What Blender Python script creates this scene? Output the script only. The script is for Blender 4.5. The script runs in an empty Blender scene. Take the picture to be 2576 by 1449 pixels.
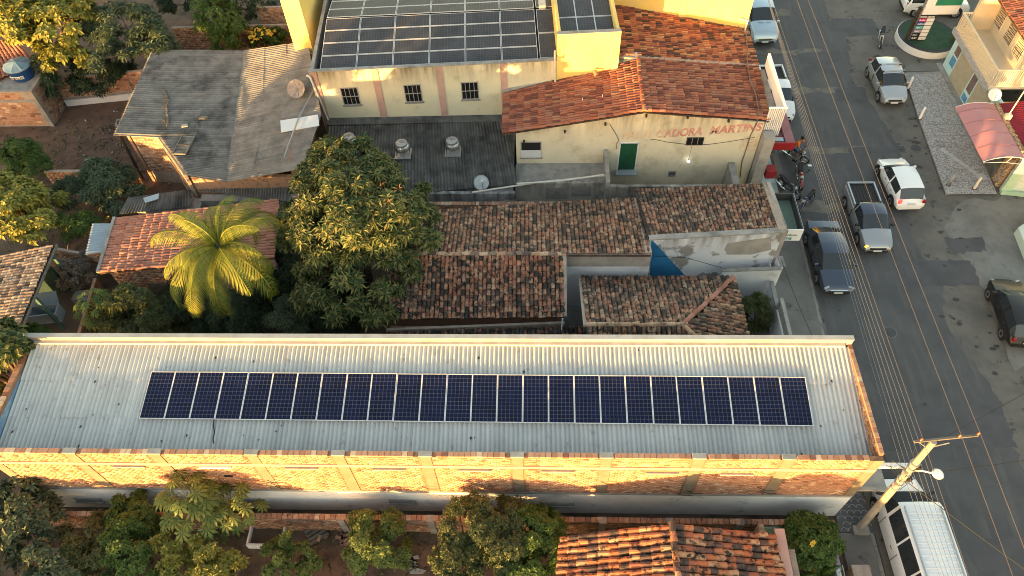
import bpy, math, random
import numpy as np
from mathutils import Vector, Matrix
SC = bpy.context.scene
COL = SC.collection
rnd = random.Random(7)
R = math.radians

# ------------------------------------------------------------------ camera, sky, sun, exposure
PITCH, ROLL, YAW, CAMH = R(53.18), R(-2.72), R(3.45), 31.2
FPX = 1861.7
cF = np.array([-math.sin(YAW)*math.cos(PITCH), math.cos(YAW)*math.cos(PITCH), -math.sin(PITCH)])
_r = np.array([math.cos(YAW), math.sin(YAW), 0.0]); _u = np.cross(_r, cF)
cR = math.cos(ROLL)*_r + math.sin(ROLL)*_u
cU = -math.sin(ROLL)*_r + math.cos(ROLL)*_u
CAM = np.array([0, 0, CAMH])
cam = bpy.data.cameras.new('camera'); co = bpy.data.objects.new('camera', cam); COL.objects.link(co)
co.matrix_world = Matrix(((cR[0], cU[0], -cF[0], 0), (cR[1], cU[1], -cF[1], 0), (cR[2], cU[2], -cF[2], CAMH), (0, 0, 0, 1)))
cam.sensor_width = 36; cam.lens = 36*FPX/2576; cam.clip_end = 2000; cam.clip_start = .5
SC.camera = co
SUN_EL, SUN_AZ = R(1.9), R(30)            # light travels towards 30 deg east of north (+Y)
W = bpy.data.worlds.new('World'); SC.world = W; W.use_nodes = True
nt = W.node_tree; bg = nt.nodes['Background']
sky = nt.nodes.new('ShaderNodeTexSky'); sky.sky_type = 'NISHITA'; sky.sun_disc = False
sky.sun_rotation = R(180+30); sky.air_density = 1.0; sky.dust_density = 1.0; sky.ozone_density = .5
sky.sun_elevation = SUN_EL
nt.links.new(sky.outputs[0], bg.inputs[0]); bg.inputs[1].default_value = .15
sl = bpy.data.lights.new('sun', 'SUN'); sl.energy = 2.4; sl.angle = R(.6); sl.color = (1, .56, .18)
so = bpy.data.objects.new('sun', sl); COL.objects.link(so)
so.rotation_euler = Vector((math.sin(SUN_AZ)*math.cos(SUN_EL), math.cos(SUN_AZ)*math.cos(SUN_EL), -math.sin(SUN_EL))).to_track_quat('-Z', 'Y').to_euler()
SC.view_settings.view_transform = 'Standard'; SC.view_settings.look = 'None'; SC.view_settings.exposure = 3.25; SC.view_settings.gamma = 1
SC.cycles.max_bounces = 6; SC.cycles.filter_width = 1.0; SC.cycles.use_denoising = True

# ------------------------------------------------------------------ survey helpers: a sight line of the survey drone met with a plane
def ray(px, py): return cF + cR*(px-1288)/FPX + cU*(724.5-py)/FPX
def at(px, py, z=0): d = ray(px, py); return CAM + d*((z-CAMH)/d[2])
def atY(px, py, y): d = ray(px, py); return CAM + d*(y/d[1])
def atX(px, py, x): d = ray(px, py); return CAM + d*(x/d[0])
def inview(p, m=60):
    v = np.asarray(p, float)-CAM; w = v@cF
    return w > 0 and -m < 1288+FPX*(v@cR)/w < 2576+m and -m < 724.5-FPX*(v@cU)/w < 1449+m

# ------------------------------------------------------------------ materials
MATS = {}
def mat(name, col, rough=.8, col2=None, nscale=1.5, lo=.4, hi=.65, bump=0., bscale=25., metal=0., rand=0., stain=None, sscale=.6, slo=.55, shi=.7, stretch=1., spec=.4, emit=0., streak=None, coat=0., ys=1.):
    m = bpy.data.materials.new(name); m.use_nodes = True; MATS[name] = m
    n = m.node_tree.nodes; l = m.node_tree.links; b = n['Principled BSDF']
    b.inputs['Roughness'].default_value = rough; b.inputs['Metallic'].default_value = metal
    b.inputs['Specular IOR Level'].default_value = spec
    if coat: b.inputs['Coat Weight'].default_value = coat; b.inputs['Coat Roughness'].default_value = .06
    if emit: b.inputs['Emission Color'].default_value = (*col, 1); b.inputs['Emission Strength'].default_value = emit
    geo = n.new('ShaderNodeNewGeometry')
    def noise(sc, st=1., det=4, yy=1.):
        v = geo.outputs['Position']
        if st != 1 or yy != 1:
            mp = n.new('ShaderNodeMapping'); mp.inputs['Scale'].default_value = (1, yy, st); l.new(v, mp.inputs[0]); v = mp.outputs[0]
        t = n.new('ShaderNodeTexNoise'); t.inputs['Scale'].default_value = sc; t.inputs['Detail'].default_value = det; t.inputs['Roughness'].default_value = .62
        l.new(v, t.inputs['Vector']); return t.outputs['Fac']
    def ramp(f, a, c):
        r = n.new('ShaderNodeMapRange'); r.inputs[1].default_value = a; r.inputs[2].default_value = c; l.new(f, r.inputs[0]); return r.outputs[0]
    def mix(f, a, c):
        x = n.new('ShaderNodeMix'); x.data_type = 'RGBA'
        if isinstance(f, float): x.inputs[0].default_value = f
        else: l.new(f, x.inputs[0])
        for s, i in ((a, 6), (c, 7)):
            if isinstance(s, tuple): x.inputs[i].default_value = (*s, 1)
            else: l.new(s, x.inputs[i])
        return x.outputs[2]
    c = tuple(col); used = False
    if col2: c = mix(ramp(noise(nscale), lo, hi), c, tuple(col2))
    if stain: c = mix(ramp(noise(sscale, stretch, 6, ys), slo, shi), c, tuple(stain))
    if streak:      # (colour, z of the coping, how far the mould runs down)
        sep = n.new('ShaderNodeSeparateXYZ'); l.new(geo.outputs['Position'], sep.inputs[0])
        z = ramp(sep.outputs[2], streak[1]-streak[2], streak[1])
        mm = n.new('ShaderNodeMath'); mm.operation = 'MULTIPLY'; l.new(z, mm.inputs[0]); l.new(ramp(noise(2.2, .12, 5), .36, .66), mm.inputs[1])
        c = mix(mm.outputs[0], c, tuple(streak[0]))
    if rand:
        oi = n.new('ShaderNodeObjectInfo'); ad = n.new('ShaderNodeMath'); ad.operation = 'ADD'
        l.new(oi.outputs['Random'], ad.inputs[0]); l.new(geo.outputs['Random Per Island'], ad.inputs[1])
        fr = n.new('ShaderNodeMath'); fr.operation = 'FRACT'; l.new(ad.outputs[0], fr.inputs[0])
        v = ramp(fr.outputs[0], 0, 1); vr = n.new('ShaderNodeMapRange'); vr.inputs[3].default_value = 1-rand; vr.inputs[4].default_value = 1+rand; l.new(fr.outputs[0], vr.inputs[0])
        h = n.new('ShaderNodeHueSaturation'); l.new(vr.outputs[0], h.inputs['Value'])
        if isinstance(c, tuple): h.inputs['Color'].default_value = (*c, 1)
        else: l.new(c, h.inputs['Color'])
        c = h.outputs[0]
    if isinstance(c, tuple): b.inputs['Base Color'].default_value = (*c, 1)
    else: l.new(c, b.inputs['Base Color'])
    if bump:
        bp = n.new('ShaderNodeBump'); bp.inputs['Strength'].default_value = bump; bp.inputs['Distance'].default_value = .03
        l.new(noise(bscale), bp.inputs['Height']); l.new(bp.outputs[0], b.inputs['Normal'])
    return m
def piece_mat(name, stops, rough=.85, dirt=(.02, .018, .016), dscale=3.5, dlo=.52, dhi=.62, leaf=False, bump=.3, amount=1.0, drift=0.):
    """colour picked per piece from a list of (share, colour), with lichen / dirt patches on top"""
    m = bpy.data.materials.new(name); m.use_nodes = True; MATS[name] = m
    n = m.node_tree.nodes; l = m.node_tree.links; b = n['Principled BSDF']; b.inputs['Roughness'].default_value = rough; b.inputs['Specular IOR Level'].default_value = .3
    geo = n.new('ShaderNodeNewGeometry'); oi = n.new('ShaderNodeObjectInfo')
    ad = n.new('ShaderNodeMath'); ad.operation = 'ADD'; l.new(oi.outputs['Random'], ad.inputs[0]); l.new(geo.outputs['Random Per Island'], ad.inputs[1])
    fr = n.new('ShaderNodeMath'); fr.operation = 'FRACT'; l.new(ad.outputs[0], fr.inputs[0])
    cr = n.new('ShaderNodeValToRGB'); cr.color_ramp.interpolation = 'LINEAR' if leaf else 'CONSTANT'
    tot = sum(s for s, _ in stops); acc = 0; el = cr.color_ramp.elements
    while len(el) < len(stops): el.new(.5)
    for i, (s, cl) in enumerate(stops): el[i].position = acc/tot; el[i].color = (*cl, 1); acc += s
    l.new(fr.outputs[0], cr.inputs[0]); c = cr.outputs[0]
    if dirt:
        t = n.new('ShaderNodeTexNoise'); t.inputs['Scale'].default_value = dscale; t.inputs['Detail'].default_value = 6; t.inputs['Roughness'].default_value = .7; l.new(geo.outputs['Position'], t.inputs['Vector'])
        mr = n.new('ShaderNodeMapRange'); mr.inputs[1].default_value = dlo; mr.inputs[2].default_value = dhi; mr.inputs[4].default_value = amount; l.new(t.outputs['Fac'], mr.inputs[0])
        if drift:        # broad weathering that drifts over many pieces
            t3 = n.new('ShaderNodeTexNoise'); t3.inputs['Scale'].default_value = .75; t3.inputs['Detail'].default_value = 5; t3.inputs['Roughness'].default_value = .6; l.new(geo.outputs['Position'], t3.inputs['Vector'])
            m3 = n.new('ShaderNodeMapRange'); m3.inputs[1].default_value = .46; m3.inputs[2].default_value = .7; m3.inputs[4].default_value = drift; l.new(t3.outputs['Fac'], m3.inputs[0])
            x3 = n.new('ShaderNodeMix'); x3.data_type = 'RGBA'; l.new(m3.outputs[0], x3.inputs[0]); l.new(c, x3.inputs[6]); x3.inputs[7].default_value = (dirt[0]*2.2, dirt[1]*2.2, dirt[2]*2.2, 1); c = x3.outputs[2]
        x = n.new('ShaderNodeMix'); x.data_type = 'RGBA'; l.new(mr.outputs[0], x.inputs[0]); l.new(c, x.inputs[6]); x.inputs[7].default_value = (*dirt, 1); c = x.outputs[2]
    l.new(c, b.inputs['Base Color'])
    if leaf:
        tr = n.new('ShaderNodeBsdfTranslucent'); l.new(c, tr.inputs['Color'])
        ms = n.new('ShaderNodeMixShader'); ms.inputs[0].default_value = .16; l.new(b.outputs[0], ms.inputs[1]); l.new(tr.outputs[0], ms.inputs[2]); l.new(ms.outputs[0], n['Material Output'].inputs[0])
    elif bump:
        t2 = n.new('ShaderNodeTexNoise'); t2.inputs['Scale'].default_value = 30; l.new(geo.outputs['Position'], t2.inputs['Vector'])
        bp = n.new('ShaderNodeBump'); bp.inputs['Strength'].default_value = bump; bp.inputs['Distance'].default_value = .02; l.new(t2.outputs['Fac'], bp.inputs['Height']); l.new(bp.outputs[0], b.inputs['Normal'])
    return m

# ------------------------------------------------------------------ mesh builder
def wloc(o):
    v = Vector((0, 0, 0))
    while o is not None: v += o.location; o = o.parent
    return v
class MB:
    def __init__(s): s.v = []; s.f = []
    def add(s, vs, fs):
        k = len(s.v); s.v += [tuple(map(float, p)) for p in vs]; s.f += [tuple(i+k for i in q) for q in fs]; return s
    def hexa(s, p): return s.add(p, [(0, 3, 2, 1), (4, 5, 6, 7), (0, 1, 5, 4), (1, 2, 6, 5), (2, 3, 7, 6), (3, 0, 4, 7)])
    def box(s, x0, x1, y0, y1, z0, z1): return s.hexa([(x0, y0, z0), (x1, y0, z0), (x1, y1, z0), (x0, y1, z0), (x0, y0, z1), (x1, y0, z1), (x1, y1, z1), (x0, y1, z1)])
    def mbox(s, M, sx, sy, sz): return s.hexa([tuple(M @ Vector((a*sx, b*sy, c*sz))) for c in (-.5, .5) for a, b in ((-.5, -.5), (.5, -.5), (.5, .5), (-.5, .5))])
    def prism(s, poly, z0, z1):
        n = len(poly); zb = z0 if callable(z0) else (lambda x, y: z0); zt = z1 if callable(z1) else (lambda x, y: z1)
        return s.add([(x, y, zb(x, y)) for x, y in poly]+[(x, y, zt(x, y)) for x, y in poly], [tuple(range(n))[::-1], tuple(range(n, 2*n))]+[(i, (i+1) % n, n+(i+1) % n, n+i) for i in range(n)])
    def wall(s, a, b, t, z0, z1, z1b=None):     # upright wall from a to b, thickness t to the left of a->b
        d = np.array(b[:2])-np.array(a[:2]); nrm = np.array([-d[1], d[0]])/np.hypot(*d)*t; z1b = z1 if z1b is None else z1b
        p = [a[:2], b[:2], np.array(b[:2])+nrm, np.array(a[:2])+nrm]
        return s.hexa([(*q, z0) for q in p]+[(*q, z) for q, z in zip(p, (z1, z1b, z1b, z1))])
    def slab(s, q, t):      # quad with thickness t downwards along its normal
        q = [np.array(p, float) for p in q]; n = np.cross(q[1]-q[0], q[3]-q[0]); n /= np.linalg.norm(n)
        if n[2] < 0: n = -n
        return s.hexa([tuple(p-n*t) for p in q]+[tuple(p) for p in q])
    def tube(s, pts, r, n=6, cap=True):
        pts = [Vector(p) for p in pts]; k = len(pts); rr = r if isinstance(r, (list, tuple)) else [r]*k; vs = []; fs = []
        prev = None
        for i, p in enumerate(pts):
            t = (pts[min(i+1, k-1)]-pts[max(i-1, 0)]).normalized()
            a = prev-t*prev.dot(t) if prev is not None and (prev-t*prev.dot(t)).length > .01 else t.orthogonal()
            a.normalize(); prev = a; b = t.cross(a)
            vs += [p+(a*math.cos(2*math.pi*j/n)+b*math.sin(2*math.pi*j/n))*rr[i] for j in range(n)]
        for i in range(k-1): fs += [(i*n+j, i*n+(j+1) % n, (i+1)*n+(j+1) % n, (i+1)*n+j) for j in range(n)]
        if cap: fs += [tuple(range(n))[::-1], tuple((k-1)*n+j for j in range(n))]
        return s.add(vs, fs)
    def lathe(s, c, prof, n=20, axis='z'):
        vs = []; fs = []
        for r_, h in prof:
            for j in range(n):
                a = 2*math.pi*j/n; x, y = r_*math.cos(a), r_*math.sin(a)
                vs.append({'z': (c[0]+x, c[1]+y, c[2]+h), 'x': (c[0]+h, c[1]+x, c[2]+y), 'y': (c[0]+x, c[1]+h, c[2]+y)}[axis])
        for i in range(len(prof)-1): fs += [(i*n+j, i*n+(j+1) % n, (i+1)*n+(j+1) % n, (i+1)*n+j) for j in range(n)]
        if prof[0][0] > 1e-4: fs.append(tuple(range(n))[::-1])
        if prof[-1][0] > 1e-4: fs.append(tuple((len(prof)-1)*n+j for j in range(n)))
        return s.add(vs, fs)
    def build(s, name, m, parent=None, smooth=False, local=False, kind=None, label=None, sharp=None):
        off = Vector((0, 0, 0)) if (parent is None or local) else wloc(parent)
        me = bpy.data.meshes.new(name); me.from_pydata([(a-off.x, b-off.y, c-off.z) for a, b, c in s.v], [], s.f)
        me.materials.append(MATS[m] if isinstance(m, str) else m)
        if smooth: me.polygons.foreach_set('use_smooth', [True]*len(me.polygons))
        if sharp: me.set_sharp_from_angle(angle=R(sharp))
        o = bpy.data.objects.new(name, me); COL.objects.link(o)
        if parent is not None: o.parent = parent
        if kind: o['kind'] = kind
        if label: o['label'] = label
        return o
def tag(o, label=None, cat=None, group=None, kind=None):
    for k, v in (('label', label), ('category', cat), ('group', group), ('kind', kind)):
        if v: o[k] = v
    return o
def thing(name, label, cat, loc=(0, 0, 0), rz=0., group=None):
    o = bpy.data.objects.new(name, None); COL.objects.link(o); o.location = Vector([float(c) for c in loc]); o.rotation_euler = (0, 0, rz); o.empty_display_size = .3
    return tag(o, label, cat, group)
def link(me, name, parent, M):
    o = bpy.data.objects.new(name, me); COL.objects.link(o); o.parent = parent; o.matrix_basis = M; return o
def copy_tree(o, parent=None):
    c = o.copy(); COL.objects.link(c); c.parent = parent
    for ch in list(o.children): copy_tree(ch, c)
    return c
def npmesh(name, V, F, m):
    """big mesh from numpy: V (n,3), F (m,k)"""
    me = bpy.data.meshes.new(name); k = F.shape[1]
    me.vertices.add(len(V)); me.vertices.foreach_set('co', np.ascontiguousarray(V, np.float32).ravel())
    me.loops.add(F.size); me.loops.foreach_set('vertex_index', np.ascontiguousarray(F, np.int32).ravel())
    me.polygons.add(len(F)); me.polygons.foreach_set('loop_start', np.arange(0, F.size, k, dtype=np.int32)); me.polygons.foreach_set('loop_total', np.full(len(F), k, np.int32))
    me.update(calc_edges=True); me.materials.append(MATS[m]); return me

# ------------------------------------------------------------------ repeated surfaces
def many(root, name, base, mats4, m, limit=300):
    """pieces sharing the mesh data `base` (list of (V,F) variants): the `limit` nearest ones in view as objects, the rest joined"""
    pos = np.array([M[:3, 3] for M in mats4]); d = np.linalg.norm(pos-CAM, axis=1)
    d += np.array([0 if inview(p) else 1000 for p in pos])
    order = np.argsort(d); near = set(order[:limit].tolist()); off = np.array(wloc(root))
    mes = []
    for V, F in base:
        me = bpy.data.meshes.new(name); me.from_pydata([tuple(p) for p in V], [], [tuple(f) for f in F]); me.materials.append(MATS[m]); mes.append(me)
    AV, AF, k = [], [], 0
    for i, M in enumerate(mats4):
        if i in near:
            Mm = M.copy(); Mm[:3, 3] -= off
            link(mes[i % len(mes)], name, root, Matrix(Mm.tolist()))
        else:
            V, F = base[i % len(base)]
            AV.append(V @ M[:3, :3].T + M[:3, 3]-off); AF.append(F+k); k += len(V)
    if AV:
        o = bpy.data.objects.new('farther_'+name+'s', npmesh('farther_'+name+'s', np.vstack(AV), np.vstack(AF), m)); COL.objects.link(o); o.parent = root; o['kind'] = 'stuff'
def tile_base(w, L, rise=.5, seed=0):
    """one half-barrel clay tile: x across, y down the slope, z out of the roof"""
    out = []
    for q in range(3):
        V = []; n = 6
        for yy, ww, lift in ((-.05*L, .43+.01*q, 0.0), (L*1.04, .52, .035+.006*q)):
            for j in range(n+1):
                a = math.pi*j/n; V.append((-math.cos(a)*ww*w, yy, math.sin(a)*w*rise+lift-.02))
        for j in range(n+1):       # thickness at the lower lip
            a = math.pi*j/n; V.append((-math.cos(a)*.42*w, L*1.04, math.sin(a)*w*rise*.72+.02-.02))
        F = [(j, j+1, n+2+j, n+1+j) for j in range(n)]+[(n+1+j, n+2+j, 2*n+3+j, 2*n+2+j) for j in range(n)]
        out.append((np.array(V), np.array([f[::-1] for f in F])))
    return out
def tiles(root, A, B, C, D, nu, nv, m, keep=None, jit=.012, limit=300, rise=.5, bed='tile_bed'):
    """A->B along the top edge, D->C along the lower edge; tiles in nu columns and nv rows run A->D"""
    A, B, C, D = [np.array(p, float) for p in (A, B, C, D)]
    w = (np.linalg.norm(B-A)+np.linalg.norm(C-D))/2/nu; L = (np.linalg.norm(D-A)+np.linalg.norm(C-B))/2/nv
    Ms = []; ph = rnd.uniform(0, 6.28); fq = rnd.uniform(1.1, 1.9)
    for i in range(nu):
        wob = rnd.uniform(-.25, .25)*L*.6
        for j in range(nv):
            u, v = (i+.5)/nu, j/nv
            if keep and not keep(u, (j+.5)/nv): continue
            P = (A*(1-u)+B*u)*(1-v)+(D*(1-u)+C*u)*v
            Y = (D*(1-u)+C*u)-(A*(1-u)+B*u); Y = Y/np.linalg.norm(Y)
            X = (B-A)*(1-v)+(C-D)*v; X = X/np.linalg.norm(X); N = np.cross(X, Y)
            if N[2] < 0: X = -X; N = -N
            X = np.cross(Y, N); a = rnd.gauss(0, .035); Y2 = Y*math.cos(a)+X*math.sin(a); X2 = np.cross(Y2, N)
            b = rnd.gauss(0, .018); Y3 = Y2*math.cos(b)+N*math.sin(b); N3 = np.cross(X2, Y3)
            M = np.eye(4); M[:3, 0] = X2; M[:3, 1] = Y3; M[:3, 2] = N3
            M[:3, 3] = P+Y*(wob*.3+rnd.gauss(0, jit))+X*rnd.gauss(0, jit*.6)+N*(rnd.uniform(.0, .012)+.028*math.sin(6.28*fq*u+ph)*math.sin(3.14*(v+.03)))
            Ms.append(M)
    many(root, 'tile', tile_base(w, L, rise), Ms, m, limit)
    return w, L
def bed(root, pts, m='tile_under', t=.08, name='roof_deck', drop=.06):
    P = [np.array(p, float) for p in pts]; n = np.cross(P[1]-P[0], P[-1]-P[0]); n /= np.linalg.norm(n)
    if n[2] < 0: n = -n
    b = MB(); k = len(P)
    b.add([tuple(p-n*drop) for p in P]+[tuple(p-n*(drop+t)) for p in P], [tuple(range(k)), tuple(range(k, 2*k))[::-1]]+[(i, k+i, k+(i+1) % k, (i+1) % k) for i in range(k)])
    return b.build(name, m, root)
def ridge_tiles(root, a, b, n, m, w=.26, h=.11, name='ridge_tile'):
    a, b = np.array(a, float), np.array(b, float); L = np.linalg.norm(b-a)/n; Y = (b-a)/np.linalg.norm(b-a); X = np.cross(Y, (0, 0, 1)); X /= np.linalg.norm(X); N = np.cross(X, Y)
    Ms = []
    for i in range(n):
        M = np.eye(4); s = 1 if i % 2 else 1
        M[:3, 0] = X; M[:3, 1] = Y; M[:3, 2] = N; M[:3, 3] = a+Y*L*i+N*rnd.uniform(0, .015)+X*rnd.gauss(0, .012); Ms.append(M)
    many(root, name, tile_base(w, L, h/w), Ms, m)
def corrugated(root, A, B, C, D, cols, rows, m, waves=6, amp=.025, name='roof_sheet', t=.012, jit=.0, skip=None):
    """fibre-cement sheets on a quad: A->B across the waves, A->D down the slope; each sheet an object"""
    A, B, C, D = [np.array(p, float) for p in (A, B, C, D)]
    N = np.cross(B-A, D-A); N /= np.linalg.norm(N)
    if N[2] < 0: N = -N
    seg = waves*5
    for j in range(rows):
        for i in range(cols):
            if skip and skip(i, j): continue
            V, F = [], []
            js = rnd.uniform(-jit, jit)
            for vi, v in enumerate((j/rows, (j+1)/rows+.012)):
                for k in range(seg+1):
                    u = (i+k/seg)/cols
                    p = (A*(1-u)+B*u)*(1-v)+(D*(1-u)+C*u)*v
                    V.append(p+N*(amp*math.sin(2*math.pi*waves*k/seg)+(.014*vi if rows > 1 else 0)+.004*(i % 2)+js))
            n = seg+1
            F = [(k, k+1, n+k+1, n+k) for k in range(seg)]
            V += [p-N*t for p in V[n:2*n]]; F += [(n+k, n+k+1, 2*n+k+1, 2*n+k) for k in range(seg)]
            V += [V[0]-N*t*3, V[n]-N*t*3]; F += [(0, n, 3*n+1, 3*n)]; V += [V[n-1]-N*t*2, V[2*n-1]-N*t*2]; F += [(n-1, 3*n+2, 3*n+3, 2*n-1)]
            MB().add(V, F).build(name, m, root, smooth=True, sharp=60)
def bricks(root, a, b, z0, z1, m, bw=.2, bh=.105, d=.012, skip=None, limit=300, top=None):
    """courses of bricks standing proud of a wall face that runs a->b; the face looks to the right of a->b"""
    a, b = np.array([*a[:2], 0.]), np.array([*b[:2], 0.]); Lw = np.linalg.norm(b-a); X = (b-a)/Lw; Nn = np.array([X[1], -X[0], 0.])
    g = .012; hw, hh = bw/2-g/2, bh/2-g/2
    base = []
    for q in range(4):
        dd = d*(.5+.35*q)
        V = np.array([(-hw, .004, -hh), (hw, .004, -hh), (hw, .004, hh), (-hw, .004, hh), (-hw+.003, -dd, -hh+.003), (hw-.003, -dd, -hh+.003), (hw-.003, -dd, hh-.003), (-hw+.003, -dd, hh-.003)])
        base.append((V, np.array([(4, 5, 6, 7), (0, 1, 5, 4), (1, 2, 6, 5), (2, 3, 7, 6), (3, 0, 4, 7)])))
    Ms = []
    for r_ in range(int((z1-z0)/bh+.01)):
        z = z0+(r_+.5)*bh; u = bw/2+(bw/2 if r_ % 2 else 0)
        while u < Lw-bw*.45:
            if not (skip and skip(u, z)) and not (top and z+bh/2 > top(u)):
                M = np.eye(4); M[:3, 0] = X; M[:3, 1] = -Nn; M[:3, 2] = (0, 0, 1); M[:3, 3] = a+X*(u+rnd.gauss(0, .004))+np.array([0, 0, z+rnd.gauss(0, .002)]); Ms.append(M)
            u += bw
    rnd.shuffle(Ms)
    many(root, 'brick', base, Ms, m, limit)
# ------------------------------------------------------------------ material list
OLD = [(16, (.38, .175, .108)), (14, (.42, .23, .15)), (12, (.32, .135, .088)), (8, (.085, .06, .05)), (10, (.17, .105, .078)), (8, (.42, .26, .175)), (10, (.3, .15, .105)), (6, (.05, .042, .038))]
piece_mat('tile_old', OLD, dlo=.47, dhi=.6, dscale=4.5, dirt=(.025, .022, .02), drift=0.28)
piece_mat('tile_old2', [(14, (.36, .18, .115)), (12, (.4, .24, .16)), (10, (.13, .09, .07)), (10, (.33, .15, .1)), (12, (.25, .16, .115)), (8, (.44, .3, .21)), (5, (.06, .05, .043))], dlo=.43, dhi=.6, dscale=5, dirt=(.028, .026, .024), drift=0.3)
piece_mat('tile_dark', [(10, (.26, .11, .07)), (8, (.16, .1, .075)), (16, (.05, .042, .04)), (8, (.22, .14, .1)), (6, (.1, .07, .06))], dlo=.42, dhi=.56, dirt=(.018, .016, .015), drift=0.5)
piece_mat('tile_red', [(16, (.3, .105, .062)), (12, (.34, .13, .075)), (11, (.18, .062, .044)), (7, (.3, .14, .095)), (5, (.14, .055, .04)), (3, (.35, .18, .1))], dlo=.55, dhi=.72, dirt=(.07, .03, .024), amount=.75, drift=0.2)
piece_mat('tile_red_north', [(12, (.33, .11, .056)), (10, (.38, .145, .07)), (10, (.21, .065, .04)), (6, (.42, .22, .1)), (6, (.1, .045, .035)), (4, (.06, .04, .03))], dlo=.52, dhi=.66, dirt=(.05, .03, .025), amount=.85, drift=0.2)
piece_mat('tile_warm', [(14, (.46, .18, .085)), (12, (.42, .135, .06)), (9, (.5, .27, .15)), (9, (.09, .06, .05)), (7, (.33, .11, .06)), (6, (.16, .08, .06))], dlo=.5, dhi=.6, dscale=4, dirt=(.03, .025, .022), drift=0.28)
piece_mat('tile_faded', [(12, (.33, .15, .11)), (10, (.29, .125, .088)), (8, (.37, .18, .135))], dlo=.56, dhi=.7, dirt=(.1, .06, .05), amount=.8)
piece_mat('tile_pale', [(12, (.5, .36, .25)), (12, (.44, .3, .2)), (8, (.36, .23, .15)), (7, (.2, .15, .12)), (5, (.1, .08, .07))], dlo=.5, dhi=.66, dirt=(.05, .045, .04))
piece_mat('brick_clay', [(14, (.43, .225, .14)), (12, (.48, .265, .17)), (8, (.37, .18, .11)), (5, (.6, .41, .27)), (3, (.23, .105, .07)), (8, (.45, .245, .155))], dlo=.6, dhi=.75, dirt=(.36, .22, .15), amount=.6)
piece_mat('brick_old', [(14, (.33, .19, .125)), (10, (.38, .24, .165)), (8, (.27, .145, .1)), (6, (.44, .32, .23)), (4, (.16, .1, .075))], dlo=.5, dhi=.66, dirt=(.12, .085, .065), amount=.8)
mat('tile_under', (.045, .03, .024), .95, (.09, .055, .04), 3)
mat('mortar', (.36, .3, .25), .95, (.27, .22, .19), 2.5, bump=.3)
mat('mortar_warm', (.27, .15, .095), .95, (.2, .115, .075), 2.5, bump=.3)
mat('cement', (.3, .29, .275), .9, (.2, .195, .185), 1.8, bump=.35, stain=(.12, .115, .11), sscale=1.1, slo=.56, shi=.75)
mat('cement_pale', (.33, .32, .3), .9, (.25, .24, .225), 2.2, bump=.3)
mat('white_plaster', (.8, .8, .79), .85, (.7, .7, .69), .9, bump=.15, stain=(.3, .29, .28), sscale=.8, slo=.58, shi=.75)
mat('yard_white', (.66, .67, .7), .85, (.58, .59, .62), .7, bump=.12, stain=(.36, .35, .34), sscale=.9, slo=.6, shi=.74)
mat('peeling_white', (.63, .65, .69), .88, (.27, .26, .25), .75, .52, .57, bump=.2, streak=((.12, .11, .1), 4.35, 1.3))
mat('bare_plaster', (.36, .33, .3), .9, (.27, .25, .23), 1.2, bump=.2, streak=((.1, .09, .08), 4.3, .7))
mat('blue_wall', (.025, .19, .4), .7, (.02, .15, .34), 1.0)
mat('cream_hall', (.67, .62, .45), .85, (.61, .57, .44), .7, bump=.1, streak=((.1, .085, .05), 6.3, 1.5), stain=(.45, .42, .3), sscale=1.1, slo=.58, shi=.78)
mat('cream_bakery', (.68, .62, .46), .85, (.6, .555, .43), .8, bump=.12, streak=((.12, .1, .055), 5.6, 2.0), stain=(.36, .32, .22), sscale=.9, slo=.54, shi=.8)
mat('cream_low', (.5, .48, .42), .88, (.4, .39, .36), .9, bump=.2, streak=((.07, .065, .06), 2.45, 1.6), stain=(.22, .21, .2), sscale=1., slo=.53, shi=.68)
mat('grey_streaked', (.34, .35, .37), .9, (.2, .2, .21), 1.1, bump=.2, streak=((.03, .03, .03), 2.3, 2.2))
mat('yellow_wall', (.72, .55, .16), .85, (.68, .52, .2), 1.1, bump=.06, streak=((.35, .25, .08), 8.6, .6))
mat('rose_pilaster', (.52, .33, .28), .85, (.44, .29, .25), 1.5, streak=((.16, .12, .1), 6.45, 1.5))
mat('sheet_white', (.49, .5, .495), .75, (.42, .43, .43), .5, bump=.12, stain=(.3, .29, .28), sscale=3.2, slo=.6, shi=.72, rand=.09)
mat('sheet_grey', (.2, .195, .183), .9, (.125, .12, .115), 1.3, bump=.3, rand=.14, stain=(.05, .05, .048), sscale=.9, slo=.5, shi=.7)
mat('sheet_dark', (.115, .115, .112), .92, (.065, .065, .064), 1.2, bump=.3, rand=.16, stain=(.03, .03, .03), sscale=.8, slo=.5, shi=.68)
mat('sheet_tan', (.225, .215, .2), .9, (.15, .143, .135), 1.4, bump=.3, rand=.12)
mat('sheet_zinc', (.36, .42, .47), .5, (.3, .36, .41), 1.2, metal=.3)
mat('sheet_new', (.6, .62, .63), .6)
mat('flashing_blue', (.13, .24, .42), .7, (.25, .36, .45), 2.5)
mat('coping_white', (.46, .44, .41), .8, (.38, .35, .32), 2, bump=.2)
mat('soil', (.1, .068, .048), .98, (.14, .095, .066), .8, bump=.5, bscale=9, stain=(.045, .035, .026), sscale=.5, slo=.5, shi=.66)
mat('yard_soil', (.115, .07, .05), .98, (.165, .1, .07), .9, bump=.5, bscale=12, stain=(.06, .045, .036), sscale=1.2, slo=.52, shi=.68)
mat('asphalt', (.09, .091, .094), .88, (.069, .07, .074), .5, bump=.35, bscale=60, stain=(.12, .114, .105), sscale=2.4, slo=.5, shi=.8, ys=.12)
mat('asphalt_old', (.15, .138, .122), .92, (.105, .1, .092), .7, bump=.4, bscale=45, stain=(.05, .048, .046), sscale=1.2, slo=.58, shi=.66)
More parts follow.
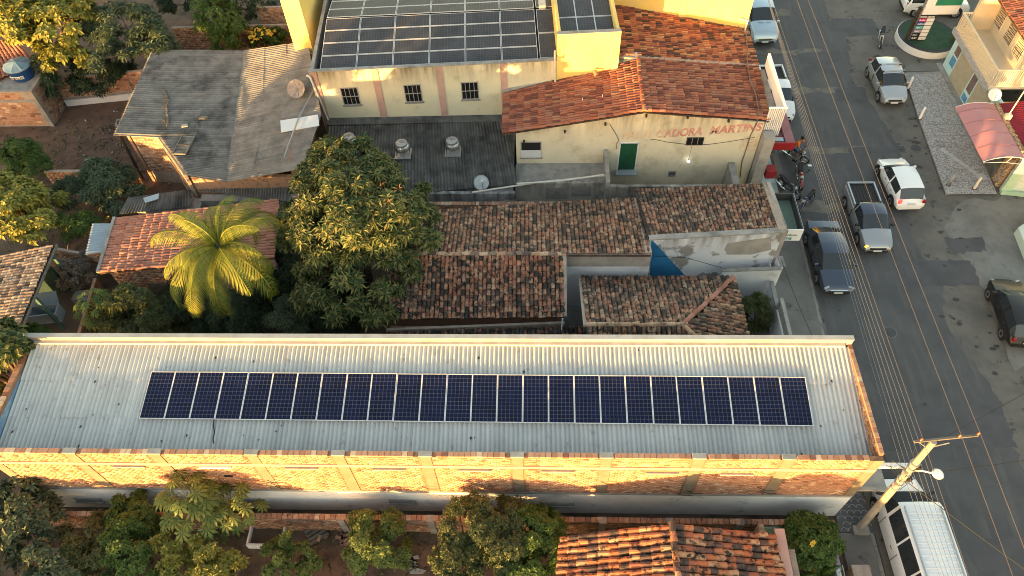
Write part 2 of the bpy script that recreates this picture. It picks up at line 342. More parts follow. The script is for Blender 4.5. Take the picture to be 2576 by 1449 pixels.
mat('asphalt_patch', (.084, .084, .088), .85, (.066, .066, .071), .9, bump=.3, bscale=60)
mat('asphalt_scar', (.17, .155, .133), .93, (.1, .094, .083), 1.6, bump=.35, bscale=40)
mat('oil', (.045, .043, .04), .7)
mat('concrete_lot', (.2, .195, .18), .92, (.145, .14, .13), .6, bump=.3, bscale=30, stain=(.11, .106, .1), sscale=1.6, slo=.55, shi=.75)
mat('pavement', (.17, .165, .155), .9, (.13, .127, .12), .8, bump=.25, stain=(.08, .078, .074), sscale=1.3, slo=.6, shi=.7)
mat('kerb', (.26, .25, .23), .9, (.18, .17, .16), 1.5)
mat('paving_slab', (.44, .43, .425), .85, (.21, .205, .203), 12, .42, .58, bump=.2, bscale=20, stain=(.12, .115, .11), sscale=.7, slo=.6, shi=.8)
mat('paving_blue', (.34, .42, .43), .7, (.2, .25, .26), 3)
mat('tactile', (.47, .48, .49), .8, (.4, .41, .42), 2)
mat('fish_scale', (.1, .1, .105), .85, (.075, .075, .08), 1.2, bump=.2)
mat('fish_line', (.34, .34, .33), .85)
mat('white_paint', (.78, .78, .77), .5)
mat('white_metal', (.72, .73, .74), .45, (.62, .63, .64), 2)
mat('sign_white', (.75, .76, .77), .4)
mat('sign_green', (.02, .2, .12), .5)
mat('sign_teal', (.08, .3, .29), .5)
mat('maroon', (.24, .012, .018), .5, (.2, .01, .015), 2)
mat('maroon_top', (.28, .12, .14), .7, (.24, .1, .12), 2)
mat('green_slab', (.13, .19, .155), .75, (.11, .165, .135), 1.4)
mat('dark_metal', (.05, .052, .058), .5, (.035, .037, .042), 2)
mat('steel', (.42, .43, .44), .35, metal=.8)
mat('galv', (.4, .41, .42), .4, (.33, .34, .35), 4, metal=.6)
mat('black', (.012, .012, .013), .6)
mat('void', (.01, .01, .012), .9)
mat('rubber', (.018, .018, .019), .85)
mat('window_dark', (.012, .013, .015), .12, spec=.5)
mat('green_door', (.012, .085, .04), .6, (.01, .06, .03), 2.2)
mat('lettering_red', (.46, .19, .17), .85, (.56, .36, .28), 3)
mat('lettering_faint', (.55, .35, .25), .85, (.64, .5, .35), 3)
mat('lettering_ghost', (.6, .45, .315), .85, (.67, .575, .385), 3)
mat('lettering_badge', (.52, .32, .25), .85, (.6, .48, .34), 6, .4, .5)
mat('lettering_white', (.8, .8, .8), .5); mat('lettering_black', (.02, .02, .02), .5); mat('lettering_grey', (.4, .47, .42), .6); mat('lettering_green', (.03, .16, .1), .5)
mat('pv_cell', (.003, .006, .034), .14, (.0025, .0045, .025), .8, spec=.28, rand=.3)
mat('pv_line', (.075, .075, .1), .4); mat('pv_line_gold', (.3, .22, .12), .4)
mat('pv_frame', (.66, .67, .68), .4, metal=.2)
mat('pv_cell_dusty', (.055, .057, .066), .4, (.035, .035, .043), .8, spec=.2, rand=.1)
mat('pv_line_dusty', (.1, .09, .085), .5)
mat('wood_dark', (.05, .036, .026), .9, (.03, .022, .017), 4)
mat('wood_grey', (.16, .145, .125), .9, (.1, .09, .08), 4)
mat('wood_teal', (.06, .13, .12), .85, (.05, .095, .09), 3)
mat('wood_orange', (.45, .2, .06), .8)
mat('teal_wall', (.012, .04, .036), .85, (.01, .032, .03), 1.4)
mat('tank_blue', (.012, .055, .2), .45); mat('tank_lid', (.17, .27, .36), .5, (.13, .22, .31), 3)
mat('pvc', (.62, .6, .55), .5, (.5, .48, .43), 4)
mat('cable', (.02, .02, .02), .6); mat('wire_copper', (.2, .15, .115), .5, metal=.2); mat('wire_alu', (.22, .21, .2), .5, metal=.2)
mat('insulator', (.12, .05, .03), .3)
mat('pole_concrete', (.28, .265, .235), .9, (.22, .205, .185), 3, bump=.3)
mat('lamp_glass', (.8, .8, .78), .2, coat=.5)
mat('bulb_glow', (1, .97, .88), .3, emit=.6)
mat('canopy_pink', (.44, .2, .2), .55, (.4, .175, .175), 1.2)
piece_mat('pebble', [(8, (.42, .27, .13)), (8, (.34, .2, .09)), (5, (.5, .36, .2)), (5, (.16, .09, .05))], dirt=None)
mat('house_cream', (.6, .52, .38), .85, (.54, .47, .35), 1); mat('house_cream_sunlit', (.56, .33, .1), .85, (.5, .3, .1), 1)  # the orange one is the cream wall with evening sun put into its colour
mat('rail_cream', (.66, .58, .44), .6)
mat('mint', (.36, .52, .36), .8, (.42, .56, .42), 1.4); mat('mint_pale', (.48, .58, .5), .85, (.56, .62, .56), 1.4, stain=(.3, .2, .14), sscale=1.4, slo=.6, shi=.72)
mat('aqua', (.42, .66, .68), .7, (.56, .7, .72), 1.3)
mat('shutter', (.42, .38, .28), .6, (.36, .33, .25), 2); mat('marble', (.42, .42, .44), .5, (.28, .28, .3), 6)
mat('photo_brown', (.24, .15, .12), .5, (.08, .07, .09), 9); mat('photo_blue', (.05, .2, .42), .5, (.16, .36, .56), 7)
mat('turf', (.018, .055, .03), .95, (.03, .08, .045), 3, bump=.5, bscale=60)
mat('planter_rim', (.03, .032, .037), .7)
mat('p_magenta', (.5, .04, .18), .5); mat('p_blue', (.02, .05, .3), .5); mat('p_teal', (.08, .42, .38), .5); mat('p_lilac', (.3, .28, .42), .5)
mat('pier_cement', (.21, .17, .125), .9, (.165, .135, .1), 2.2, bump=.3); mat('tyre', (.014, .014, .015), .85); mat('rim', (.45, .46, .47), .35, metal=.7); mat('glass_car', (.02, .026, .032), .05, spec=.6, coat=.4)
mat('car_silver', (.42, .45, .48), .32, metal=.55, coat=.6); mat('car_white', (.72, .75, .77), .35, coat=.6); mat('car_navy', (.05, .066, .1), .3, metal=.4, coat=.8)
mat('car_black', (.01, .011, .013), .45, coat=.25); mat('car_red', (.16, .008, .014), .35, coat=.7); mat('car_blue', (.42, .53, .62), .32, metal=.4, coat=.6); mat('car_pickup', (.34, .36, .39), .34, metal=.55, coat=.6)
mat('trim', (.02, .02, .022), .6); mat('chrome', (.6, .6, .6), .15, metal=1); mat('headlight', (.33, .35, .36), .1, coat=.8); mat('tail_red', (.25, .006, .006), .2, coat=.6)
mat('tail_lit', (1, .05, .03), .3, emit=.35); mat('indicator_lit', (1, .38, .03), .3, emit=.35)
mat('plate', (.62, .64, .64), .5); mat('bed_liner', (.014, .014, .015), .8)
mat('bike_red', (.22, .008, .014), .3, coat=.6); mat('bike_black', (.012, .012, .014), .35, coat=.5); mat('bike_grey', (.2, .2, .22), .4, metal=.5); mat('bike_purple', (.06, .04, .1), .4)
mat('skin', (.22, .11, .07), .6); mat('shirt_orange', (.55, .16, .03), .85); mat('denim', (.07, .13, .22), .9); mat('hair', (.012, .01, .009), .8)
mat('bark', (.14, .105, .08), .95, (.09, .07, .052), 6, bump=.6); mat('palm_bark', (.24, .19, .15), .95, (.15, .12, .095), 9, bump=.6)
mat('twig', (.24, .19, .14), .9)
def leafmat(n, cols, dirt=None): piece_mat(n, cols, rough=.55, dirt=dirt, leaf=True)

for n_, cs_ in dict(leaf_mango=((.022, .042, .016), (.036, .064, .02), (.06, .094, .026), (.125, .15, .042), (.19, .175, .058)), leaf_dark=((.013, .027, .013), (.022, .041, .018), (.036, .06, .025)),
                    leaf_olive=((.03, .045, .014), (.052, .072, .021), (.08, .1, .03), (.11, .118, .04)), leaf_bright=((.032, .068, .011), (.056, .102, .017), (.09, .14, .027)),
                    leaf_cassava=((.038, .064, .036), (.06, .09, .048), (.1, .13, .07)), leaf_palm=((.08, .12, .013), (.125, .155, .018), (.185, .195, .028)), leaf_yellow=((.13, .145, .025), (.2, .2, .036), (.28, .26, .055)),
                    leaf_papaya=((.05, .085, .018), (.085, .125, .028), (.125, .16, .04)), leaf_gold=((.24, .17, .016), (.3, .21, .024), (.14, .12, .02)), leaf_dry=((.16, .13, .1), (.25, .21, .17), (.11, .09, .07)), petal=((.65, .36, .02), (.7, .5, .06))).items():
    leafmat(n_, [(1, c_) for c_ in cs_])

# ------------------------------------------------------------------ the setting
def sheet(name, pts, z, m, kind='structure', parent=None):
    b = MB(); n = len(pts); b.add([(p[0], p[1], z) for p in pts], [tuple(range(n))]); return b.build(name, m, parent, kind=kind)
def rough_poly(pts, step=.5, amp=.12, seed=1):
    r = random.Random(seed); out = []
    for i, p in enumerate(pts):
        q = pts[(i+1) % len(pts)]; L = math.hypot(q[0]-p[0], q[1]-p[1]); n = max(1, int(L/step))
        for k in range(n):
            t = k/n; out.append((p[0]+(q[0]-p[0])*t+r.gauss(0, amp), p[1]+(q[1]-p[1])*t+r.gauss(0, amp)))
    return out
sheet('ground', [(-500, -500), (500, -500), (500, 700), (-500, 700)], -.02, 'soil')
sheet('road', [(14.0, -200), (60, -200), (60, 400), (14.0, 400)], -.012, 'asphalt_old')
edge = [(21.6, -200), (21.6, 0), (21.9, 8), (21.0, 12), (21.3, 17), (20.3, 21), (20.9, 24), (20.2, 27), (21.0, 29.5), (21.6, 33), (21.4, 36), (21.0, 38), (20.4, 41), (21.2, 44), (20.6, 47), (20.9, 60), (21, 300)]
rr = random.Random(4)
fine = [edge[0], edge[1]]
for a, b in zip(edge[1:-1], edge[2:-1]):
    n = int((b[1]-a[1])/.35)
    for k in range(1, n+1): t = k/n; fine.append((a[0]+(b[0]-a[0])*t+rr.gauss(0, .09), a[1]+(b[1]-a[1])*t))
fine.append(edge[-1])
sheet('asphalt_surface', [(14.35, 300), (14.35, -200)]+fine, -.006, 'asphalt')
k = 0
for (x0, x1, y, h) in ((14.6, 20.9, 38.9, .7), (14.4, 19.4, 43.2, .5), (14.4, 20.0, 33.4, .55), (14.5, 17.2, 28.6, .9), (15, 18, 47.5, .8), (14.4, 20.6, 50.5, .9)):
    k += 1; sheet('road_scar', rough_poly([(x0, y), (x1, y+.1), (x1, y+h), (x0, y+h)], .4, .1, k), -.002, 'asphalt_scar')
for (x0, x1, y0, y1) in ((17.5, 20.4, 42.0, 43.3), (18.6, 21.9, 33.2, 34.0), (14.9, 21.3, 14.3, 16.6), (19.2, 22.9, 23.4, 25.2), (19.0, 21.0, 38.2, 39.6), (20.6, 23.6, 45.0, 47.2), (17.6, 22.8, 8.2, 10.5), (22.0, 24.0, 25.6, 26.8)):
    k += 1; sheet('road_patch', rough_poly([(x0, y0), (x1, y0+.2), (x1, y1), (x0, y1-.1)], .22, .06, k), .001, 'asphalt_patch')
for i in range(46):
    x, y = rnd.choice([(rnd.uniform(21, 25), rnd.uniform(18, 30)), (rnd.uniform(14.5, 22), rnd.uniform(12, 45)), (rnd.uniform(21.5, 23.6), rnd.uniform(30, 37))]); s = rnd.uniform(.04, .15)
    sheet('oil_stain', [(x+math.cos(a*.9)*s*rnd.uniform(.6, 1.2)*1.3, y+math.sin(a*.9)*s*rnd.uniform(.5, 1.1)) for a in range(7)], .004+.0001*i, 'oil')
sheet('side_street', rough_poly([(22.6, 18.5), (60, 18.5), (60, 29.6), (24, 29.6), (22.2, 27.6), (22.9, 23.2)], .6, .12, 77), -.004, 'concrete_lot')
def slab(name, pts, z, m, kind='structure'): return MB().prism(pts, -.1, z).build(name, m, kind=kind)
slab('pavement', [(12.5, -60), (13.75, -60), (13.75, 10.55), (12.5, 10.55)], .11, 'pavement')
slab('pavement', [(12.5, 12.4), (13.75, 12.4), (14.2, 26.7), (14.2, 27.5), (11.9, 27.5), (11.9, 12.4)], .11, 'pavement')
slab('pavement', [(12.35, 27.52), (13.7, 27.52), (13.9, 45), (13.9, 120), (12.35, 120)], .13, 'paving_blue')
tp = slab('pavement', [(12.5, 10.57), (13.95, 10.57), (13.85, 12.38), (12.5, 12.38)], .118, 'fish_scale')
b = MB()
for i in range(5):
    for j in range(7):
        cx, cy = 12.72+i*.29+(j % 2)*.145, 10.62+j*.25
        if cx > 13.8: continue
        b.tube([(cx+.145*math.cos(a), cy+.145*math.sin(a), .121) for a in [math.pi*q/8 for q in range(9)]], .012, 4)
b.build('scale_joint', 'fish_line', tp, kind='stuff')
b = MB()
for y in range(-20, 12): b.box(13.76, 13.9, y+.01, y+.99, -.1, .1)
b.build('kerb', 'kerb', kind='structure')
b = MB()
for y in range(13, 27): b.box(13.80+(y-13)*.03, 13.93+(y-13)*.03, y+.01, y+.99, -.1, .1)
b.build('kerb', 'kerb', kind='structure')
# pale patterned corner pavement on the right, in cast slabs
RP = [(23.9, 40.9), (23.5, 36.6), (23.05, 29.95), (25.95, 30.35), (26.1, 33), (26.6, 38), (26.75, 41.0)]
slab('pavement', [(23.95, 41.0), (24.25, 41.8), (26.85, 42.0), (26.8, 41.02)], .1, 'pavement')
pv = slab('patterned_pavement', RP, .095, 'cement')
V = MB()
def inpoly(x, y, P):
    c = False
    for (x1, y1), (x2, y2) in zip(P, P[1:]+P[:1]):
        if (y1 > y) != (y2 > y) and x < (x2-x1)*(y-y1)/(y2-y1)+x1: c = not c
    return c
sb = []
for i in range(4):
    for j in range(12):
        x, y = 23.0+i*.98+.49-(.0), 29.9+j*.98+.49
        x0, x1, y0, y1 = x-.48, x+.48, y-.48, y+.48
        lx = lambda yy: 23.07+(yy-29.95)*.0665 if yy < 36.6 else 23.5+(yy-36.6)*.093
        q = [(max(x0, lx(y0)+.03), y0), (x1, y0), (x1, y1), (max(x0, lx(y1)+.03), y1)]
        if inpoly(x, y, RP) or inpoly(x+.35, y, RP):
            q = [(min(px, 25.9+(py-30)*.07), py) for px, py in q]
            MB().prism(q, .09, .112+rnd.uniform(0, .004)).build('paving_slab', 'paving_slab', pv)
b = MB()
for p, q in zip(RP[:3], RP[1:3]): b.wall(p, q, .1, -.1, .1)
b.build('kerb', 'kerb', kind='structure')
P1, P2 = np.array([23.97, 33.64]), np.array([25.35, 31.45])
for i in range(9):
    a, c = P1+(P2-P1)*i/9.3, P1+(P2-P1)*(i+.94)/9.3; d = (c-a)/np.linalg.norm(c-a); n_ = np.array([-d[1], d[0]])*.13
    MB().prism([tuple(a-n_), tuple(c-n_), tuple(c+n_), tuple(a+n_)], .1, .122).build('tactile_tile', 'tactile', pv)
MB().prism([(25.2, 31.5), (25.75, 31.55), (25.8, 31.05), (25.25, 31.0)], .1, .122).build('tactile_tile', 'tactile', pv)
# sandy yards behind the houses
sheet('yard', rough_poly([(-60, 29), (-21, 29), (-22, 48), (-60, 48)], 1.2, .2, 5), -.008, 'yard_soil')
sheet('yard', rough_poly([(-22, -8), (2, -8), (2, 9.8), (-22, 9.8)], 1., .1, 6), -.008, 'yard_soil')
sheet('yard', [(8.5, -8), (12, -8), (12, 10.4), (8.5, 10.4)], -.01, 'yard_soil')
sheet('courtyard', [(-7, 16.8), (12, 16.8), (12, 26.4), (-7, 26.4)], -.006, 'cement')
# ------------------------------------------------------------------ helpers for buildings
def gable(mb, poly, y0, y1):      # polygon in (x, z) extruded along y
    n = len(poly)
    return mb.add([(x, y0, z) for x, z in poly]+[(x, y1, z) for x, z in poly], [tuple(range(n)), tuple(range(n, 2*n))[::-1]]+[(i, n+i, n+(i+1) % n, (i+1) % n) for i in range(n)])
def window(root, x, z, w, h, y, bars=(4, 2), frame='dark_metal', glass='window_dark', sill=True, depth=.12, local=False, name='window', slats=0):
    """window in a wall whose face looks to -Y at y"""
    f = MB(); t = .05
    f.box(x-w/2, x-w/2+t, y-.03, y+.1, z-h/2, z+h/2).box(x+w/2-t, x+w/2, y-.03, y+.1, z-h/2, z+h/2).box(x-w/2+t, x+w/2-t, y-.03, y+.1, z+h/2-t, z+h/2).box(x-w/2+t, x+w/2-t, y-.03, y+.1, z-h/2, z-h/2+t)
    W_ = f.build(name, frame, root, local=local)
    g = MB().box(x-w/2+t, x+w/2-t, y-.008, y+.05, z-h/2+t, z+h/2-t).build('pane', glass, W_, local=local)
    b = MB()
    for i in range(1, bars[0]): xx = x-w/2+w*i/bars[0]; b.box(xx-.014, xx+.014, y-.034, y-.01, z-h/2+t, z+h/2-t)
    for j in range(1, bars[1]): zz = z-h/2+h*j/bars[1]; b.box(x-w/2+t, x+w/2-t, y-.044, y-.016, zz-.02, zz+.02)
    if b.v: b.build('bar', frame if frame != 'dark_metal' else 'cement_pale', W_, local=local)
    if sill: MB().box(x-w/2-.06, x+w/2+.06, y-.09, y+.02, z-h/2-.07, z-h/2-.003).build('sill', 'cement', W_, local=local)
    return W_
def text(root, body, x, y, z, size, m, shear=0., rot=0., bold=.0, wide=1., name='lettering', face='S', depth=.004):
    c = bpy.data.curves.new(name, 'FONT'); c.body = body; c.size = size; c.shear = shear; c.offset = bold; c.extrude = depth; c.materials.append(MATS[m])
    o = bpy.data.objects.new(name, c); COL.objects.link(o); o.parent = root
    M = Matrix.Translation(Vector((x, y, z))-(wloc(root) if root else Vector())) @ ({'S': Matrix.Rotation(0, 4, 'Z'), 'W': Matrix.Rotation(R(-90), 4, 'Z'), 'E': Matrix.Rotation(R(90), 4, 'Z'), 'N': Matrix.Rotation(R(180), 4, 'Z')}[face]) @ Matrix.Rotation(R(90), 4, 'X') @ Matrix.Rotation(rot, 4, 'Z') @ Matrix.Diagonal((wide, 1, 1, 1))
    o.matrix_basis = M; return o

# ------------------------------------------------------------------ the long warehouse with the row of blue panels
wh = thing('warehouse', 'long brick warehouse with a pale corrugated roof and white plastered base', 'building', (-4.3, 13.8, 0))
X0, X1, Y0, Y1, ZS, ZN = -21.25, 12.5, 11.3, 16.4, 5.72, 6.08
MB().box(X0, X1, Y0, Y0+.2, 0, 2.17).build('plaster_wall', 'white_plaster', wh)
MB().box(X0, X1, Y0+.012, Y0+.2, 2.172, 5.61).build('brick_wall', 'mortar_warm', wh)
MB().box(X0, X0+.2, Y0+.203, Y1-.203, 0, ZS).build('end_wall', 'mortar_warm', wh); MB().box(X1-.14, X1, Y0+.203, Y1-.203, 0, ZS).build('end_wall', 'mortar_warm', wh)
MB().box(X0, X1, Y1-.2, Y1, 0, ZN).build('rear_wall', 'cement_pale', wh)
pil = [atY(px, 1140, Y0)[0] for px in (-45, 173, 385, 628, 847, 1067, 1301, 1529, 1767, 1998, 2215)]
pil[-1] = X1-.16
for x in pil:
    MB().box(max(x-.2, X0), min(x+.2, X1+.004), Y0-.012, Y0+.004, 2.2, 5.66).build('pilaster', 'pier_cement', wh)
    if x < 12: MB().box(max(x-.26, X0), x+.24, Y0-.014, Y0+.2, 5.665, 5.735).build('pilaster_cap', 'cement_pale', wh)
MB().box(X0, X1, Y0-.018, Y0+.008, 4.66, 4.86).build('ring_beam', 'mortar', wh)
MB().box(X0, X1+.002, Y0-.016, Y0+.006, 2.13, 2.3).build('floor_beam', 'cement_pale', wh)
vents = [(atY(px, py, Y0)[0], z) for px, py, z in ((324, 1171, 4.55), (538, 1171, 4.55), (756, 1174, 4.55), (978, 1178, 4.53), (1195, 1181, 4.52), (1403, 1184, 4.5), (1665, 1190, 4.42), (1852, 1194, 4.38))]
def skipb(u, z):
    x = X0+u
    if any(abs(x-p) < .31 for p in pil) or 4.6 < z < 4.92: return True
    return any(abs(x-vx) < .72 and abs(z-vz) < .12 for vx, vz in vents)
bricks(wh, (X0, Y0+.012), (X1, Y0+.012), 2.31, 5.6, 'brick_clay', .215, .108, .016, skipb)
for i, (x, z) in enumerate(vents):
    MB().box(x-.62, x+.62, Y0-.06, Y0+.01, z-.075, z+.02).build('vent_ledge', 'cement_pale' if i != 1 else 'white_paint', wh)
b = MB(); x = X0
while x < X1-.25:
    if not any(abs(x+.1-p) < .36 for p in pil): b.box(x, x+.2, Y0-.006, Y0+.19, 5.612, 5.70+rnd.uniform(-.008, .012))
    x += .213
b.build('coping_bricks', 'brick_clay', wh, kind='stuff')
b = MB()
for xx, n in ((X0, 0), (X1, 1)):
    y = Y0+.22
    while y < Y1-.4:
        b.box(xx-.01 if n == 0 else xx-.145, xx+.195 if n == 0 else xx+.012, y, y+.2, ZS+.002, ZS+.05+rnd.uniform(0, .02)); y += .213
b.build('coping_bricks', 'brick_clay', wh, kind='stuff')
ic = MB(); bricks(wh, (X1-.14, Y1-.25), (X1-.14, Y0+.25), 5.05, 5.68, 'brick_clay', .215, .108, .012, limit=0)
MB().box(X0+.2, X0+.235, Y0+.22, Y1-.3, 4.9, 5.56).build('painted_flashing', 'flashing_blue', wh)
MB().box(X0+.3, X1-.3, Y1-.34, Y1-.203, 5.74, 5.88).build('roof_flashing', 'coping_white', wh)
MB().box(X0-.02, X1+.02, Y1-.205, Y1+.01, ZN+.003, ZN+.03).build('coping', 'coping_white', wh)
MB().box(X1-.19, X1-.145, Y0+.25, Y1-.45, 5.0, 5.12).build('roof_flashing', 'cement_pale', wh)
RA, RB, RC_, RD_ = (X0+.25, Y1-.3, 5.76), (X1-.148, Y1-.3, 5.76), (X1-.148, Y0+.22, 5.0), (X0+.25, Y0+.22, 5.0)
corrugated(wh, RA, RB, RC_, RD_, 31, 3, 'sheet_white', 6, .04, jit=.014)
rz = lambda y: 5.0+(y-Y0-.22)/(Y1-.3-Y0-.22)*.76
for px, py in ((222, 1256), (625, 1258), (1013, 1260), (1410, 1267)):
    q = atY(px, py, Y0)
    w_ = window(wh, q[0], q[2], 1.15, .36, Y0, (2, 4), 'cement_pale', 'void', True)
q = atY(575, 1197, Y0); MB().box(q[0]-.16, q[0]+.16, Y0-.035, Y0+.01, q[2]-.05, q[2]+.05).build('missing_brick', 'void', wh)
for px, py in ((700, 1215), (710, 1222), (690, 1207), (1080, 1223), (1310, 1215), (1720, 1240), (1745, 1234), (1530, 1211), (1925, 1226), (1930, 1234)):
    q = atY(px, py, Y0); MB().tube([(q[0]-.3, Y0-.02, q[2]+.02), (q[0], Y0-.12, q[2]), (q[0]+.35, Y0-.1, q[2]-.04)], .014, 4).build('rebar', 'wood_dark', wh)
MB().box(X1, X1+1.15, Y0+.05, Y0+.22, 4.85, 5.0).build('marquise', 'white_paint', wh)
MB().box(X1, X1+1.2, Y0+.2, Y0+1.3, 2.62, 2.74).box(X1, X1+1.22, Y0+.06, Y0+.197, 2.6, 2.78).build('marquise', 'cement_pale', wh)
sg = MB().box(X1+.01, X1+.95, Y0+1.55, Y0+1.62, 1.9, 2.75).build('shop_banner', 'sign_white', wh)
MB().box(X1+.01, X1+.95, Y0+1.53, Y0+1.548, 2.6, 2.75).build('banner_stripe', 'sign_green', sg)
text(sg, 'AVISTA', X1+.05, Y0+1.547, 2.38, .2, 'lettering_black', bold=.004)
MB().box(X1+.03, X1+.9, Y0+1.53, Y0+1.547, 1.95, 2.28).build('banner_print', 'maroon', sg)
# black cable on the roof
pts = [at(543, 1056, 5.1), at(542, 1075, 5.0), at(546, 1095, 4.93), at(543, 1112, 4.86), at(545, 1124, 4.8)]
tag(MB().tube([(p[0], p[1], rz(p[1])+.05) for p in pts], .022, 5).build('cable', 'cable'), 'black cable running down from the panels to the roof edge', 'cable')

b = MB()
for i in range(70):
    x, y = rnd.uniform(X0+.5, X1-.5), rnd.uniform(Y0+.3, Y1-.5); s = rnd.uniform(.015, .05); b.add([(x+s*math.cos(a)*rnd.uniform(.6, 1.2), y+1.5*s*math.sin(a), rz(y)+.05) for a in (0, 1.2, 2.5, 3.8, 5.1)], [(0, 1, 2, 3, 4)])
tag(b.build('leaf_litter', 'wood_dark', kind='stuff'), 'dead leaves and droppings on the pale corrugated roof', 'litter')
# panels: frame, back sheet, 6 x 12 cells
def panel_mesh(Wp, Lp, cx, cy, thick=.035):
    f = MB(); t = .022
    f.box(0, t, 0, Lp, 0, thick).box(Wp-t, Wp, 0, Lp, 0, thick).box(t, Wp-t, 0, t, 0, thick).box(t, Wp-t, Lp-t, Lp, 0, thick)
    g = MB().box(t, Wp-t, t, Lp-t, .004, thick-.006)
    c = MB(); a = (Wp-2*t-.012)/cx; bb = (Lp-2*t-.012)/cy
    for i in range(cx):
        for j in range(cy):
            x, y = t+.006+i*a, t+.006+j*bb; e = .0075
            c.add([(x+e, y+e, thick-.004), (x+a-e, y+e, thick-.004), (x+a-e, y+bb-e, thick-.004), (x+e, y+bb-e, thick-.004)], [(0, 1, 2, 3)])
    return f, g, c
def make_panel(Wp, Lp, cx, cy, cell, line, name='solar_panel'):
    r = thing(name, 'x', 'solar panel')
    f, g, c = panel_mesh(Wp, Lp, cx, cy)
    f.build('frame', 'pv_frame', r, local=True); g.build('back_sheet', line, r, local=True); c.build('cells', cell, r, local=True, kind='stuff')
    return r
ORD = 'first second third fourth fifth sixth seventh eighth ninth tenth eleventh twelfth thirteenth fourteenth fifteenth sixteenth seventeenth eighteenth nineteenth twentieth'.split()
sp = make_panel(.992, 1.956, 6, 12, 'pv_cell', 'pv_line')
pxl = at(354, 1056, 5.23); pxr = at(2043, 1068, 5.23)
ang = math.atan2(.76, 4.58); pitch = (pxr[0]-pxl[0])/26
for i in range(26):
    o = sp if i == 0 else copy_tree(sp)
    y0 = 12.92-(i/25)*.1
    o.location = (pxl[0]+pitch*i, y0, rz(y0)+.11); o.rotation_euler = (ang+rnd.gauss(0, .004), rnd.gauss(0, .004), rnd.gauss(0, .0015)-.002)
    o['group'] = 'blue panels in one row on the pale warehouse roof'
    o['label'] = 'blue solar panel at the left end of the row on the pale roof' if i == 0 else 'blue solar panel at the right end of the row on the pale roof' if i == 25 else f'blue solar panel, {ORD[i]} from the left end on the pale roof' if i < 13 else f'blue solar panel, {ORD[25-i]} from the right end on the pale roof'

# ------------------------------------------------------------------ cream hall with its own roof of panels, and the tower beside it
HZ = R(3.4); HO = Vector((-12.6, 33.45, 0))
hall = thing('hall', 'cream hall with rose pilasters, three barred windows and a roof of dark panels', 'building', HO, HZ)
HL, HN = 13.65, 14.0
MB().box(0, HL, 0, .18, 0, 6.15).build('wall', 'cream_hall', hall, local=True)
MB().box(0, .2, .182, HN, 0, 6.08).build('wall', 'cement', hall, local=True, label='mouldy grey side wall of the hall')
MB().box(0, HL, HN+.002, HN+.2, 0, 6.2).build('wall', 'cream_hall', hall, local=True)
MB().box(-.02, HL, -.03, .21, 6.152, 6.2).build('coping', 'cement', hall, local=True)
MB().box(HL-.3, HL, .182, HN, 0, 5.7).build('wall', 'cement', hall, local=True)
for x in (.06, 3.42, 6.95, 10.5):
    MB().box(x-.02, x+.36, -.045, .003, 1.5, 6.151).build('pilaster', 'rose_pilaster', hall, local=True)
for x in (1.95, 5.5, 8.72):
    window(hall, x, 4.42, .98, 1.2, 0, (4, 2), 'cement_pale', 'window_dark', True, local=True)
MB().box(.2, HL-.3, .185, HN, 5.4, 5.5).build('roof_deck', 'sheet_dark', hall, local=True)
MB().tube([(-.12, -.1, 6.05), (.05, -.12, 5.9), (.35, -.14, 2.9)], .06, 6).build('downpipe', 'pvc', hall, local=True)
MB().box(HL-.75, HL-.35, 4.6, 5.2, 6.3, 6.6).build('inverter_box', 'pvc', hall, local=True)
def hall_w(x, y, z): c, s = math.cos(HZ), math.sin(HZ); return (HO.x+x*c-y*s, HO.y+x*s+y*c, z)
hp = make_panel(1.98, .99, 12, 6, 'pv_cell_dusty', 'pv_line_dusty')
first = True; n = 0
slope = .105; zr = lambda y: 5.84+min(y, 4.55)*slope-max(0, y-4.55)*slope*1.2
rows = [.42+1.03*i for i in range(4)]+[4.66+1.03*i for i in range(7)]
for j, y in enumerate(rows):
    for i in range(6):
        o = hp if first else copy_tree(hp); first = False
        o.location = hall_w(.55+2.015*i, y, zr(y)+.12)
        o.rotation_euler = (math.atan(slope) if j < 4 else -math.atan(slope*1.2), 0, HZ)
        o['label'] = f'dark panel on the cream hall, {ORD[j]} row back, {ORD[i]} from the left'; o['group'] = 'dark panels in rows on the cream hall'
pp = make_panel(.99, 1.98, 6, 12, 'pv_cell_dusty', 'pv_line_dusty')
for j, y in enumerate((.5, 2.52, 4.75, 6.8, 8.85)):
    o = pp if j == 0 else copy_tree(pp)
    o.location = hall_w(12.72, y, zr(y)+.1); o.rotation_euler = (math.atan(slope) if j < 2 else -math.atan(slope*1.2), 0, HZ)
    o['label'] = f'upright dark panel at the hall roof edge, {ORD[j]} back from the front'; o['group'] = 'upright panels at the right edge of the cream hall roof'
tw = thing('roof_tower', 'sunlit yellow block with dark panels on its roof, rising beside the cream hall', 'building', hall_w(HL, .0, 0), HZ)
TW, TD, TZ = 3.3, 9.0, 7.8
MB().box(0, TW, -.02, .16, 0, TZ).build('wall', 'yellow_wall', tw, local=True)
MB().box(0, .16, .162, TD, 0, TZ-.02).build('wall', 'yellow_wall', tw, local=True); MB().box(TW-.16, TW, .162, TD, 0, TZ-.02).build('wall', 'yellow_wall', tw, local=True)
MB().box(0, TW, TD+.002, TD+.16, 0, TZ).build('wall', 'yellow_wall', tw, local=True)
for xa, xb in ((-.05, .28), (TW-.3, TW+.04)): MB().box(xa, xb, -.06, -.022, 4, TZ-.002).build("pilaster", "yellow_wall", tw, local=True)
MB().box(-.06, TW+.05, -.07, .2, TZ+.002, TZ+.05).build('coping', 'cement', tw, local=True)
MB().box(.165, TW-.165, .165, TD, 6.9, 7.0).build('roof_deck', 'sheet_dark', tw, local=True)
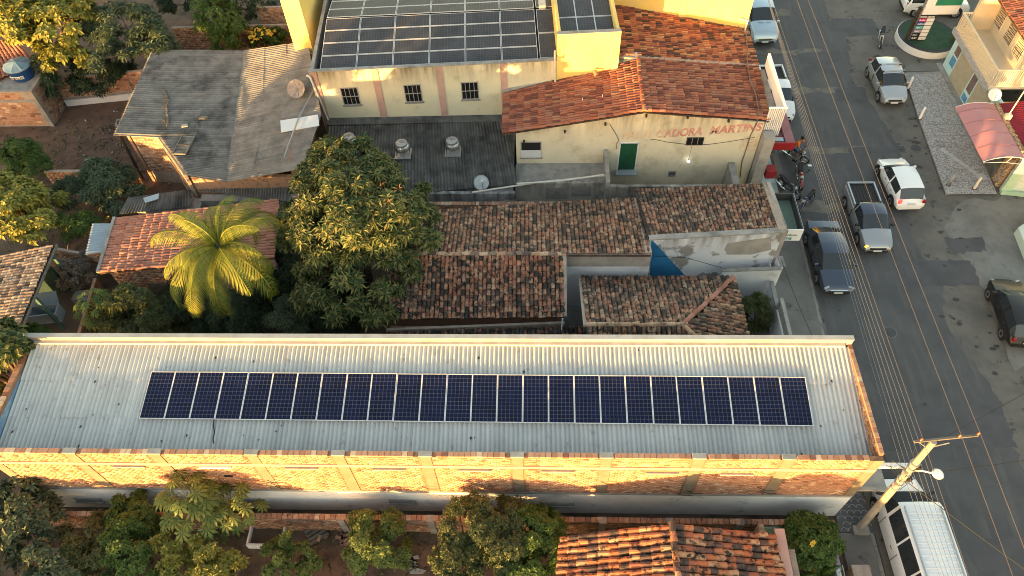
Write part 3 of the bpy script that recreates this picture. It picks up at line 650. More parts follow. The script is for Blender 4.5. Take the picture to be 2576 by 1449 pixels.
MB().tube([(-.18, -.14, 6.9), (-.16, -.16, 5.8), (-.1, -.18, 4.5)], .055, 6).build('downpipe', 'pvc', tw, local=True)
for j in range(4):
    for i in range(3):
        o = copy_tree(pp); y = .3+2.03*j; c, s = math.cos(HZ), math.sin(HZ); x = .17+1.0*i
        bx, by, _ = hall_w(HL, 0, 0); o.location = (bx+x*c-y*s, by+x*s+y*c, 7.12+.05*y); o.rotation_euler = (math.atan(.05), 0, HZ)
        o['label'] = f'panel on the yellow tower roof, {ORD[j]} row back, {("left", "middle", "right")[i]} one of three'; o['group'] = 'panels on the yellow tower roof'
# yellow wing west of the hall and yellow house to the north of the red roof
yw = thing('yellow_wing', 'sunlit yellow end wall standing left of the cream hall', 'building', (-14.2, 38, 0))
q = (at(745, 130, 4.3), at(782, 122, 4.3))
MB().box(q[0][0]-.02, q[1][0]+.2, q[0][1], q[0][1]+5, 0, 8.4).build('wall', 'yellow_wall', yw)
MB().box(q[0][0]-.3, q[1][0]+.45, q[0][1]-.25, q[0][1]-.005, 3.9, 4.3).build('rubble_footing', 'cement', yw)
nb = thing('yellow_house', 'yellow house with a lit side wall behind the red tiled roof', 'building', (8, 42, 0))
a, c = at(1548, 22, 5.5), at(1868, 62, 4.9)
MB().wall((a[0]-.3, a[1]), (c[0]+.15, c[1]-.4), .2, 0, 9.0).build('wall', 'yellow_wall', nb)
MB().wall((a[0]-.3, a[1]+4), (c[0]+.15, c[1]+3.6), .2, 0, 9.0).build('wall', 'yellow_wall', nb)
t_ = .515; m0 = a+(c-a)*t_; MB().box(m0[0]-.2, m0[0]+.2, m0[1]-.32, m0[1]-.2, 4, 9.0).build('pilaster', 'yellow_wall', nb)
e = at(1868, 55, 5.0); MB().tube([(e[0]-.4, e[1]-.6, 5.6), (e[0]+.1, e[1]-.6, 5.5), (e[0], e[1]-.8, 4.2)], .05, 6).build('downpipe', 'pvc', nb)

# ------------------------------------------------------------------ bakery
bk = thing('bakery', 'cream bakery with a red tiled gable roof and painted lettering on its side wall', 'building', (5, 32.8, 0))
BY = 30.75; RX, RZb, WZ, EZ = 5.5, 5.62, 4.28, 4.76
gable(MB(), [(-1.25, 0), (11.95, 0), (11.95, EZ-.07), (RX, RZb-.1), (-1.25, WZ+.04)], BY, BY+.2).build('wall', 'cream_bakery', bk)
MB().box(-1.25, -1.05, BY+.202, 34.0, 0, WZ).build('wall', 'cream_bakery', bk); MB().box(11.75, 11.95, BY+.202, 39.5, 0, EZ-.1).build('wall', 'cream_bakery', bk)
wA, wB, wC, wD = (RX, BY-.12, RZb), (RX, 35.0, RZb), (-1.98, 33.8, WZ), (-1.98, BY-.25, WZ)
bed(bk, [wA, wB, wC, wD]); tiles(bk, wA, wB, wC, wD, 21, 19, 'tile_red', limit=150)
eA, eB, eC, eD = (RX, 35.1, RZb), (RX, BY-.12, RZb), (12.2, BY+.1, EZ), (12.4, 35.45, EZ)
bed(bk, [eA, eB, eC, eD]); tiles(bk, eA, eB, eC, eD, 22, 18, 'tile_red', limit=150)
ridge_tiles(bk, (RX, 35.1, RZb+.02), (RX, BY-.15, RZb+.02), 11, 'tile_red')
MB().slab([(RX-.2, 30.7, RZb+.0), (RX+.22, 30.7, RZb+.0), (RX+.22, 35.0, RZb), (RX-.2, 35.0, RZb)], .1).build('ridge_mortar', 'mortar', bk)
MB().slab([(-1.98, 33.82, WZ+.1), (RX, 35.02, RZb+.06), (RX, 35.5, RZb+.16), (-1.98, 34.25, WZ+.2)], .12).build('gutter', 'galv', bk)
nA, nB, nC, nD = (4.55, 40.1, 5.75), (4.55, 35.2, 5.75), (12.42, 35.5, 4.78), (12.4, 39.5, 4.78)
nr = thing('red_annex', 'annex with a weathered red tiled roof between the bakery and the yellow house', 'building', (8.5, 37.5, 0))
bed(nr, [nA, nB, nC, nD]); tiles(nr, nA, nB, nC, nD, 24, 21, 'tile_red_north')
MB().slab([(4.5, 35.28, 5.8), (4.5, 35.02, 5.8), (12.45, 35.32, 4.84), (12.45, 35.6, 4.84)], .1).build('mortar_seam', 'mortar', nr)
MB().box(4.6, 11.7, 35.6, 39.4, 0, 4.7).build('wall', 'cream_bakery', nr)
# openings on the side wall
def onb(px, py): p = atY(px, py, BY); return p[0], p[2]
x, z = onb(1336, 376); wv = window(bk, x, z, 1.15, 1.15, BY, (1, 1), 'cement_pale', 'void', True)
bb = MB(); 
for i in range(24): xa = x-.56+i*.0467; bb.box(xa, xa+.0467, BY-.05-.012*(i % 4 in (1, 2)), BY-.034, z-.56, z-.02)
bb.build('shutter_sheet', 'sheet_new', wv)
x, z = onb(1579, 393); dr = MB().box(x-.46, x+.46, BY-.045, BY+.02, z-.98, z+.98).build('door', 'green_door', bk)
MB().box(x-.53, x-.464, BY-.05, BY+.02, z-1.02, z+1.04).box(x+.464, x+.53, BY-.05, BY+.02, z-1.02, z+1.04).box(x-.53, x+.53, BY-.05, BY+.02, z+.984, z+1.05).build('door_frame', 'white_metal', dr)
MB().box(x-.6, x+.6, BY-.4, BY-.002, z-1.16, z-1.03).build('door_step', 'sheet_zinc', dr)
for i in range(5): MB().box(x-.44+.01*i, x-.4+.01*i, BY-.05, BY-.046, z-.9+.36*i, z-.85+.36*i).build('tear', 'void', dr)
x, z = onb(1748, 355); window(bk, x, z, .92, .56, BY, (3, 1), 'dark_metal', 'window_dark', False)
x, z = onb(1690, 437); window(bk, x, z, .42, .42, BY, (1, 4), 'cement', 'window_dark', False)
x, z = onb(1731, 398)
lb = thing('wall_lamp', 'lit round bulb hanging from a wire on the cream bakery wall', 'lamp', (x, BY-.2, z))
MB().lathe((x, BY-.2, z-.12), [(.0, 0), (.06, .02), (.085, .08), (.06, .15), (.03, .19)], 12).build('bulb', 'bulb_glow', lb, smooth=True)
MB().lathe((x, BY-.2, z+.07), [(.035, 0), (.035, .07), (.012, .1)], 8).build('socket', 'black', lb)
MB().tube([(x, BY-.2, z+.16), (x+.03, BY-.1, z+.6), (x+.05, BY-.02, z+.95)], .009, 4).build('flex', 'cable', lb)
pl = bpy.data.lights.new('bulb_light', 'POINT'); pl.energy = .14; pl.color = (1, .95, .82); pl.shadow_soft_size = .09
plo = bpy.data.objects.new('bulb_light', pl); COL.objects.link(plo); plo.parent = lb; plo.location = (0, -.14, -.05)
# painted lettering
def let(body, p0, p1, px_h, m, shear=.28, bold=.03):
    a, c = atY(*p0, BY), atY(*p1, BY); rot = math.atan2(c[2]-a[2], c[0]-a[0])
    o = text(bk, body, a[0], BY-.004, a[2], 1, m, shear, rot, bold, depth=.002)
    bpy.context.view_layer.update(); L = math.hypot(c[0]-a[0], c[2]-a[2]); h = px_h
    w = max(o.dimensions[0], .01); M = o.matrix_basis.copy()
    o.matrix_basis = M @ Matrix.Diagonal((L/w, h, 1, 1)); return o
def zz(x, y): return ((2400+x/4.155)*.6389, (450+y/4.155)*.6389)
HT = .74
let('PA', zz(190, 410), zz(400, 400), HT, 'lettering_faint', bold=.02); let('N', zz(420, 398), zz(480, 395), HT, 'lettering_faint'); let('IFI', zz(500, 393), zz(690, 385), HT, 'lettering_ghost'); let('C', zz(740, 380), zz(890, 372), HT, 'lettering_faint')
let('ADORA', zz(888, 375), zz(1520, 332), HT, 'lettering_red', .2, .038); let('MARTINS', zz(1622, 325), zz(2490, 262), HT, 'lettering_red', .2, .038)
for i, (s_, xa, xb, ya) in enumerate((('SERVIMOS', 2225, 2400, 440), ('CAFÉ DA MANHÃ', 2165, 2430, 478), ('REDE A CASOS BOLO', 2150, 2430, 510), ('MISTO E REFRIGERA', 2140, 2420, 540), ('A PÃO', 2200, 2290, 572), ('CARTÃO VISA', 2185, 2365, 600))):
    let(s_, zz(xa, ya), zz(xb, ya-14), .17, 'lettering_badge', .1, .004)
pts = []
for i in range(29):
    a = 2*math.pi*i/28; r_ = 1.0 if i % 2 else .86
    q = atY(*zz(2275+165*r_*math.cos(a), 515-115*r_*math.sin(a)+math.cos(a)*-14), BY); pts.append((q[0], BY-.004, q[2]))
MB().tube(pts, .012, 4, False).build('painted_star_frame', 'lettering_badge', bk)
# cables and pipes on the wall
for pl_, r_ in (([zz(660, 415), zz(720, 402), zz(950, 450), zz(1280, 490), zz(1600, 490), zz(2000, 435), zz(2380, 370)], .012), ([zz(0, 150), zz(80, 280), zz(155, 415), zz(110, 480), zz(115, 560)], .014)):
    MB().tube([(atY(*p, BY)[0], BY-.03, atY(*p, BY)[2]) for p in pl_], r_, 4).build('wall_cable', 'cable', bk)
cd = [at(1848, 60, 4.95), at(1878, 90, 4.9), at(1880, 160, 4.95), at(1886, 205, 4.92), at(1900, 240, 4.9), at(1908, 285, 4.85)]
cd = [(p[0], p[1], 5.62-(p[0]-RX)*.127+.16) for p in cd]+[(atY(p[0], p[1], BY)[0], BY-.04, atY(p[0], p[1], BY)[2]) for p in (zz(2420, 100), zz(2300, 350), zz(2215, 620), zz(2160, 780), (1862, 445))]
tag(MB().tube(cd, .03, 6).build('conduit', 'wood_grey'), 'grey conduit crossing the red roof and dropping down the bakery wall', 'pipe')
b = MB()
for px, py in ((1300, 462), (1400, 452)): pass
for (a, c) in (((1318, 352), 0), ((1421, 327), 0), ((1523, 308), 0), ((1626, 287), 0), ((1730, 291), 0), ((1833, 300), 0)):
    q = atY(a[0], a[1], BY); b.box(q[0]-.05, q[0]+.05, BY-.14, BY-.003, q[2]-.12, q[2]+.02)
b.build('rafter_end', 'wood_dark', bk)
# front of the bakery: parapet board, fins, column, red canopy
MB().box(12.78, 12.9, 31.0, 35.45, 4.75, 5.62).build('parapet_board', 'white_paint', bk)
MB().box(12.3, 12.77, 31.0, 35.3, 4.55, 4.65).build('parapet_gutter', 'cement', bk)
for i in range(9): xa = 12.06+i*.1; MB().box(xa, xa+.055, 30.86, 30.98, 3.7+.0*i, 5.5).build('fin', 'white_metal', bk)
MB().box(12.02, 12.98, 30.88, 30.96, 5.5, 5.58).build('fin_rail', 'white_metal', bk)
MB().box(11.98, 12.55, 30.1, 30.72, 0, 4.15).build('column', 'cement_pale', bk); MB().box(12.1, 12.5, 30.722, 30.85, 0, 3.6).build('shop_front', 'white_paint', bk)
MB().box(11.952, 12.3, 30.9, 39.4, 0, 4.5).build('facade', 'cement_pale', bk)
cn = MB().box(13.55, 14.05, 31.0, 35.2, 2.75, 3.05).build('canopy', 'maroon_top', bk)
MB().box(12.56, 14.06, 30.9, 30.998, 2.6, 3.1).build('canopy_face', 'maroon', cn); MB().box(12.7, 13.5, 31.2, 31.5, 2.9, 3.0).build('canopy_panel', 'sheet_zinc', cn)
for i in range(6): MB().box(12.6, 13.54, 31.6+i*.5, 31.7+i*.5, 2.85, 2.95).build('canopy_slat', 'maroon', cn)
tag(MB().box(12.62, 13.15, 29.95, 30.5, 1.35, 1.75).box(12.62, 13.15, 29.93, 30.5, 1.752, 1.9).build('red_cabinet', 'maroon'), 'small dark red cabinet with a pale top by the bakery front', 'cabinet')

# low yards between the bakery and the row houses
ly = thing('low_wing', 'low grey and cream wing with streaked walls below the bakery', 'building', (0, 29.3, 0))
MB().box(-8, -1.3, 28.1, 28.3, 0, 2.15).build('wall', 'grey_streaked', ly); MB().box(-1.3, 3.6, 28.9, 29.1, 0, 2.1).build('wall', 'cream_low', ly)
MB().box(-1.3, 3.6, 29.102, 30.74, 1.75, 1.85).build('terrace', 'cement', ly)
MB().box(3.6, 3.8, 28.2, 30.74, 0, 2.9).build('wall', 'cement', ly)
MB().wall((3.81, 28.3), (11.2, 28.6), .16, 0, 2.45, 2.1).build('wall', 'cream_low', ly); MB().box(3.75, 11.2, 28.25, 28.3, 0, .3).build('footing', 'cement', ly)
MB().box(10.6, 10.95, 28.8, 30.7, 0, 1.9).build('stair_wall', 'cement', ly)
q = atY(1290, 484, 28.1); window(ly, -1.6, 1.2, .7, .8, 28.1, (1, 1), 'cement', 'void', False)
MB().box(.4, 1.6, 28.88, 28.897, .9, 1.75).box(1.8, 2.9, 28.88, 28.897, 1.1, 1.9).build('plaster_patch', 'cement', ly)
bw = thing('alley_wall', 'dark mossy brick wall behind the tiled row houses', 'wall', (-1, 27.5, 0))
MB().box(-7, 4.9, 27.4, 27.6, 0, 1.95).build('wall', 'mortar', bw); bricks(bw, (-7, 27.4), (4.9, 27.4), .6, 1.95, 'brick_old', .24, .115, .015, limit=120)
b = MB()
for i in range(56): b.box(-7+i*.212, -7+i*.212+.19, 27.37, 27.62, 1.952, 2.03+rnd.uniform(0, .02))
b.build('coping_bricks', 'brick_old', bw, kind='stuff')
for i, (pts, r_) in enumerate((([(-3.6, 28.0, 2.35), (0, 28.8, 2.3), (3.6, 29.0, 2.6)], .05), ([(-1.2, 28.5, 2.5), (1.2, 28.75, 2.45), (3.5, 28.9, 2.75)], .045))):
    tag(MB().tube(pts, r_, 6).build('water_pipe', 'pvc'), ('longer cream pipe running along the low wing wall', 'shorter cream pipe just above the longer pipe on the low wing')[i], 'pipe', 'pipes along the low wing')

# dark corrugated roof with turbine vents
dk = thing('dark_shed', 'dark corrugated shed roof carrying turbine vents, below the cream hall', 'building', (-6.5, 30.8, 0))
dA, dB, dC, dD = at(828, 318, 2.8), at(1272, 305, 2.5), at(1302, 462, 2.15), at(800, 505, 2.2)
corrugated(dk, dA, dB, dC, dD, 10, 3, 'sheet_dark', 6, .042)
MB().box(-12, -1.4, 28.5, 33.4, 0, 1.9).build('wall', 'cement', dk)
MB().slab([hall_w(.3, -.02, 2.95), hall_w(10.6, -.02, 2.6), hall_w(10.6, -.5, 2.5), hall_w(.3, -.5, 2.85)], .08).build('mortar_flashing', 'sheet_dark', dk)
corrugated(dk, at(1155, 460, 2.2), at(1215, 460, 2.2), at(1222, 484, 2.0), at(1160, 484, 2.0), 1, 1, 'sheet_dark', 5, .03)
def turbine(x, y, z, lab):
    r = thing('turbine_vent', lab, 'roof vent', (x, y, z), 0, 'turbine vents on the dark corrugated roof')
    MB().box(-.42, .42, -.42, .42, .03, .06).build('base_plate', 'galv', r, local=True)
    MB().lathe((0, 0, .06), [(.24, 0), (.24, .2), (.27, .24)], 20).build('neck', 'galv', r, local=True, smooth=True, sharp=40)
    b = MB(); n = 26
    for i in range(n):
        a0 = 2*math.pi*i/n; vs = []
        for k in range(7):
            t = k/6; ph = math.pi*(.12+.76*t); rr_ = .36*math.sin(ph)**.7; a = a0+.5*t
            for da, ex in ((0, .0), (.27, .03)): vs.append((math.cos(a+da)*(rr_+ex), math.sin(a+da)*(rr_+ex), .3+.22-.25*math.cos(ph)))
        b.add(vs, [(2*k, 2*k+1, 2*k+3, 2*k+2) for k in range(6)])
    b.build('vanes', 'steel', r, local=True)
    MB().lathe((0, 0, .3), [(.3, 0), (.3, .5)], 20).build('core', 'galv', r, local=True)
    r.scale = (1.08, 1.08, 1.08); MB().lathe((0, 0, .78), [(.0, .03), (.2, .02), (.24, -.02), (.23, -.04)], 20).build('cap', 'galv', r, local=True, smooth=True); MB().lathe((0, 0, .8), [(.03, 0), (.02, .06)], 8).build('cap_bolt', 'dark_metal', r, local=True)
def roofz(px, py):
    for z in np.arange(1.9, 3.2, .02):
        p = at(px, py, z); N_ = np.cross(np.array(dB)-dA, np.array(dD)-dA)
        if N_.dot(p-dA)*(1 if N_[2] > 0 else -1) > 0: return p
    return p
for px, py, lab in ((1015, 388, 'turbine vent in the middle of the three on the dark roof'), (1140, 382, 'turbine vent nearest the bakery on the dark roof'), (884, 372, 'turbine vent half hidden behind the mango tree')):
    p = roofz(px, py); turbine(p[0], p[1], p[2], lab)
def dish(loc, rad, az, el, lab, m='galv', foot=.5):
    r = thing('satellite_dish', lab, 'satellite dish', loc)
    D = Vector((math.sin(az)*math.cos(el), math.cos(az)*math.cos(el), math.sin(el))); Q = D.to_track_quat('Z', 'Y').to_matrix()
    b = MB(); b.lathe((0, 0, 0), [(0.001, 0), (rad*.4, rad*.03), (rad*.75, rad*.12), (rad, rad*.22), (rad, rad*.25), (rad*.75, rad*.15), (rad*.4, rad*.06), (.001, rad*.03)], 24)
    b.v = [tuple(Q @ Vector(v)+Vector((0, 0, foot))) for v in b.v]; b.build('reflector', m, r, local=True, smooth=True)
    MB().tube([(0, 0, 0), (0, 0, foot-.02)], .03, 6).build('mast', 'galv', r, local=True)
    tip = D*rad*1.0+Vector((0, 0, foot)); MB().tube([tuple(Q @ Vector((0, -rad, rad*.22))+Vector((0, 0, foot))), tuple(tip)], .015, 5).build('feed_arm', 'dark_metal', r, local=True)
    MB().lathe(tuple(tip), [(.04, -.06), (.05, 0), (.04, .06)], 8).build('feed', 'white_metal', r, local=True)
dish(tuple(at(1211, 470, 2.15)), .42, R(160), R(55), 'small grey dish at the lower edge of the dark corrugated roof', 'galv', .3)

# ------------------------------------------------------------------ tiled row houses
h1 = thing('row_house', 'old tiled house with a long ridge between the mango tree and the courtyard', 'building', (-.8, 22, 0))
a1, b1, c1, d1 = (-6.6, 22.2, 4.2), (5.25, 22.15, 4.2), (5.15, 26.75, 3.15), (-6.6, 25.7, 3.2)
bed(h1, [a1, b1, c1, d1]); tiles(h1, b1, a1, d1, c1, 58, 13, 'tile_old2', limit=120)
a2, b2, c2, d2 = (-7.0, 22.12, 4.18), (1.15, 22.12, 4.18), (1.2, 19.4, 3.0), (-7.05, 19.25, 3.0)
bed(h1, [a2, b2, c2, d2]); tiles(h1, a2, b2, c2, d2, 41, 11, 'tile_old', limit=180, jit=.018)
ridge_tiles(h1, (-6.9, 22.16, 4.24), (1.25, 22.16, 4.24), 20, 'tile_pale', .22, .09)
MB().box(1.15, 5.3, 22.17, 22.35, 3.25, 4.16).build('upper_wall', 'bare_plaster', h1); MB().box(1.0, 5.3, 22.14, 22.35, 0, 3.247).build('wall', 'yard_white', h1)
MB().box(5.05, 5.25, 22.352, 26.6, 0, 3.1).build('wall', 'bare_plaster', h1); MB().box(-6.8, 1.0, 19.7, 19.9, 0, 2.9).build('wall', 'brick_old', h1); MB().box(.8, 1.0, 19.902, 22.13, 0, 2.95).build('wall', 'yard_white', h1)
MB().box(-6.6, 5.0, 25.5, 25.7, 0, 3.0).build('wall', 'brick_old', h1)
MB().slab([(1.1, 19.4, 3.0+.07), (1.3, 19.4, 3.07), (1.3, 22.1, 4.25), (1.1, 22.1, 4.25)], .1).build('verge', 'mortar', h1)
MB().slab([(4.95, 22.2, 4.28), (5.3, 22.2, 4.28), (5.25, 26.7, 3.26), (4.9, 26.7, 3.26)], .12).build('verge', 'mortar', h1)
le = thing('lean_to', 'low lean-to with dark mossy tiles at the foot of the tiled house', 'building', (-2.5, 18, 0))
a3, b3, c3, d3 = (-7.1, 18.85, 2.5), (2.2, 19.15, 2.6), (2.2, 16.65, 2.1), (-7.1, 16.65, 2.05)
bed(le, [a3, b3, c3, d3]); tiles(le, a3, b3, c3, d3, 48, 8, 'tile_dark', limit=300, jit=.02)
MB().box(-7, 2.1, 18.9, 19.3, 0, 2.4).build('wall', 'brick_old', le); MB().wall((-7.1, 18.9), (1.2, 19.25), .12, 2.4, 2.62, 2.72).build('mortar_flashing', 'mortar', le)
tag(MB().tube([(1.05, 18.95, 2.55), (1.1, 19.2, 3.2)], .03, 6).build('downpipe', 'white_metal'), 'short white pipe standing at the eave of the tiled house', 'pipe')
hh = thing('hip_house', 'old house with a hipped roof of mossy tiles beside the walled courtyard', 'building', (5.8, 19, 0))
p1, p2, p3, p4 = (2.15, 18.15, 4.2), (6.35, 18.15, 4.2), (9.25, 21.65, 3.05), (2.0, 21.65, 3.05)
bed(hh, [p1, p2, p3, p4])
# north plane: a full rectangle cut along the hip
tiles(hh, (9.25, 18.15, 4.2), (2.1, 18.15, 4.2), (2.0, 21.65, 3.05), (9.25, 21.65, 3.05), 34, 11, 'tile_old2', keep=lambda u, v: (9.25-7.15*u) < 6.3+2.95*v, limit=170, jit=.02)
eN, eS = (9.3, 21.7, 3.05), (9.42, 16.6, 3.05)
bed(hh, [p2, (7.7, 16.6, 3.68), eS, eN])
tiles(hh, (6.35, 21.7, 4.2), (6.35, 16.6, 4.2), eS, eN, 25, 9, 'tile_old2', keep=lambda u, v: (21.7-5.1*u < 18.15+3.5*v) and (21.7-5.1*u > 18.15-1.55*min(1, v*2.2)), limit=90, jit=.02)
bed(hh, [p1, (2.2, 16.6, 3.68), (7.6, 16.6, 3.68), p2])
tiles(hh, p1, (7.9, 18.15, 4.2), (7.9, 16.6, 3.68), (2.15, 16.6, 3.68), 27, 5, 'tile_old2', keep=lambda u, v: 2.15+5.75*u < 6.3+1.4*v, limit=40, jit=.02)
ridge_tiles(hh, (2.1, 18.15, 4.25), (6.3, 18.15, 4.25), 11, 'tile_pale', .22, .09); ridge_tiles(hh, (6.3, 18.2, 4.25), (9.2, 21.6, 3.13), 12, 'tile_faded', .22, .09); ridge_tiles(hh, (6.35, 18.1, 4.25), (7.7, 16.6, 3.75), 5, 'tile_pale', .22, .09)
MB().box(2.3, 9.0, 16.7, 21.4, 0, 2.95).build('wall', 'yard_white', hh)
MB().slab([(1.95, 18.1, 4.26), (2.15, 18.1, 4.26), (2.1, 21.6, 3.12), (1.9, 21.6, 3.12)], .1).build('verge', 'mortar', hh)
h2 = thing('corner_shop', 'tiled corner shop with a peeling white side wall and a sign box over the pavement', 'building', (8.4, 25.4, 0))
sA, sB, sC, sD = (11.45, 23.6, 4.2), (5.35, 23.2, 4.2), (5.05, 27.25, 3.2), (11.7, 27.65, 3.2)
bed(h2, [sA, sB, sC, sD]); tiles(h2, sA, sB, sC, sD, 33, 13, 'tile_old2', limit=260, jit=.016)
wy = lambda x: 23.0+(x-5.3)*.075
MB().wall((5.3, wy(5.3)), (11.65, wy(11.65)), .2, 0, 4.22, 4.2).build('wall', 'peeling_white', h2)
MB().wall((5.25, wy(5.25)-.03), (11.7, wy(11.7)-.03), .3, 4.222, 4.3, 4.28).build('coping', 'cement', h2)
def onw(px, py): 
    y = 23.2
    for _ in range(6): p = atY(px, py, y); y = wy(p[0])
    return p
T = [onw(1637, 601), onw(1634, 720), onw(1748, 720)]; T[0][0] = max(T[0][0], 5.33); T[1][0] = max(5.33, T[1][0]); T[1][2] = max(T[1][2], .02); T[2][2] = max(T[2][2], .02)
MB().add([(p[0], p[1]-.005, p[2]) for p in T]+[(p[0], p[1]+.02, p[2]) for p in T], [(0, 1, 2), (5, 4, 3), (0, 3, 4, 1), (1, 4, 5, 2), (2, 5, 3, 0)]).build('painted_triangle', 'blue_wall', h2)
T = [onw(x_, y_) for x_, y_ in ((1830, 612), (1940, 596), (1940, 628), (1890, 640), (1832, 640), (1822, 628))]
MB().add([(p[0], p[1]-.012, p[2]) for p in T]+[(p[0], p[1]+.02, p[2]) for p in T], [tuple(range(6))]+[(i, 6+i, 6+(i+1) % 6, (i+1) % 6) for i in range(6)]).build('plaster_patch', 'bare_plaster', h2)
MB().wall((11.66, 23.5), (11.78, 27.7), -.2, 0, 4.3, 3.45).build('wall', 'bare_plaster', h2)
bricks(h2, (11.78, 27.6), (11.66, 23.55), 2.5, 4.2, 'brick_clay', .24, .11, .012, top=lambda u: 3.4+u*.2, limit=40)
MB().slab([(11.4, 23.6, 4.33), (11.75, 23.6, 4.33), (11.95, 27.65, 3.4), (11.6, 27.65, 3.4)], .1).build('verge', 'mortar', h2)
MB().slab([(5.2, 23.1, 4.3), (5.5, 23.1, 4.3), (5.2, 27.2, 3.32), (4.95, 27.2, 3.32)], .1).build('verge', 'tile_dark', h2)
s_ = MB().box(11.98, 13.0, 24.45, 26.85, 2.75, 2.85).build('sign_box', 'green_slab', h2)
MB().box(11.8, 13.04, 24.38, 24.447, 2.55, 3.35).build('sign_panel', 'sign_white', s_); MB().box(12.98, 13.04, 24.45, 26.85, 2.55, 3.35).build('sign_back', 'dark_metal', s_); MB().box(11.98, 13.04, 26.852, 26.91, 2.55, 3.35).build('sign_back', 'dark_metal', s_)
MB().box(13.042, 13.05, 24.4, 26.9, 3.3, 3.36).build('sign_trim', 'white_metal', s_)
MB().box(11.85, 12.6, 24.37, 24.378, 2.6, 2.8).build('sign_stripe', 'sign_teal', s_)
text(s_, 'ANUCIÊNCIA', 12.05, 24.374, 2.93, .13, 'lettering_green', bold=.002)
text(s_, 'MADEIRAS', 11.9, 24.365, 2.64, .13, 'lettering_white', bold=.002)
# walled courtyard and front garden
cw = thing('courtyard_wall', 'white courtyard walls with a lattice screen beside the pavement', 'wall', (11.4, 20, 0))
MB().wall((9.05, 22.6), (11.85, 22.72), .14, 0, 2.3).build('wall', 'yard_white', cw); MB().wall((9.0, 22.57), (11.9, 22.69), .2, 2.302, 2.36).build('coping', 'cement', cw)
MB().wall((11.85, 22.86), (11.8, 23.5), -.16, 0, 2.3).build('wall', 'yard_white', cw); MB().wall((11.9, 22.9), (11.85, 23.52), -.24, 2.302, 2.37).build('coping', 'cement', cw)
MB().box(11.5, 11.66, 16.45, 22.58, 0, 1.5).build('wall', 'yard_white', cw)
for k, (ya, yb) in enumerate(((16.6, 18.4), (18.6, 20.9))):
    L_ = MB().box(11.5, 11.66, ya-.12, ya, 1.5, 2.3).box(11.5, 11.66, yb, yb+.12, 1.5, 2.3).box(11.5, 11.66, ya, yb, 2.2, 2.3).build('lattice_frame', 'cement_pale', cw)
    b = MB(); n = int((yb-ya)/.13)
    for i in range(n):
        for j in range(5):
            y, z = ya+.02+i*(yb-ya)/n, 1.52+j*.135
            b.tube([(11.58, y, z), (11.58, y+.12, z+.12)], .018, 4, False); b.tube([(11.58, y, z+.12), (11.58, y+.12, z)], .018, 4, False)
    b.build('lattice', 'kerb', L_)
MB().box(11.48, 11.68, 20.95, 22.58, 1.502, 1.58).build('coping', 'cement', cw)
gt = thing('white_gate', 'small white barred gate at the end of the courtyard', 'gate', (11.5, 23.2, 0))
for i in range(6): MB().box(11.52, 11.56, 22.95+i*.1, 22.98+i*.1, .1, 2.0).build('bar', 'white_metal', gt)
MB().box(11.51, 11.57, 22.92, 23.5, .95, 1.02).box(11.51, 11.57, 22.92, 23.5, 1.95, 2.0).build('rail', 'white_metal', gt)
tag(MB().tube([onw(1640, 640)-np.array([0, .1, 0]), (7.2, 23.0, 2.9), (9.2, 22.6, 2.5)], .012, 4).build('drooping_wire', 'cable'), 'dark wire drooping across the white peeling wall', 'cable')

# ------------------------------------------------------------------ house and walls in front of the warehouse
bt = thing('tiled_house', 'house with a sunlit gable roof of orange and black tiles below the warehouse', 'building', (5, 6.5, 0))
r0, r1 = (4.87, 9.42, 4.2), (4.87, 4.5, 4.2)
wA, wB, wC, wD = r1, r0, (.85, 9.3, 2.95), (.3, 4.5, 2.95)
bed(bt, [wA, wB, wC, wD]); tiles(bt, wA, wB, wC, wD, 20, 11, 'tile_warm', limit=150, jit=.02, rise=.55)
eA, eB, eC, eD = r0, r1, (9.15, 4.5, 2.95), (8.85, 9.5, 2.95)
bed(bt, [eA, eB, eC, eD]); tiles(bt, eA, eB, eC, eD, 20, 11, 'tile_warm', limit=150, jit=.02, rise=.55)
ridge_tiles(bt, (4.87, 9.45, 4.27), (4.87, 4.5, 4.27), 14, 'tile_warm', .26, .12)
MB().box(1.0, 8.7, 4.7, 9.1, 0, 2.85).build('wall', 'mint', bt); gable(MB(), [(1.0, 2.852), (8.7, 2.852), (4.87, 4.05)], 8.9, 9.1).build('gable_wall', 'mortar', bt)
MB().box(8.98, 9.35, 4.5, 9.75, 2.72, 2.86).build('eave_gutter', 'rose_pilaster', bt); MB().box(9.5, 9.72, 4.5, 9.1, 0, 2.45).build('side_wall', 'mortar', bt)
aw = thing('boundary_wall', 'low brick boundary wall along the front of the warehouse', 'wall', (0, 10.5, 0))
MB().box(-21.5, 11.9, 10.4, 10.56, 0, 1.42).build('wall', 'mortar', aw)
bricks(aw, (-21.5, 10.4), (11.9, 10.4), .05, 1.4, 'brick_old', .24, .12, .014, limit=200)
b = MB()
for i in range(150): b.box(-21.4+i*.222, -21.4+i*.222+.2, 10.37, 10.59, 1.422, 1.5+rnd.uniform(0, .025))
b.build('coping_bricks', 'brick_old', aw, kind='stuff')
for x in (-14.9, -8.1, -4.4, -1.0, 2.6, 5.3, 8.1): MB().box(x-.14, x+.14, 10.33, 10.6, 0, 1.52).build('pier', 'cement', aw)
MB().box(8.75, 8.95, 9.2, 10.33, 0, 1.7).build('cross_wall', 'brick_old', aw); MB().box(8.96, 11.6, 10.33, 10.395, 0, 1.2).build('painted_wall', 'mint', aw)
fw = thing('front_fence', 'low tiled front wall with a metal rail beside the pavement', 'fence', (11.9, 6, 0))
MB().box(11.75, 11.93, -2, 10.3, 0, .75).build('wall', 'white_plaster', fw); MB().box(11.72, 11.96, 8.9, 9.7, .752, .8).build('mosaic_top', 'p_lilac', fw)
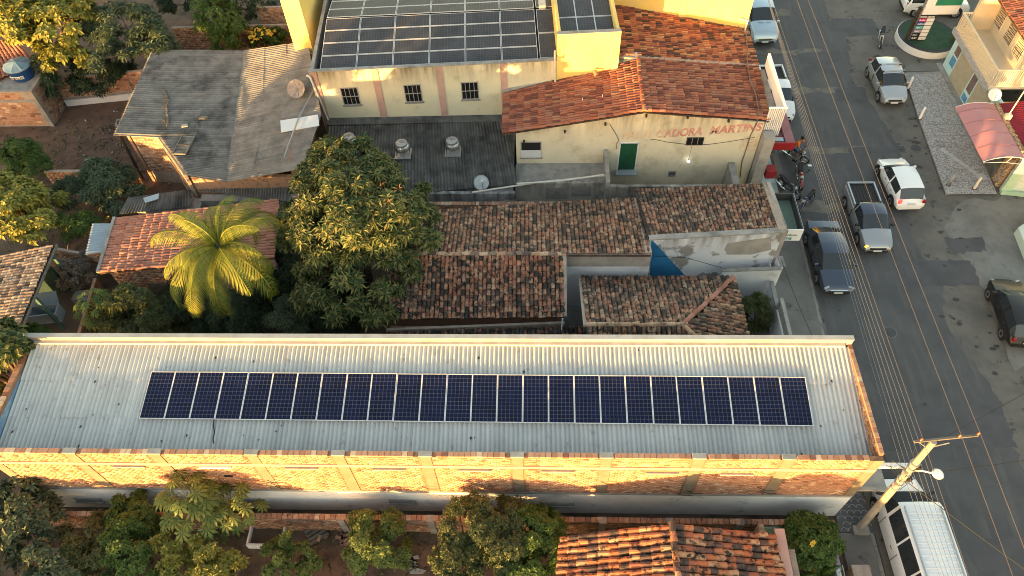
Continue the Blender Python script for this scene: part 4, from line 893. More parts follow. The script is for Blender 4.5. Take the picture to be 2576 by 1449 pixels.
for i in range(40): MB().tube([(11.84, -1.8+i*.27, .75), (11.84, -1.8+i*.27+.06, 1.25)], .014, 5).build('rail_bar', 'galv', fw)
MB().tube([(11.84, -1.8, 1.25), (11.84, 8.9, 1.25)], .02, 5).build('top_rail', 'galv', fw)
gp = thing('gate_pier', 'square brick pier on the pavement below the utility pole', 'pier', (12.6, 8.55, 0)); MB().box(12.35, 12.95, 8.3, 8.95, 0, .9).build('body', 'mortar_warm', gp); MB().box(12.3, 13.0, 8.25, 9.0, .902, .98).build('cap', 'mortar', gp)
# ------------------------------------------------------------------ corrugated sheds on the left
sh = thing('grey_shed', 'large shed with two planes of weathered grey corrugated sheets', 'building', (-18, 33, 0))
zq = 3.8
Q = lambda px, py, z=zq: at(px, py, z)
# W plane drops a little towards the seam; sheets run east-west
v0, v1, v2 = Q(612, 128, 3.55), Q(583, 345, 3.55), Q(568, 458, 3.55)
w0, w1 = Q(455, 126, 3.8), Q(400, 345, 3.8)
corrugated(sh, Q(382, 125, 3.95), Q(285, 340, 3.95), w1, w0, 7, 1, 'sheet_grey', 6, .042, jit=.012)
corrugated(sh, w0, w1, v1, v0, 7, 2, 'sheet_grey', 6, .042, jit=.012)
corrugated(sh, w1, Q(472, 442, 3.7), v2, v1, 4, 1, 'sheet_grey', 6, .042, jit=.012)
e0, e1, e2, e3 = Q(772, 104, 4.55), Q(806, 290, 4.5), Q(800, 395, 4.45), Q(760, 425, 4.3)
corrugated(sh, v0, v1, e1, e0, 7, 3, 'sheet_tan', 6, .042, jit=.012)
corrugated(sh, v1, v2, e3, e1, 4, 3, 'sheet_tan', 6, .042, jit=.012)
MB().box(-23.2, -23.05, 31.3, 38.5, 0, 3.7).build('wall', 'brick_old', sh)
for a, c in (((-22.95, 31.3), (-21.35, 31.15)), ((-21.35, 31.15), (-18.95, 28.1))):
    MB().wall(a, c, .15, 0, 3.62).build('wall', 'mortar', sh); bricks(sh, a, c, .9, 3.6, 'brick_old', .24, .12, .014, limit=90)
MB().box(-18.9, -13, 28.3, 28.5, 0, 3.3).build('wall', 'brick_old', sh); MB().box(-13.3, -13.1, 28.5, 33, 0, 4.2).build('wall', 'brick_old', sh)
MB().tube([(-23.9, 31.5, 0), (-23.7, 31.5, 3.7)], .09, 6).build('post', 'wood_dark', sh); MB().tube([(-23.6, 31.5, 3.75), (-21.5, 31.4, 3.65)], .07, 6).build('beam', 'wood_dark', sh)
lw = thing('lower_shed', 'narrow strip of dark corrugated sheets below the grey shed', 'building', (-16.5, 28, 0))
corrugated(lw, Q(478, 452, 2.6), Q(730, 432, 2.6), Q(720, 505, 2.35), Q(482, 476, 2.35), 6, 1, 'sheet_tan', 6, .045)
MB().box(-18.5, -13, 27.6, 28.1, 0, 2.2).build('wall', 'cement', lw)
md = thing('small_shed', 'small dark corrugated roof beside the red tiled cottage', 'building', (-21.5, 27.5, 0))
corrugated(md, Q(322, 497, 2.5), Q(480, 476, 2.5), Q(480, 520, 2.3), Q(300, 538, 2.3), 4, 1, 'sheet_dark', 6, .03); MB().box(-21.8, -18.4, 26.9, 27.9, 0, 2.1).build('wall', 'cement', md)
tag(MB().slab([tuple(Q(360, 498, 2.66)), tuple(Q(400, 486, 2.66)), tuple(Q(398, 500, 2.62)), tuple(Q(365, 510, 2.62))], .04).build('loose_sheet', 'sheet_zinc'), 'loose pale sheet lying on the small dark corrugated roof', 'roof sheet')
# things lying on the sheds
p = Q(463, 366, 3.82); lo = thing('old_shutter', 'old grey louvred shutter lying flat on the corrugated shed', 'shutter', (p[0], p[1], p[2]), R(-4))
MB().box(-.38, .38, -.72, .72, 0, .035).build('board', 'cement', lo, local=True)
for i in range(13): MB().box(-.33, .33, -.68+i*.105, -.61+i*.105, .036, .06).build('slat', 'sheet_grey', lo, local=True)
MB().box(-.4, -.34, -.74, .74, .037, .075).box(.34, .4, -.74, .74, .037, .075).box(-.34, .34, -.05, .0, .061, .08).build('frame', 'wood_grey', lo, local=True)
p = Q(755, 312, 4.5); ns = tag(MB().slab([tuple(Q(705, 303, 4.28)), tuple(Q(800, 288, 4.58)), tuple(Q(803, 316, 4.56)), tuple(Q(707, 333, 4.26))], .02).build('white_sheet', 'sheet_new'), 'new white sheet patched into the tan side of the shed roof', 'roof sheet')
tag(MB().tube([tuple(Q(790, 225, 4.7)), tuple(Q(750, 300, 4.55)), tuple(Q(715, 395, 4.35))], .045, 6).build('roof_pipe', 'galv'), 'grey pipe lying across the tan side of the shed roof', 'pipe')
for i, (px, py, s, lab) in enumerate(((513, 297, .22, 'yellowish cardboard scrap on the grey corrugated shed'), (465, 318, .2, 'grey stone lying on the grey corrugated shed'))):
    p = Q(px, py, 3.75); tag(MB().mbox(Matrix.Translation((p[0], p[1], p[2]+.03)) @ Matrix.Rotation(.3*i, 4, 'Z'), .5 if i == 0 else .34, s, .05 if i == 0 else .12).build('scrap' if i == 0 else 'stone', 'wood_grey' if i == 0 else 'cement'), lab, 'scrap' if i == 0 else 'stone')
md2 = thing('mesh_dish', 'large pinkish mesh dish leaning against the corner of the cream hall', 'satellite dish', tuple(Q(748, 225, 4.75)))
b = MB(); D = Vector((-.35, -.5, .75)).normalized(); Qm = D.to_track_quat('Z', 'Y').to_matrix()
for k, (ra, rb) in enumerate(((.02, .4), (.4, .75), (.75, 1.05))):
    for j in range(18):
        a0, a1 = 2*math.pi*j/18, 2*math.pi*(j+.98)/18; f = lambda r_, a: tuple(Qm @ Vector((r_*math.cos(a), r_*math.sin(a)*.8, .2*r_*r_)))
        b.add([f(ra, a0), f(rb, a0), f(rb, a1), f(ra, a1)], [(0, 1, 2, 3)])
md2.scale = (.62, .62, .62); b.build('reflector', 'mortar', md2, local=True)
for j in range(8): a = j*math.pi/4; MB().tube([tuple(Qm @ Vector((0, 0, .02))), tuple(Qm @ Vector((.6*math.cos(a), .48*math.sin(a), .09))), tuple(Qm @ Vector((1.05*math.cos(a), .84*math.sin(a), .24)))], .022, 4).build('rib', 'cement_pale', md2, local=True)
MB().tube([(0, 0, 0), (.3, .3, -.8)], .05, 6).build('mast', 'galv', md2, local=True)

# red tiled cottage on the left
rh = thing('red_cottage', 'cottage with a plain red tiled roof behind the coconut palm', 'building', (-18, 24.5, 0))
A_, B_, C_, D_ = at(690, 648, 3.45), at(702, 500, 3.45), at(290, 548, 2.7), at(248, 686, 2.7)
bed(rh, [A_, B_, C_, D_]); tiles(rh, A_, B_, C_, D_, 21, 20, 'tile_faded', rise=.35, limit=250)
MB().slab([D_+np.array([-.1, 0, .1]), D_+np.array([.06, 0, .1]), C_+np.array([.06, 0, .1]), C_+np.array([-.1, 0, .1])], .14).build('verge', 'cement', rh)
wa, wb = D_+np.array([.35, .25, 0]), A_+np.array([-.2, .2, 0])
MB().wall(wa, wb, .15, 0, 2.55, 3.25).build('wall', 'mortar', rh); bricks(rh, wa, wb, .3, 3.2, 'brick_old', .26, .14, .014, limit=100, top=lambda u: 2.5+u*.08)
MB().wall((wa[0], wa[1]+.2), (C_[0]+.35, C_[1]-.2), -.15, 0, 2.55).build('wall', 'brick_old', rh)
d_ = wa+(wb-wa)*.17; MB().box(d_[0]-.0, d_[0]+1.1, d_[1]-.04, d_[1]+.1, 0, 1.5).build('door', 'wood_grey', rh)
zs = thing('zinc_lean_to', 'small blue grey zinc roof against the red tiled cottage', 'building', tuple(at(245, 600, 0)))
corrugated(zs, at(232, 562, 2.1), at(215, 640, 2.1), at(258, 635, 2.0), at(282, 562, 2.0), 2, 1, 'sheet_zinc', 6, .03); MB().box(-23.8, -22.6, 24.3, 25.9, 0, 1.9).build('wall', 'brick_old', zs)
# open tiled shelter
st = thing('tiled_shelter', 'open shelter with a sunlit pale tiled roof on teal posts', 'building', (-26, 21, 0))
A_, B_, C_, D_ = at(45, 832, 3.1), at(135, 616, 3.1), at(-40, 652, 2.75), at(-150, 850, 2.75)
bed(st, [A_, B_, C_, D_], 'wood_dark'); tiles(st, A_, B_, C_, D_, 27, 12, 'tile_pale', limit=280, rise=.4)
MB().tube([tuple(A_-np.array([-.06, .1, .12])), tuple(B_-np.array([-.06, -.1, .12]))], .07, 6).build('eave_beam', 'wood_grey', st)
for t in (.05, .42, .93):
    p = A_+(B_-A_)*t; MB().box(p[0]-.22, p[0]-.08, p[1]-.07, p[1]+.07, 0, 2.95).build('post', 'wood_teal', st)
MB().box(B_[0]-3, B_[0]-.4, B_[1]-.75, B_[1]-.6, 0, 2.1).build('back_wall', 'teal_wall', st)
p = at(120, 795, .2); cs = thing('old_chest', 'old pale blue chest with its lid open under the tiled shelter', 'chest', (p[0], p[1], 0), R(8))
MB().box(-.75, .75, -.35, .35, 0, .06).build('base', 'sheet_zinc', cs, local=True); MB().box(-.75, .75, -.35, -.3, .06, .75).build('front', 'sheet_zinc', cs, local=True); MB().box(-.75, .75, .3, .35, .06, .75).box(-.75, -.7, -.3, .3, .06, .75).box(.7, .75, -.3, .3, .06, .75).build('side', 'sheet_zinc', cs, local=True)
MB().mbox(Matrix.Translation((0, .55, .95)) @ Matrix.Rotation(R(55), 4, 'X'), 1.5, .7, .05).build('lid', 'tank_lid', cs, local=True)
p = at(205, 745, .4); tag(MB().box(p[0]-.4, p[0]+.4, p[1]-.3, p[1]+.3, 0, .5).box(p[0]-.3, p[0]+.3, p[1]-.2, p[1]+.2, .502, .62).build('metal_crate', 'galv'), 'grey metal crate standing right of the tiled shelter', 'crate')
p = at(208, 765, .8); b = MB()
for (x, y, z, s) in ((0, 0, .22, .36), (.25, .1, .2, .28), (.1, -.1, .45, .25)): b.lathe((p[0]+x, p[1]+y, z-s*.6), [(.02, 0), (s*.8, .1*s), (s, s*.5), (s*.7, s), (.05, s*1.25)], 9)
tag(b.build('rubbish_bag', 'white_plaster', smooth=True), 'white rubbish bag under the edge of the tiled shelter', 'bag')
cwl = thing('cottage_wall', 'low brick wall stepping down between the shelter and the cottage', 'wall', (-22.5, 22, 0))
q0, q1, q2 = at(140, 630, 1.4), at(245, 650, 1.4), at(235, 700, 1.2)
MB().wall(q0, (q1[0], q1[1]), .15, 0, 1.5).build('wall', 'mortar', cwl); bricks(cwl, q0, q1, .1, 1.5, 'brick_old', .26, .13, .014, limit=60)
q3 = at(190, 850, 1.2); MB().wall((q2[0], q2[1]), (q3[0], q3[1]), .16, 0, 1.2).build('wall', 'brick_old', cwl)
# brick tank house and tank
th = thing('tank_house', 'brick outbuilding with cement bands carrying the blue water tank', 'building', (-34, 37.5, 0))
xe, ys = -31.3, 36.35
MB().box(-40, xe, ys, ys+.2, 0, 2.75).build('wall', 'mortar', th); MB().box(xe-.2, xe, ys+.202, 40, 0, 2.75).build('wall', 'mortar', th)
bricks(th, (-37.5, ys), (xe-.25, ys), .1, 1.95, 'brick_clay', .3, .165, .014, limit=110); bricks(th, (-37.5, ys), (xe-.8, ys), 2.15, 2.75, 'brick_clay', .3, .165, .014, limit=50)
MB().box(-40, xe+.02, ys-.03, ys-.001, 1.98, 2.14).build('band', 'cement', th); MB().box(xe-.24, xe+.02, ys-.03, ys-.001, 0, 1.978).build('corner_post', 'cement', th)
bricks(th, (xe, ys+.25), (xe, 39.5), .1, 2.7, 'brick_old', .3, .165, .014, limit=60); MB().box(-40, xe-.21, ys+.21, 40, 2.6, 2.7).build('roof_slab', 'cement', th)
p = at(45, 205, 2.9); tk = thing('water_tank', 'round blue water tank with a paler ribbed lid on the brick outbuilding', 'tank', (p[0], p[1]+.75, 2.72))
MB().lathe((0, 0, 0), [(.62, 0), (.68, .1), (.74, .55), (.78, .8), (.8, .82)], 28).build('body', 'tank_blue', tk, local=True, smooth=True, sharp=40)
b = MB(); n = 32
vs = [(0, 0, 1.12)]; 
for k, (r_, z) in enumerate(((.12, 1.1), (.78, .9), (.84, .86), (.83, .8))):
    for j in range(n): a = 2*math.pi*j/n; vs.append((r_*math.cos(a), r_*math.sin(a), z+(.035 if j % 4 == 0 and k == 1 else 0)))
b.add(vs, [(0, 1+j, 1+(j+1) % n) for j in range(n)]+[(1+k*n+j, 1+(k+1)*n+j, 1+(k+1)*n+(j+1) % n, 1+k*n+(j+1) % n) for k in range(3) for j in range(n)]); b.build('lid', 'tank_lid', tk, local=True)
lb_ = MB()
for j in range(8): a0, a1 = R(-118+j*8), R(-118+(j+1)*8); lb_.add([(.765*math.cos(a0), .765*math.sin(a0), .3), (.765*math.cos(a1), .765*math.sin(a1), .3), (.79*math.cos(a1), .79*math.sin(a1), .52), (.79*math.cos(a0), .79*math.sin(a0), .52)], [(0, 1, 2, 3)])
lb_.build('label_band', 'sign_white', tk, local=True)
for j, ch in enumerate('FORTLEV'):
    a = R(-112+j*8); o = text(tk, ch, tk.location.x+.80*math.cos(a), tk.location.y+.80*math.sin(a), tk.location.z+.34, .17, 'lettering_black', bold=.006, name='lettering')
    o.matrix_basis = Matrix.Translation((.797*math.cos(a), .797*math.sin(a), .34)) @ Matrix.Rotation(a+R(90), 4, 'Z') @ Matrix.Rotation(R(90-7), 4, 'X')
t2 = thing('water_tank', 'blue lidded tank standing beside the left end of the warehouse', 'tank', tuple(at(8, 915, .0))); MB().lathe((0, 0, 0), [(.5, 0), (.62, .9), (.66, .92)], 24).build('body', 'tank_blue', t2, local=True, smooth=True, sharp=40); MB().lathe((0, 0, .9), [(.68, 0), (.66, .06), (.1, .24), (.001, .25)], 24).build('lid', 'tank_lid', t2, local=True)
lr = thing('brick_red_roof', 'sliver of a brown red corrugated roof left of the warehouse', 'building', tuple(at(-10, 960, 0))); corrugated(lr, at(-40, 930, 2.5), at(34, 934, 2.5), at(-5, 1030, 2.4), at(-90, 1030, 2.4), 2, 1, 'maroon_top', 6, .03); MB().box(lr.location.x-2, lr.location.x+.3, lr.location.y-1, lr.location.y+.6, 0, 2.3).build('wall', 'brick_old', lr)
rt = thing('red_roof_house', 'house with a plain red tiled roof under the trees at the left edge', 'building', tuple(at(-30, 160, 0)))
A_, B_, C_, D_ = at(-120, 90, 3.6), at(40, 105, 3.6), at(92, 160, 2.9), at(-80, 230, 2.9); bed(rt, [A_, B_, C_, D_]); tiles(rt, A_, B_, C_, D_, 16, 12, 'tile_faded', rise=.35, limit=120)
# yard walls
yw1 = thing('yard_wall', 'long patched brick wall behind the bare earth yard', 'wall', (-27, 38.5, 0))
a, c = (-31.28, 38.5), (-23.9, 39.6); MB().wall(a, c, .16, 0, 2.0).build('wall', 'mortar', yw1); bricks(yw1, a, c, .6, 2.0, 'brick_clay', .28, .15, .014, limit=150)
MB().wall((-31.2, 38.3), (-25.5, 39.15), .12, 0, .45).build('painted_footing', 'yard_white', yw1)
yw2 = thing('yard_wall', 'low crumbling brick wall at the near side of the bare earth yard', 'wall', (-26, 31, 0))
a, c = at(110, 432, 1.2), at(340, 430, 1.2); MB().wall(a, c, .16, 0, 1.2).build('wall', 'mortar', yw2); bricks(yw2, a, c, .1, 1.2, 'brick_old', .26, .13, .014, limit=80)
yw3 = thing('yard_wall', 'brick wall behind the dark trees at the top', 'wall', (-22, 44, 0))
a, c = at(430, 70, 1.9), at(745, 62, 1.9); MB().wall(a, c, .16, 0, 1.9).build('wall', 'mortar', yw3); bricks(yw3, a, c, .2, 1.9, 'brick_old', .28, .15, .014, limit=120)
q = at(680, 18, 2.6); bx = thing('brick_store', 'small open topped brick store beside the yellow end wall', 'building', (q[0], q[1], 0)); MB().box(q[0]-1, q[0]+1, q[1], q[1]+.16, 0, 2.6).box(q[0]-1, q[0]-.84, q[1]+.162, q[1]+2.2, 0, 2.6).box(q[0]+.84, q[0]+1, q[1]+.162, q[1]+2.2, 0, 2.6).build('wall', 'mortar', bx); bricks(bx, (q[0]-1, q[1]), (q[0]+1, q[1]), .3, 2.6, 'brick_old', .28, .15, .014, limit=70)
MB().box(q[0]-.84, q[0]+.84, q[1]+.16, q[1]+2.2, 1.9, 2.0).build('slab', 'sheet_dark', bx)
b = MB()
for i in range(420):
    p = at(rnd.gauss(330, 60), rnd.gauss(370, 45), 0) if i < 330 else at(rnd.uniform(120, 330), rnd.uniform(300, 430), 0)
    s = rnd.uniform(.03, .1); b.mbox(Matrix.Translation((p[0], p[1], s*.25)) @ Matrix.Rotation(rnd.uniform(0, 3), 4, 'Z') @ Matrix.Rotation(rnd.gauss(0, .4), 4, 'X'), s*1.4, s, s*.6)
piece_mat('rubble', [(6, (.2, .175, .15)), (8, (.14, .1, .075)), (3, (.3, .28, .26)), (5, (.08, .06, .05)), (3, (.24, .12, .08))], dirt=None)
tag(b.build('rubble', 'rubble', kind='stuff'), 'pale rubble scattered over the bare earth yard', 'rubble')
for i, (px, py, lab) in enumerate(((308, 487/2, ''), (307, 313, ''), (225, 412, ''))):
    if i == 0: continue
    p = at(px if i == 1 else 230, 313 if i == 1 else 413, 0); b = MB(); s = .32; b.box(-s, s, -s, -s+.12, 0, .22).box(-s, s, s-.12, s, 0, .22).box(-s, -s+.12, -s+.12, s-.12, 0, .22).box(s-.12, s, -s+.12, s-.12, 0, .22)
    r = thing('concrete_ring', 'square concrete inspection box in the middle of the earth yard' if i == 1 else 'square concrete inspection box near the low crumbling wall', 'concrete box', (p[0], p[1], 0), .2*i); b.build('rim', 'cement_pale', r, local=True); MB().box(-.2, .2, -.2, .2, .005, .02).build('pit', 'void', r, local=True)
for i in range(3):
    p0 = at(322+i*22, 200+8*i, 1.6); p1 = at(365+i*12, 285, 0); tag(MB().tube([tuple(p1), tuple(p0)], .05, 5).build('leaning_plank', 'wood_dark' if i else 'wood_grey'), ('pale pole leaning on the brick yard wall', 'dark plank leaning on the yard wall next to the pale pole', 'short dark plank leaning nearest the shed')[i], 'plank', 'planks leaning on the yard wall')
# bottom yard litter
for i, (px, py) in enumerate(((795, 1338), (790, 1360))):
    if i: continue
    p = at(px, py, .2); tg = thing('broken_pallet', 'broken reddish wooden pallet in the yard below the boundary wall', 'pallet', (p[0], p[1], .1), R(35))
    for k in range(5): MB().box(-.42, .42, -.4+k*.19, -.26+k*.19, .06, .09).build('slat', 'wood_grey', tg, local=True)
    for k in (-.38, 0, .32): MB().box(k, k+.06, -.42, .5, 0, .058).build('bearer', 'wood_dark', tg, local=True)
p = at(672, 1345, .3); tr = thing('planter_trough', 'white rimmed planting trough beside the boundary wall', 'trough', (p[0], p[1], 0)); MB().box(-.75, .75, .42, .5, 0, .45).box(-.75, .75, -.5, -.42, 0, .45).box(-.75, -.68, -.42, .42, 0, .45).box(.68, .75, -.42, .42, 0, .45).build('rim', 'white_plaster', tr, local=True); MB().box(-.68, .68, -.42, .42, 0, .2).build('earth', 'soil', tr, local=True)
p = at(858, 1350, .2); b = MB()
for k in range(14): b.mbox(Matrix.Translation((p[0]+rnd.gauss(0, .28), p[1]+rnd.gauss(0, .18), .08+.07*rnd.randint(0, 2))) @ Matrix.Rotation(rnd.uniform(0, 3), 4, 'Z'), .24, .12, .08)
tag(b.build('brick_heap', 'brick_old', kind='stuff'), 'heap of old bricks at the foot of the boundary wall', 'bricks')
for k in range(4): MB().prism([(at(1030+rnd.uniform(-10, 30), 1410+k*9, 0)[0]+r_*math.cos(a), at(1040, 1405+k*10, 0)[1]+r_*.7*math.sin(a)) for a, r_ in [(q*.9, .18+.1*rnd.random()) for q in range(7)]], .0, .05).build('ground_stone', 'cement_pale', kind='structure')

# ------------------------------------------------------------------ right-hand side: two-storey house, awning, green corner
rhs = thing('balcony_house', 'two storey cream house with a slatted balcony and aqua shop front', 'building', (28.5, 38.5, 0))
XW, YN, YS = 26.6, 41.6, 34.6
MB().box(XW, XW+.2, YS, YN, 0, 2.62).build('shop_wall', 'aqua', rhs); MB().box(XW+.2, 34, YS, YS+.2, 0, 2.62).build('side_wall', 'house_cream_sunlit', rhs); MB().box(XW+.2, 34, YN-.2, YN, 0, 5).build('side_wall', 'house_cream', rhs)
for ya, yb in ((38.3, 40.3), (35.6, 37.4)):
    g = MB().box(XW-.03, XW-.003, ya, yb, .1, 2.3).build('roller_shutter', 'shutter', rhs)
    for k in range(18): MB().box(XW-.045, XW-.031, ya+.01, yb-.01, .12+k*.12, .2+k*.12).build('shutter_slat', 'shutter', g)
for (y, z, h, m) in ((40.75, 1.75, .6, 'photo_brown'), (40.75, 1.0, .62, 'photo_blue'), (37.85, 1.5, 1.2, 'photo_brown'), (37.85, .45, .4, 'photo_blue'), (35.3, 1.3, .7, 'photo_brown')): MB().box(XW-.02, XW-.002, y-.3, y+.3, z-h/2, z+h/2).build('poster', m, rhs)
MB().box(XW-.35, XW-.02, YS, YN+.2, -.05, .16).build('step', 'cement', rhs)
UX, UZ, EZ2 = 28.2, 2.9, 5.1
MB().box(26.25, 34, 35.9, YN+.1, 2.63, UZ).build('balcony_slab', 'house_cream', rhs); MB().box(26.2, 26.248, 35.85, YN+.15, 2.5, UZ-.02).build('slab_edge', 'marble', rhs)
MB().box(UX, UX+.2, 36.9, YN, UZ+.002, EZ2).build('upper_wall', 'house_cream', rhs); MB().box(UX+.202, 34, 36.9, 37.1, UZ+.002, EZ2).build('upper_wall', 'house_cream_sunlit', rhs); MB().box(UX+.2, 34, YS-.0, 36.9, 2.632, 2.72).build('terrace', 'house_cream_sunlit', rhs)
for y in (40.9, 39.3, 37.9):
    f = MB().box(UX-.05, UX-.002, y-.52, y-.45, 3.5, 4.6).box(UX-.05, UX-.002, y+.45, y+.52, 3.5, 4.6).box(UX-.05, UX-.002, y-.45, y+.45, 4.53, 4.6).box(UX-.07, UX-.002, y-.55, y+.55, 3.42, 3.498).build('window', 'house_cream', rhs)
    MB().box(UX-.012, UX-.004, y-.45, y+.45, 3.5, 4.53).build('pane', 'window_dark', f)
    b = MB()
    for k in range(1, 7): b.box(UX-.04, UX-.02, y-.45+k*.13, y-.43+k*.13, 3.5, 4.53)
    for k in range(1, 5): b.box(UX-.045, UX-.018, y-.45, y+.45, 3.5+k*.21, 3.52+k*.21)
    b.build('grille', 'rail_cream', f)
rb = thing('balcony_rail', 'x', 'x'); bpy.data.objects.remove(rb)
for i in range(46): y = 36+i*.125; MB().box(26.28, 26.31, y, y+.045, UZ+.01, 3.9).build('baluster', 'rail_cream', rhs)
for i in range(15): x = 26.4+i*.125; MB().box(x, x+.045, 35.95, 35.98, UZ+.01, 3.9).build('baluster', 'rail_cream', rhs); MB().box(x, x+.045, 41.62, 41.65, UZ+.01, 3.9).build('baluster', 'rail_cream', rhs)
MB().box(26.25, 26.34, 35.92, 41.68, 3.902, 3.98).box(26.342, 28.25, 35.92, 36.0, 3.902, 3.98).box(26.342, 28.2, 41.6, 41.68, 3.902, 3.98).build('handrail', 'rail_cream', rhs)
A_, B_, C_, D_ = (32, 36.2, 6.3), (32, 42.4, 6.3), (27.6, 42.4, EZ2+.06), (27.6, 36.3, EZ2+.06); bed(rhs, [A_, B_, C_, D_]); tiles(rhs, A_, B_, C_, D_, 30, 12, 'tile_red', limit=140, rise=.4)
ah = thing('pebble_house', 'low house with a pebbled front wall and a dark red corrugated roof', 'building', (28, 32.5, 0))
MB().box(26.1, 26.3, 30.55, 34.55, 0, 2.8).build('wall', 'cement', ah); MB().box(26.3, 33, 30.6, 30.8, 0, 2.5).build('wall', 'cement', ah)
b = MB(); 
V = []
for i in range(1500):
    top = i < 500; x, y, z = (rnd.uniform(26.1, 26.3), rnd.uniform(30.55, 34.55), 2.8) if top else (26.1, rnd.uniform(30.55, 34.5), rnd.uniform(.02, 2.78)); s = rnd.uniform(.04, .075)
    b.lathe((x, y, z-s*.5), [(.001, 0), (s*.8, s*.3), (s*.8, s*.7), (.001, s)], 5)
b.build('pebbles', 'pebble', ah, kind='stuff')
b = MB()
for i in range(420): s = rnd.uniform(.04, .075); b.lathe((rnd.uniform(26.1, 26.9), 30.56, rnd.uniform(.02, 2.3)-s*.5), [(.001, 0), (s*.8, s*.3), (s*.8, s*.7), (.001, s)], 5)
b.build('pebbles', 'pebble', ah, kind='stuff')
corrugated(ah, (26.35, 34.5, 2.75), (26.35, 30.8, 2.75), (33, 30.8, 3.3), (33, 34.6, 3.3), 4, 3, 'maroon', 6, .03)
MB().box(26.04, 26.09, 31.2, 33.6, .12, 2.1).build('roller_door', 'sheet_dark', ah)
cp = thing('pink_awning', 'curved dusty pink awning with a white frame over the patterned pavement', 'awning', (25, 32, 0))
sh_ = MB(); n = 8; yy = [29.9+i*.5 for i in range(10)]
vs = []
for y in yy:
    for k in range(n+1): t = k/n; vs.append((26.08-2.12*t, y, 2.78+.28*math.sin(t*2.2)-.42*t*t))
sh_.add(vs, [(i*(n+1)+k, i*(n+1)+k+1, (i+1)*(n+1)+k+1, (i+1)*(n+1)+k) for i in range(9) for k in range(n)]); m_ = len(vs)
sh_.add([(a, b_, c-.02) for a, b_, c in vs], [(i*(n+1)+k, (i+1)*(n+1)+k, (i+1)*(n+1)+k+1, i*(n+1)+k+1) for i in range(9) for k in range(n)])
sh_.build('cover', 'canopy_pink', cp, smooth=True)
for y in (29.9, 30.9, 31.9, 32.9, 33.9, 34.4): MB().tube([(26.08-2.12*k/8, y, 2.79+.28*math.sin(k/8*2.2)-.42*(k/8)**2+(.012 if y not in (29.9, 34.4) else 0)) for k in range(9)], .018 if y in (29.9, 34.4) else .01, 5).build('bow', 'white_metal' if y in (29.9, 34.4) else 'maroon_top', cp)
MB().tube([(26.05, 29.9, 2.4), (25.0, 29.9, 2.56), (23.98, 29.9, 2.52)], .016, 5).build('brace', 'white_metal', cp); MB().tube([(25.2, 29.9, 2.55), (25.35, 29.9, 2.95)], .014, 5).build('brace', 'white_metal', cp); MB().tube([(26.05, 29.9, 2.4), (26.08, 29.9, 2.78)], .014, 5).build('brace', 'white_metal', cp)
p = at(2500, 240, 3.3); dish((p[0], p[1], 2.8), .36, R(190), R(50), 'white satellite dish above the pink awning', 'white_metal', .55)
p = at(2536, 292, 3.0); mp = thing('service_mast', 'thin sunlit mast with a meter box on the pebbled wall', 'mast', (p[0], p[1], 2.7)); MB().box(-.16, .16, -.12, .12, 0, .42).build('box', 'house_cream', mp, local=True); MB().tube([(0, 0, .42), (.0, .0, 3.6)], .035, 6).build('pole', 'pvc', mp, local=True)
gb = thing('mint_corner_house', 'corner of a house painted mint green below and white above', 'building', (28, 29.5, 0))
gy = lambda x: 30.15-(x-26.2)*.16
MB().wall((26.2, gy(26.2)), (33, gy(33)), .25, 0, 3.0).build('wall', 'mint_pale', gb)
MB().wall((26.14, gy(26.14)-.07), (26.7, gy(26.7)-.07), .06, 0, 1.5).build('corner_band', 'mint', gb); MB().wall((26.14, gy(26.14)-.07), (26.7, gy(26.7)-.07), .06, 1.502, 3.05).build('corner_band', 'white_paint', gb)
MB().wall((27.1, gy(27.1)-.03), (29.4, gy(29.4)-.03), .05, 1.0, 2.1).build('window', 'window_dark', gb); MB().wall((26.15, gy(26.15)-.2), (33, gy(33)-.2), .12, 0, .25).build('footing', 'mint', gb)
cb = thing('corner_kerb', 'raised mossy green kerb at the right edge below the mint house', 'wall', tuple(at(2576, 560, 0))); a = at(2562, 572, .5); c = at(2590, 540, .5); d = at(2600, 650, .5); MB().prism([(a[0], a[1]), (c[0]+.4, c[1]), (d[0]+1, d[1]), (d[0]-.15, d[1]-.1)], 0, .5).build('body', 'mint_pale', cb)
for i, (x, y, m, lab) in enumerate(((23.67, 39.26, 'white_paint', 'white bollard beside the silver hatchback'), (23.53, 36.33, 'white_paint', 'white bollard in the middle of the kerb of the patterned pavement'), (23.42, 30.61, 'cement_pale', 'worn white bollard at the near corner of the patterned pavement'), (24.77, 30.33, 'rail_cream', 'pale yellow bollard near the pebbled wall'))):
    b = thing('bollard', lab, 'bollard', (x, y, .1), 0, 'bollards on the patterned pavement'); MB().lathe((0, 0, 0), [(.075, 0), (.072, .85), (.05, .9), (.001, .91)], 12).build('post', m, b, local=True, smooth=True, sharp=40)
    MB().lathe((0, 0, 0), [(.16, 0), (.12, .03), (.08, .035)], 10).build('collar', 'asphalt', b, local=True)
    if i == 2: MB().box(-.06, .06, -.08, -.075, .05, .3).build('stain_plate', 'asphalt', b, local=True)
tag(MB().tube([(24.0+.28*math.cos(a*.4), 34.05+.2*math.sin(a*.4), .13) for a in range(17)], .02, 4).build('manhole_ring', 'cement'), 'round cover set in the patterned pavement', 'manhole cover')
for x, y, lab in ((17.4, 20.6, 'round iron cover in the near half of the street'), (22.6, 33.8, 'round iron cover in the street below the silver hatchback')):
    mh = thing('manhole_cover', lab, 'manhole cover', (x, y, 0)); MB().lathe((x, y, -.01), [(.34, 0), (.34, .02), (.3, .022)], 20).build('ring', 'asphalt_old', mh); MB().lathe((x, y, -.008), [(.29, 0), (.29, .02), (.001, .021)], 20).build('lid', 'dark_metal', mh)
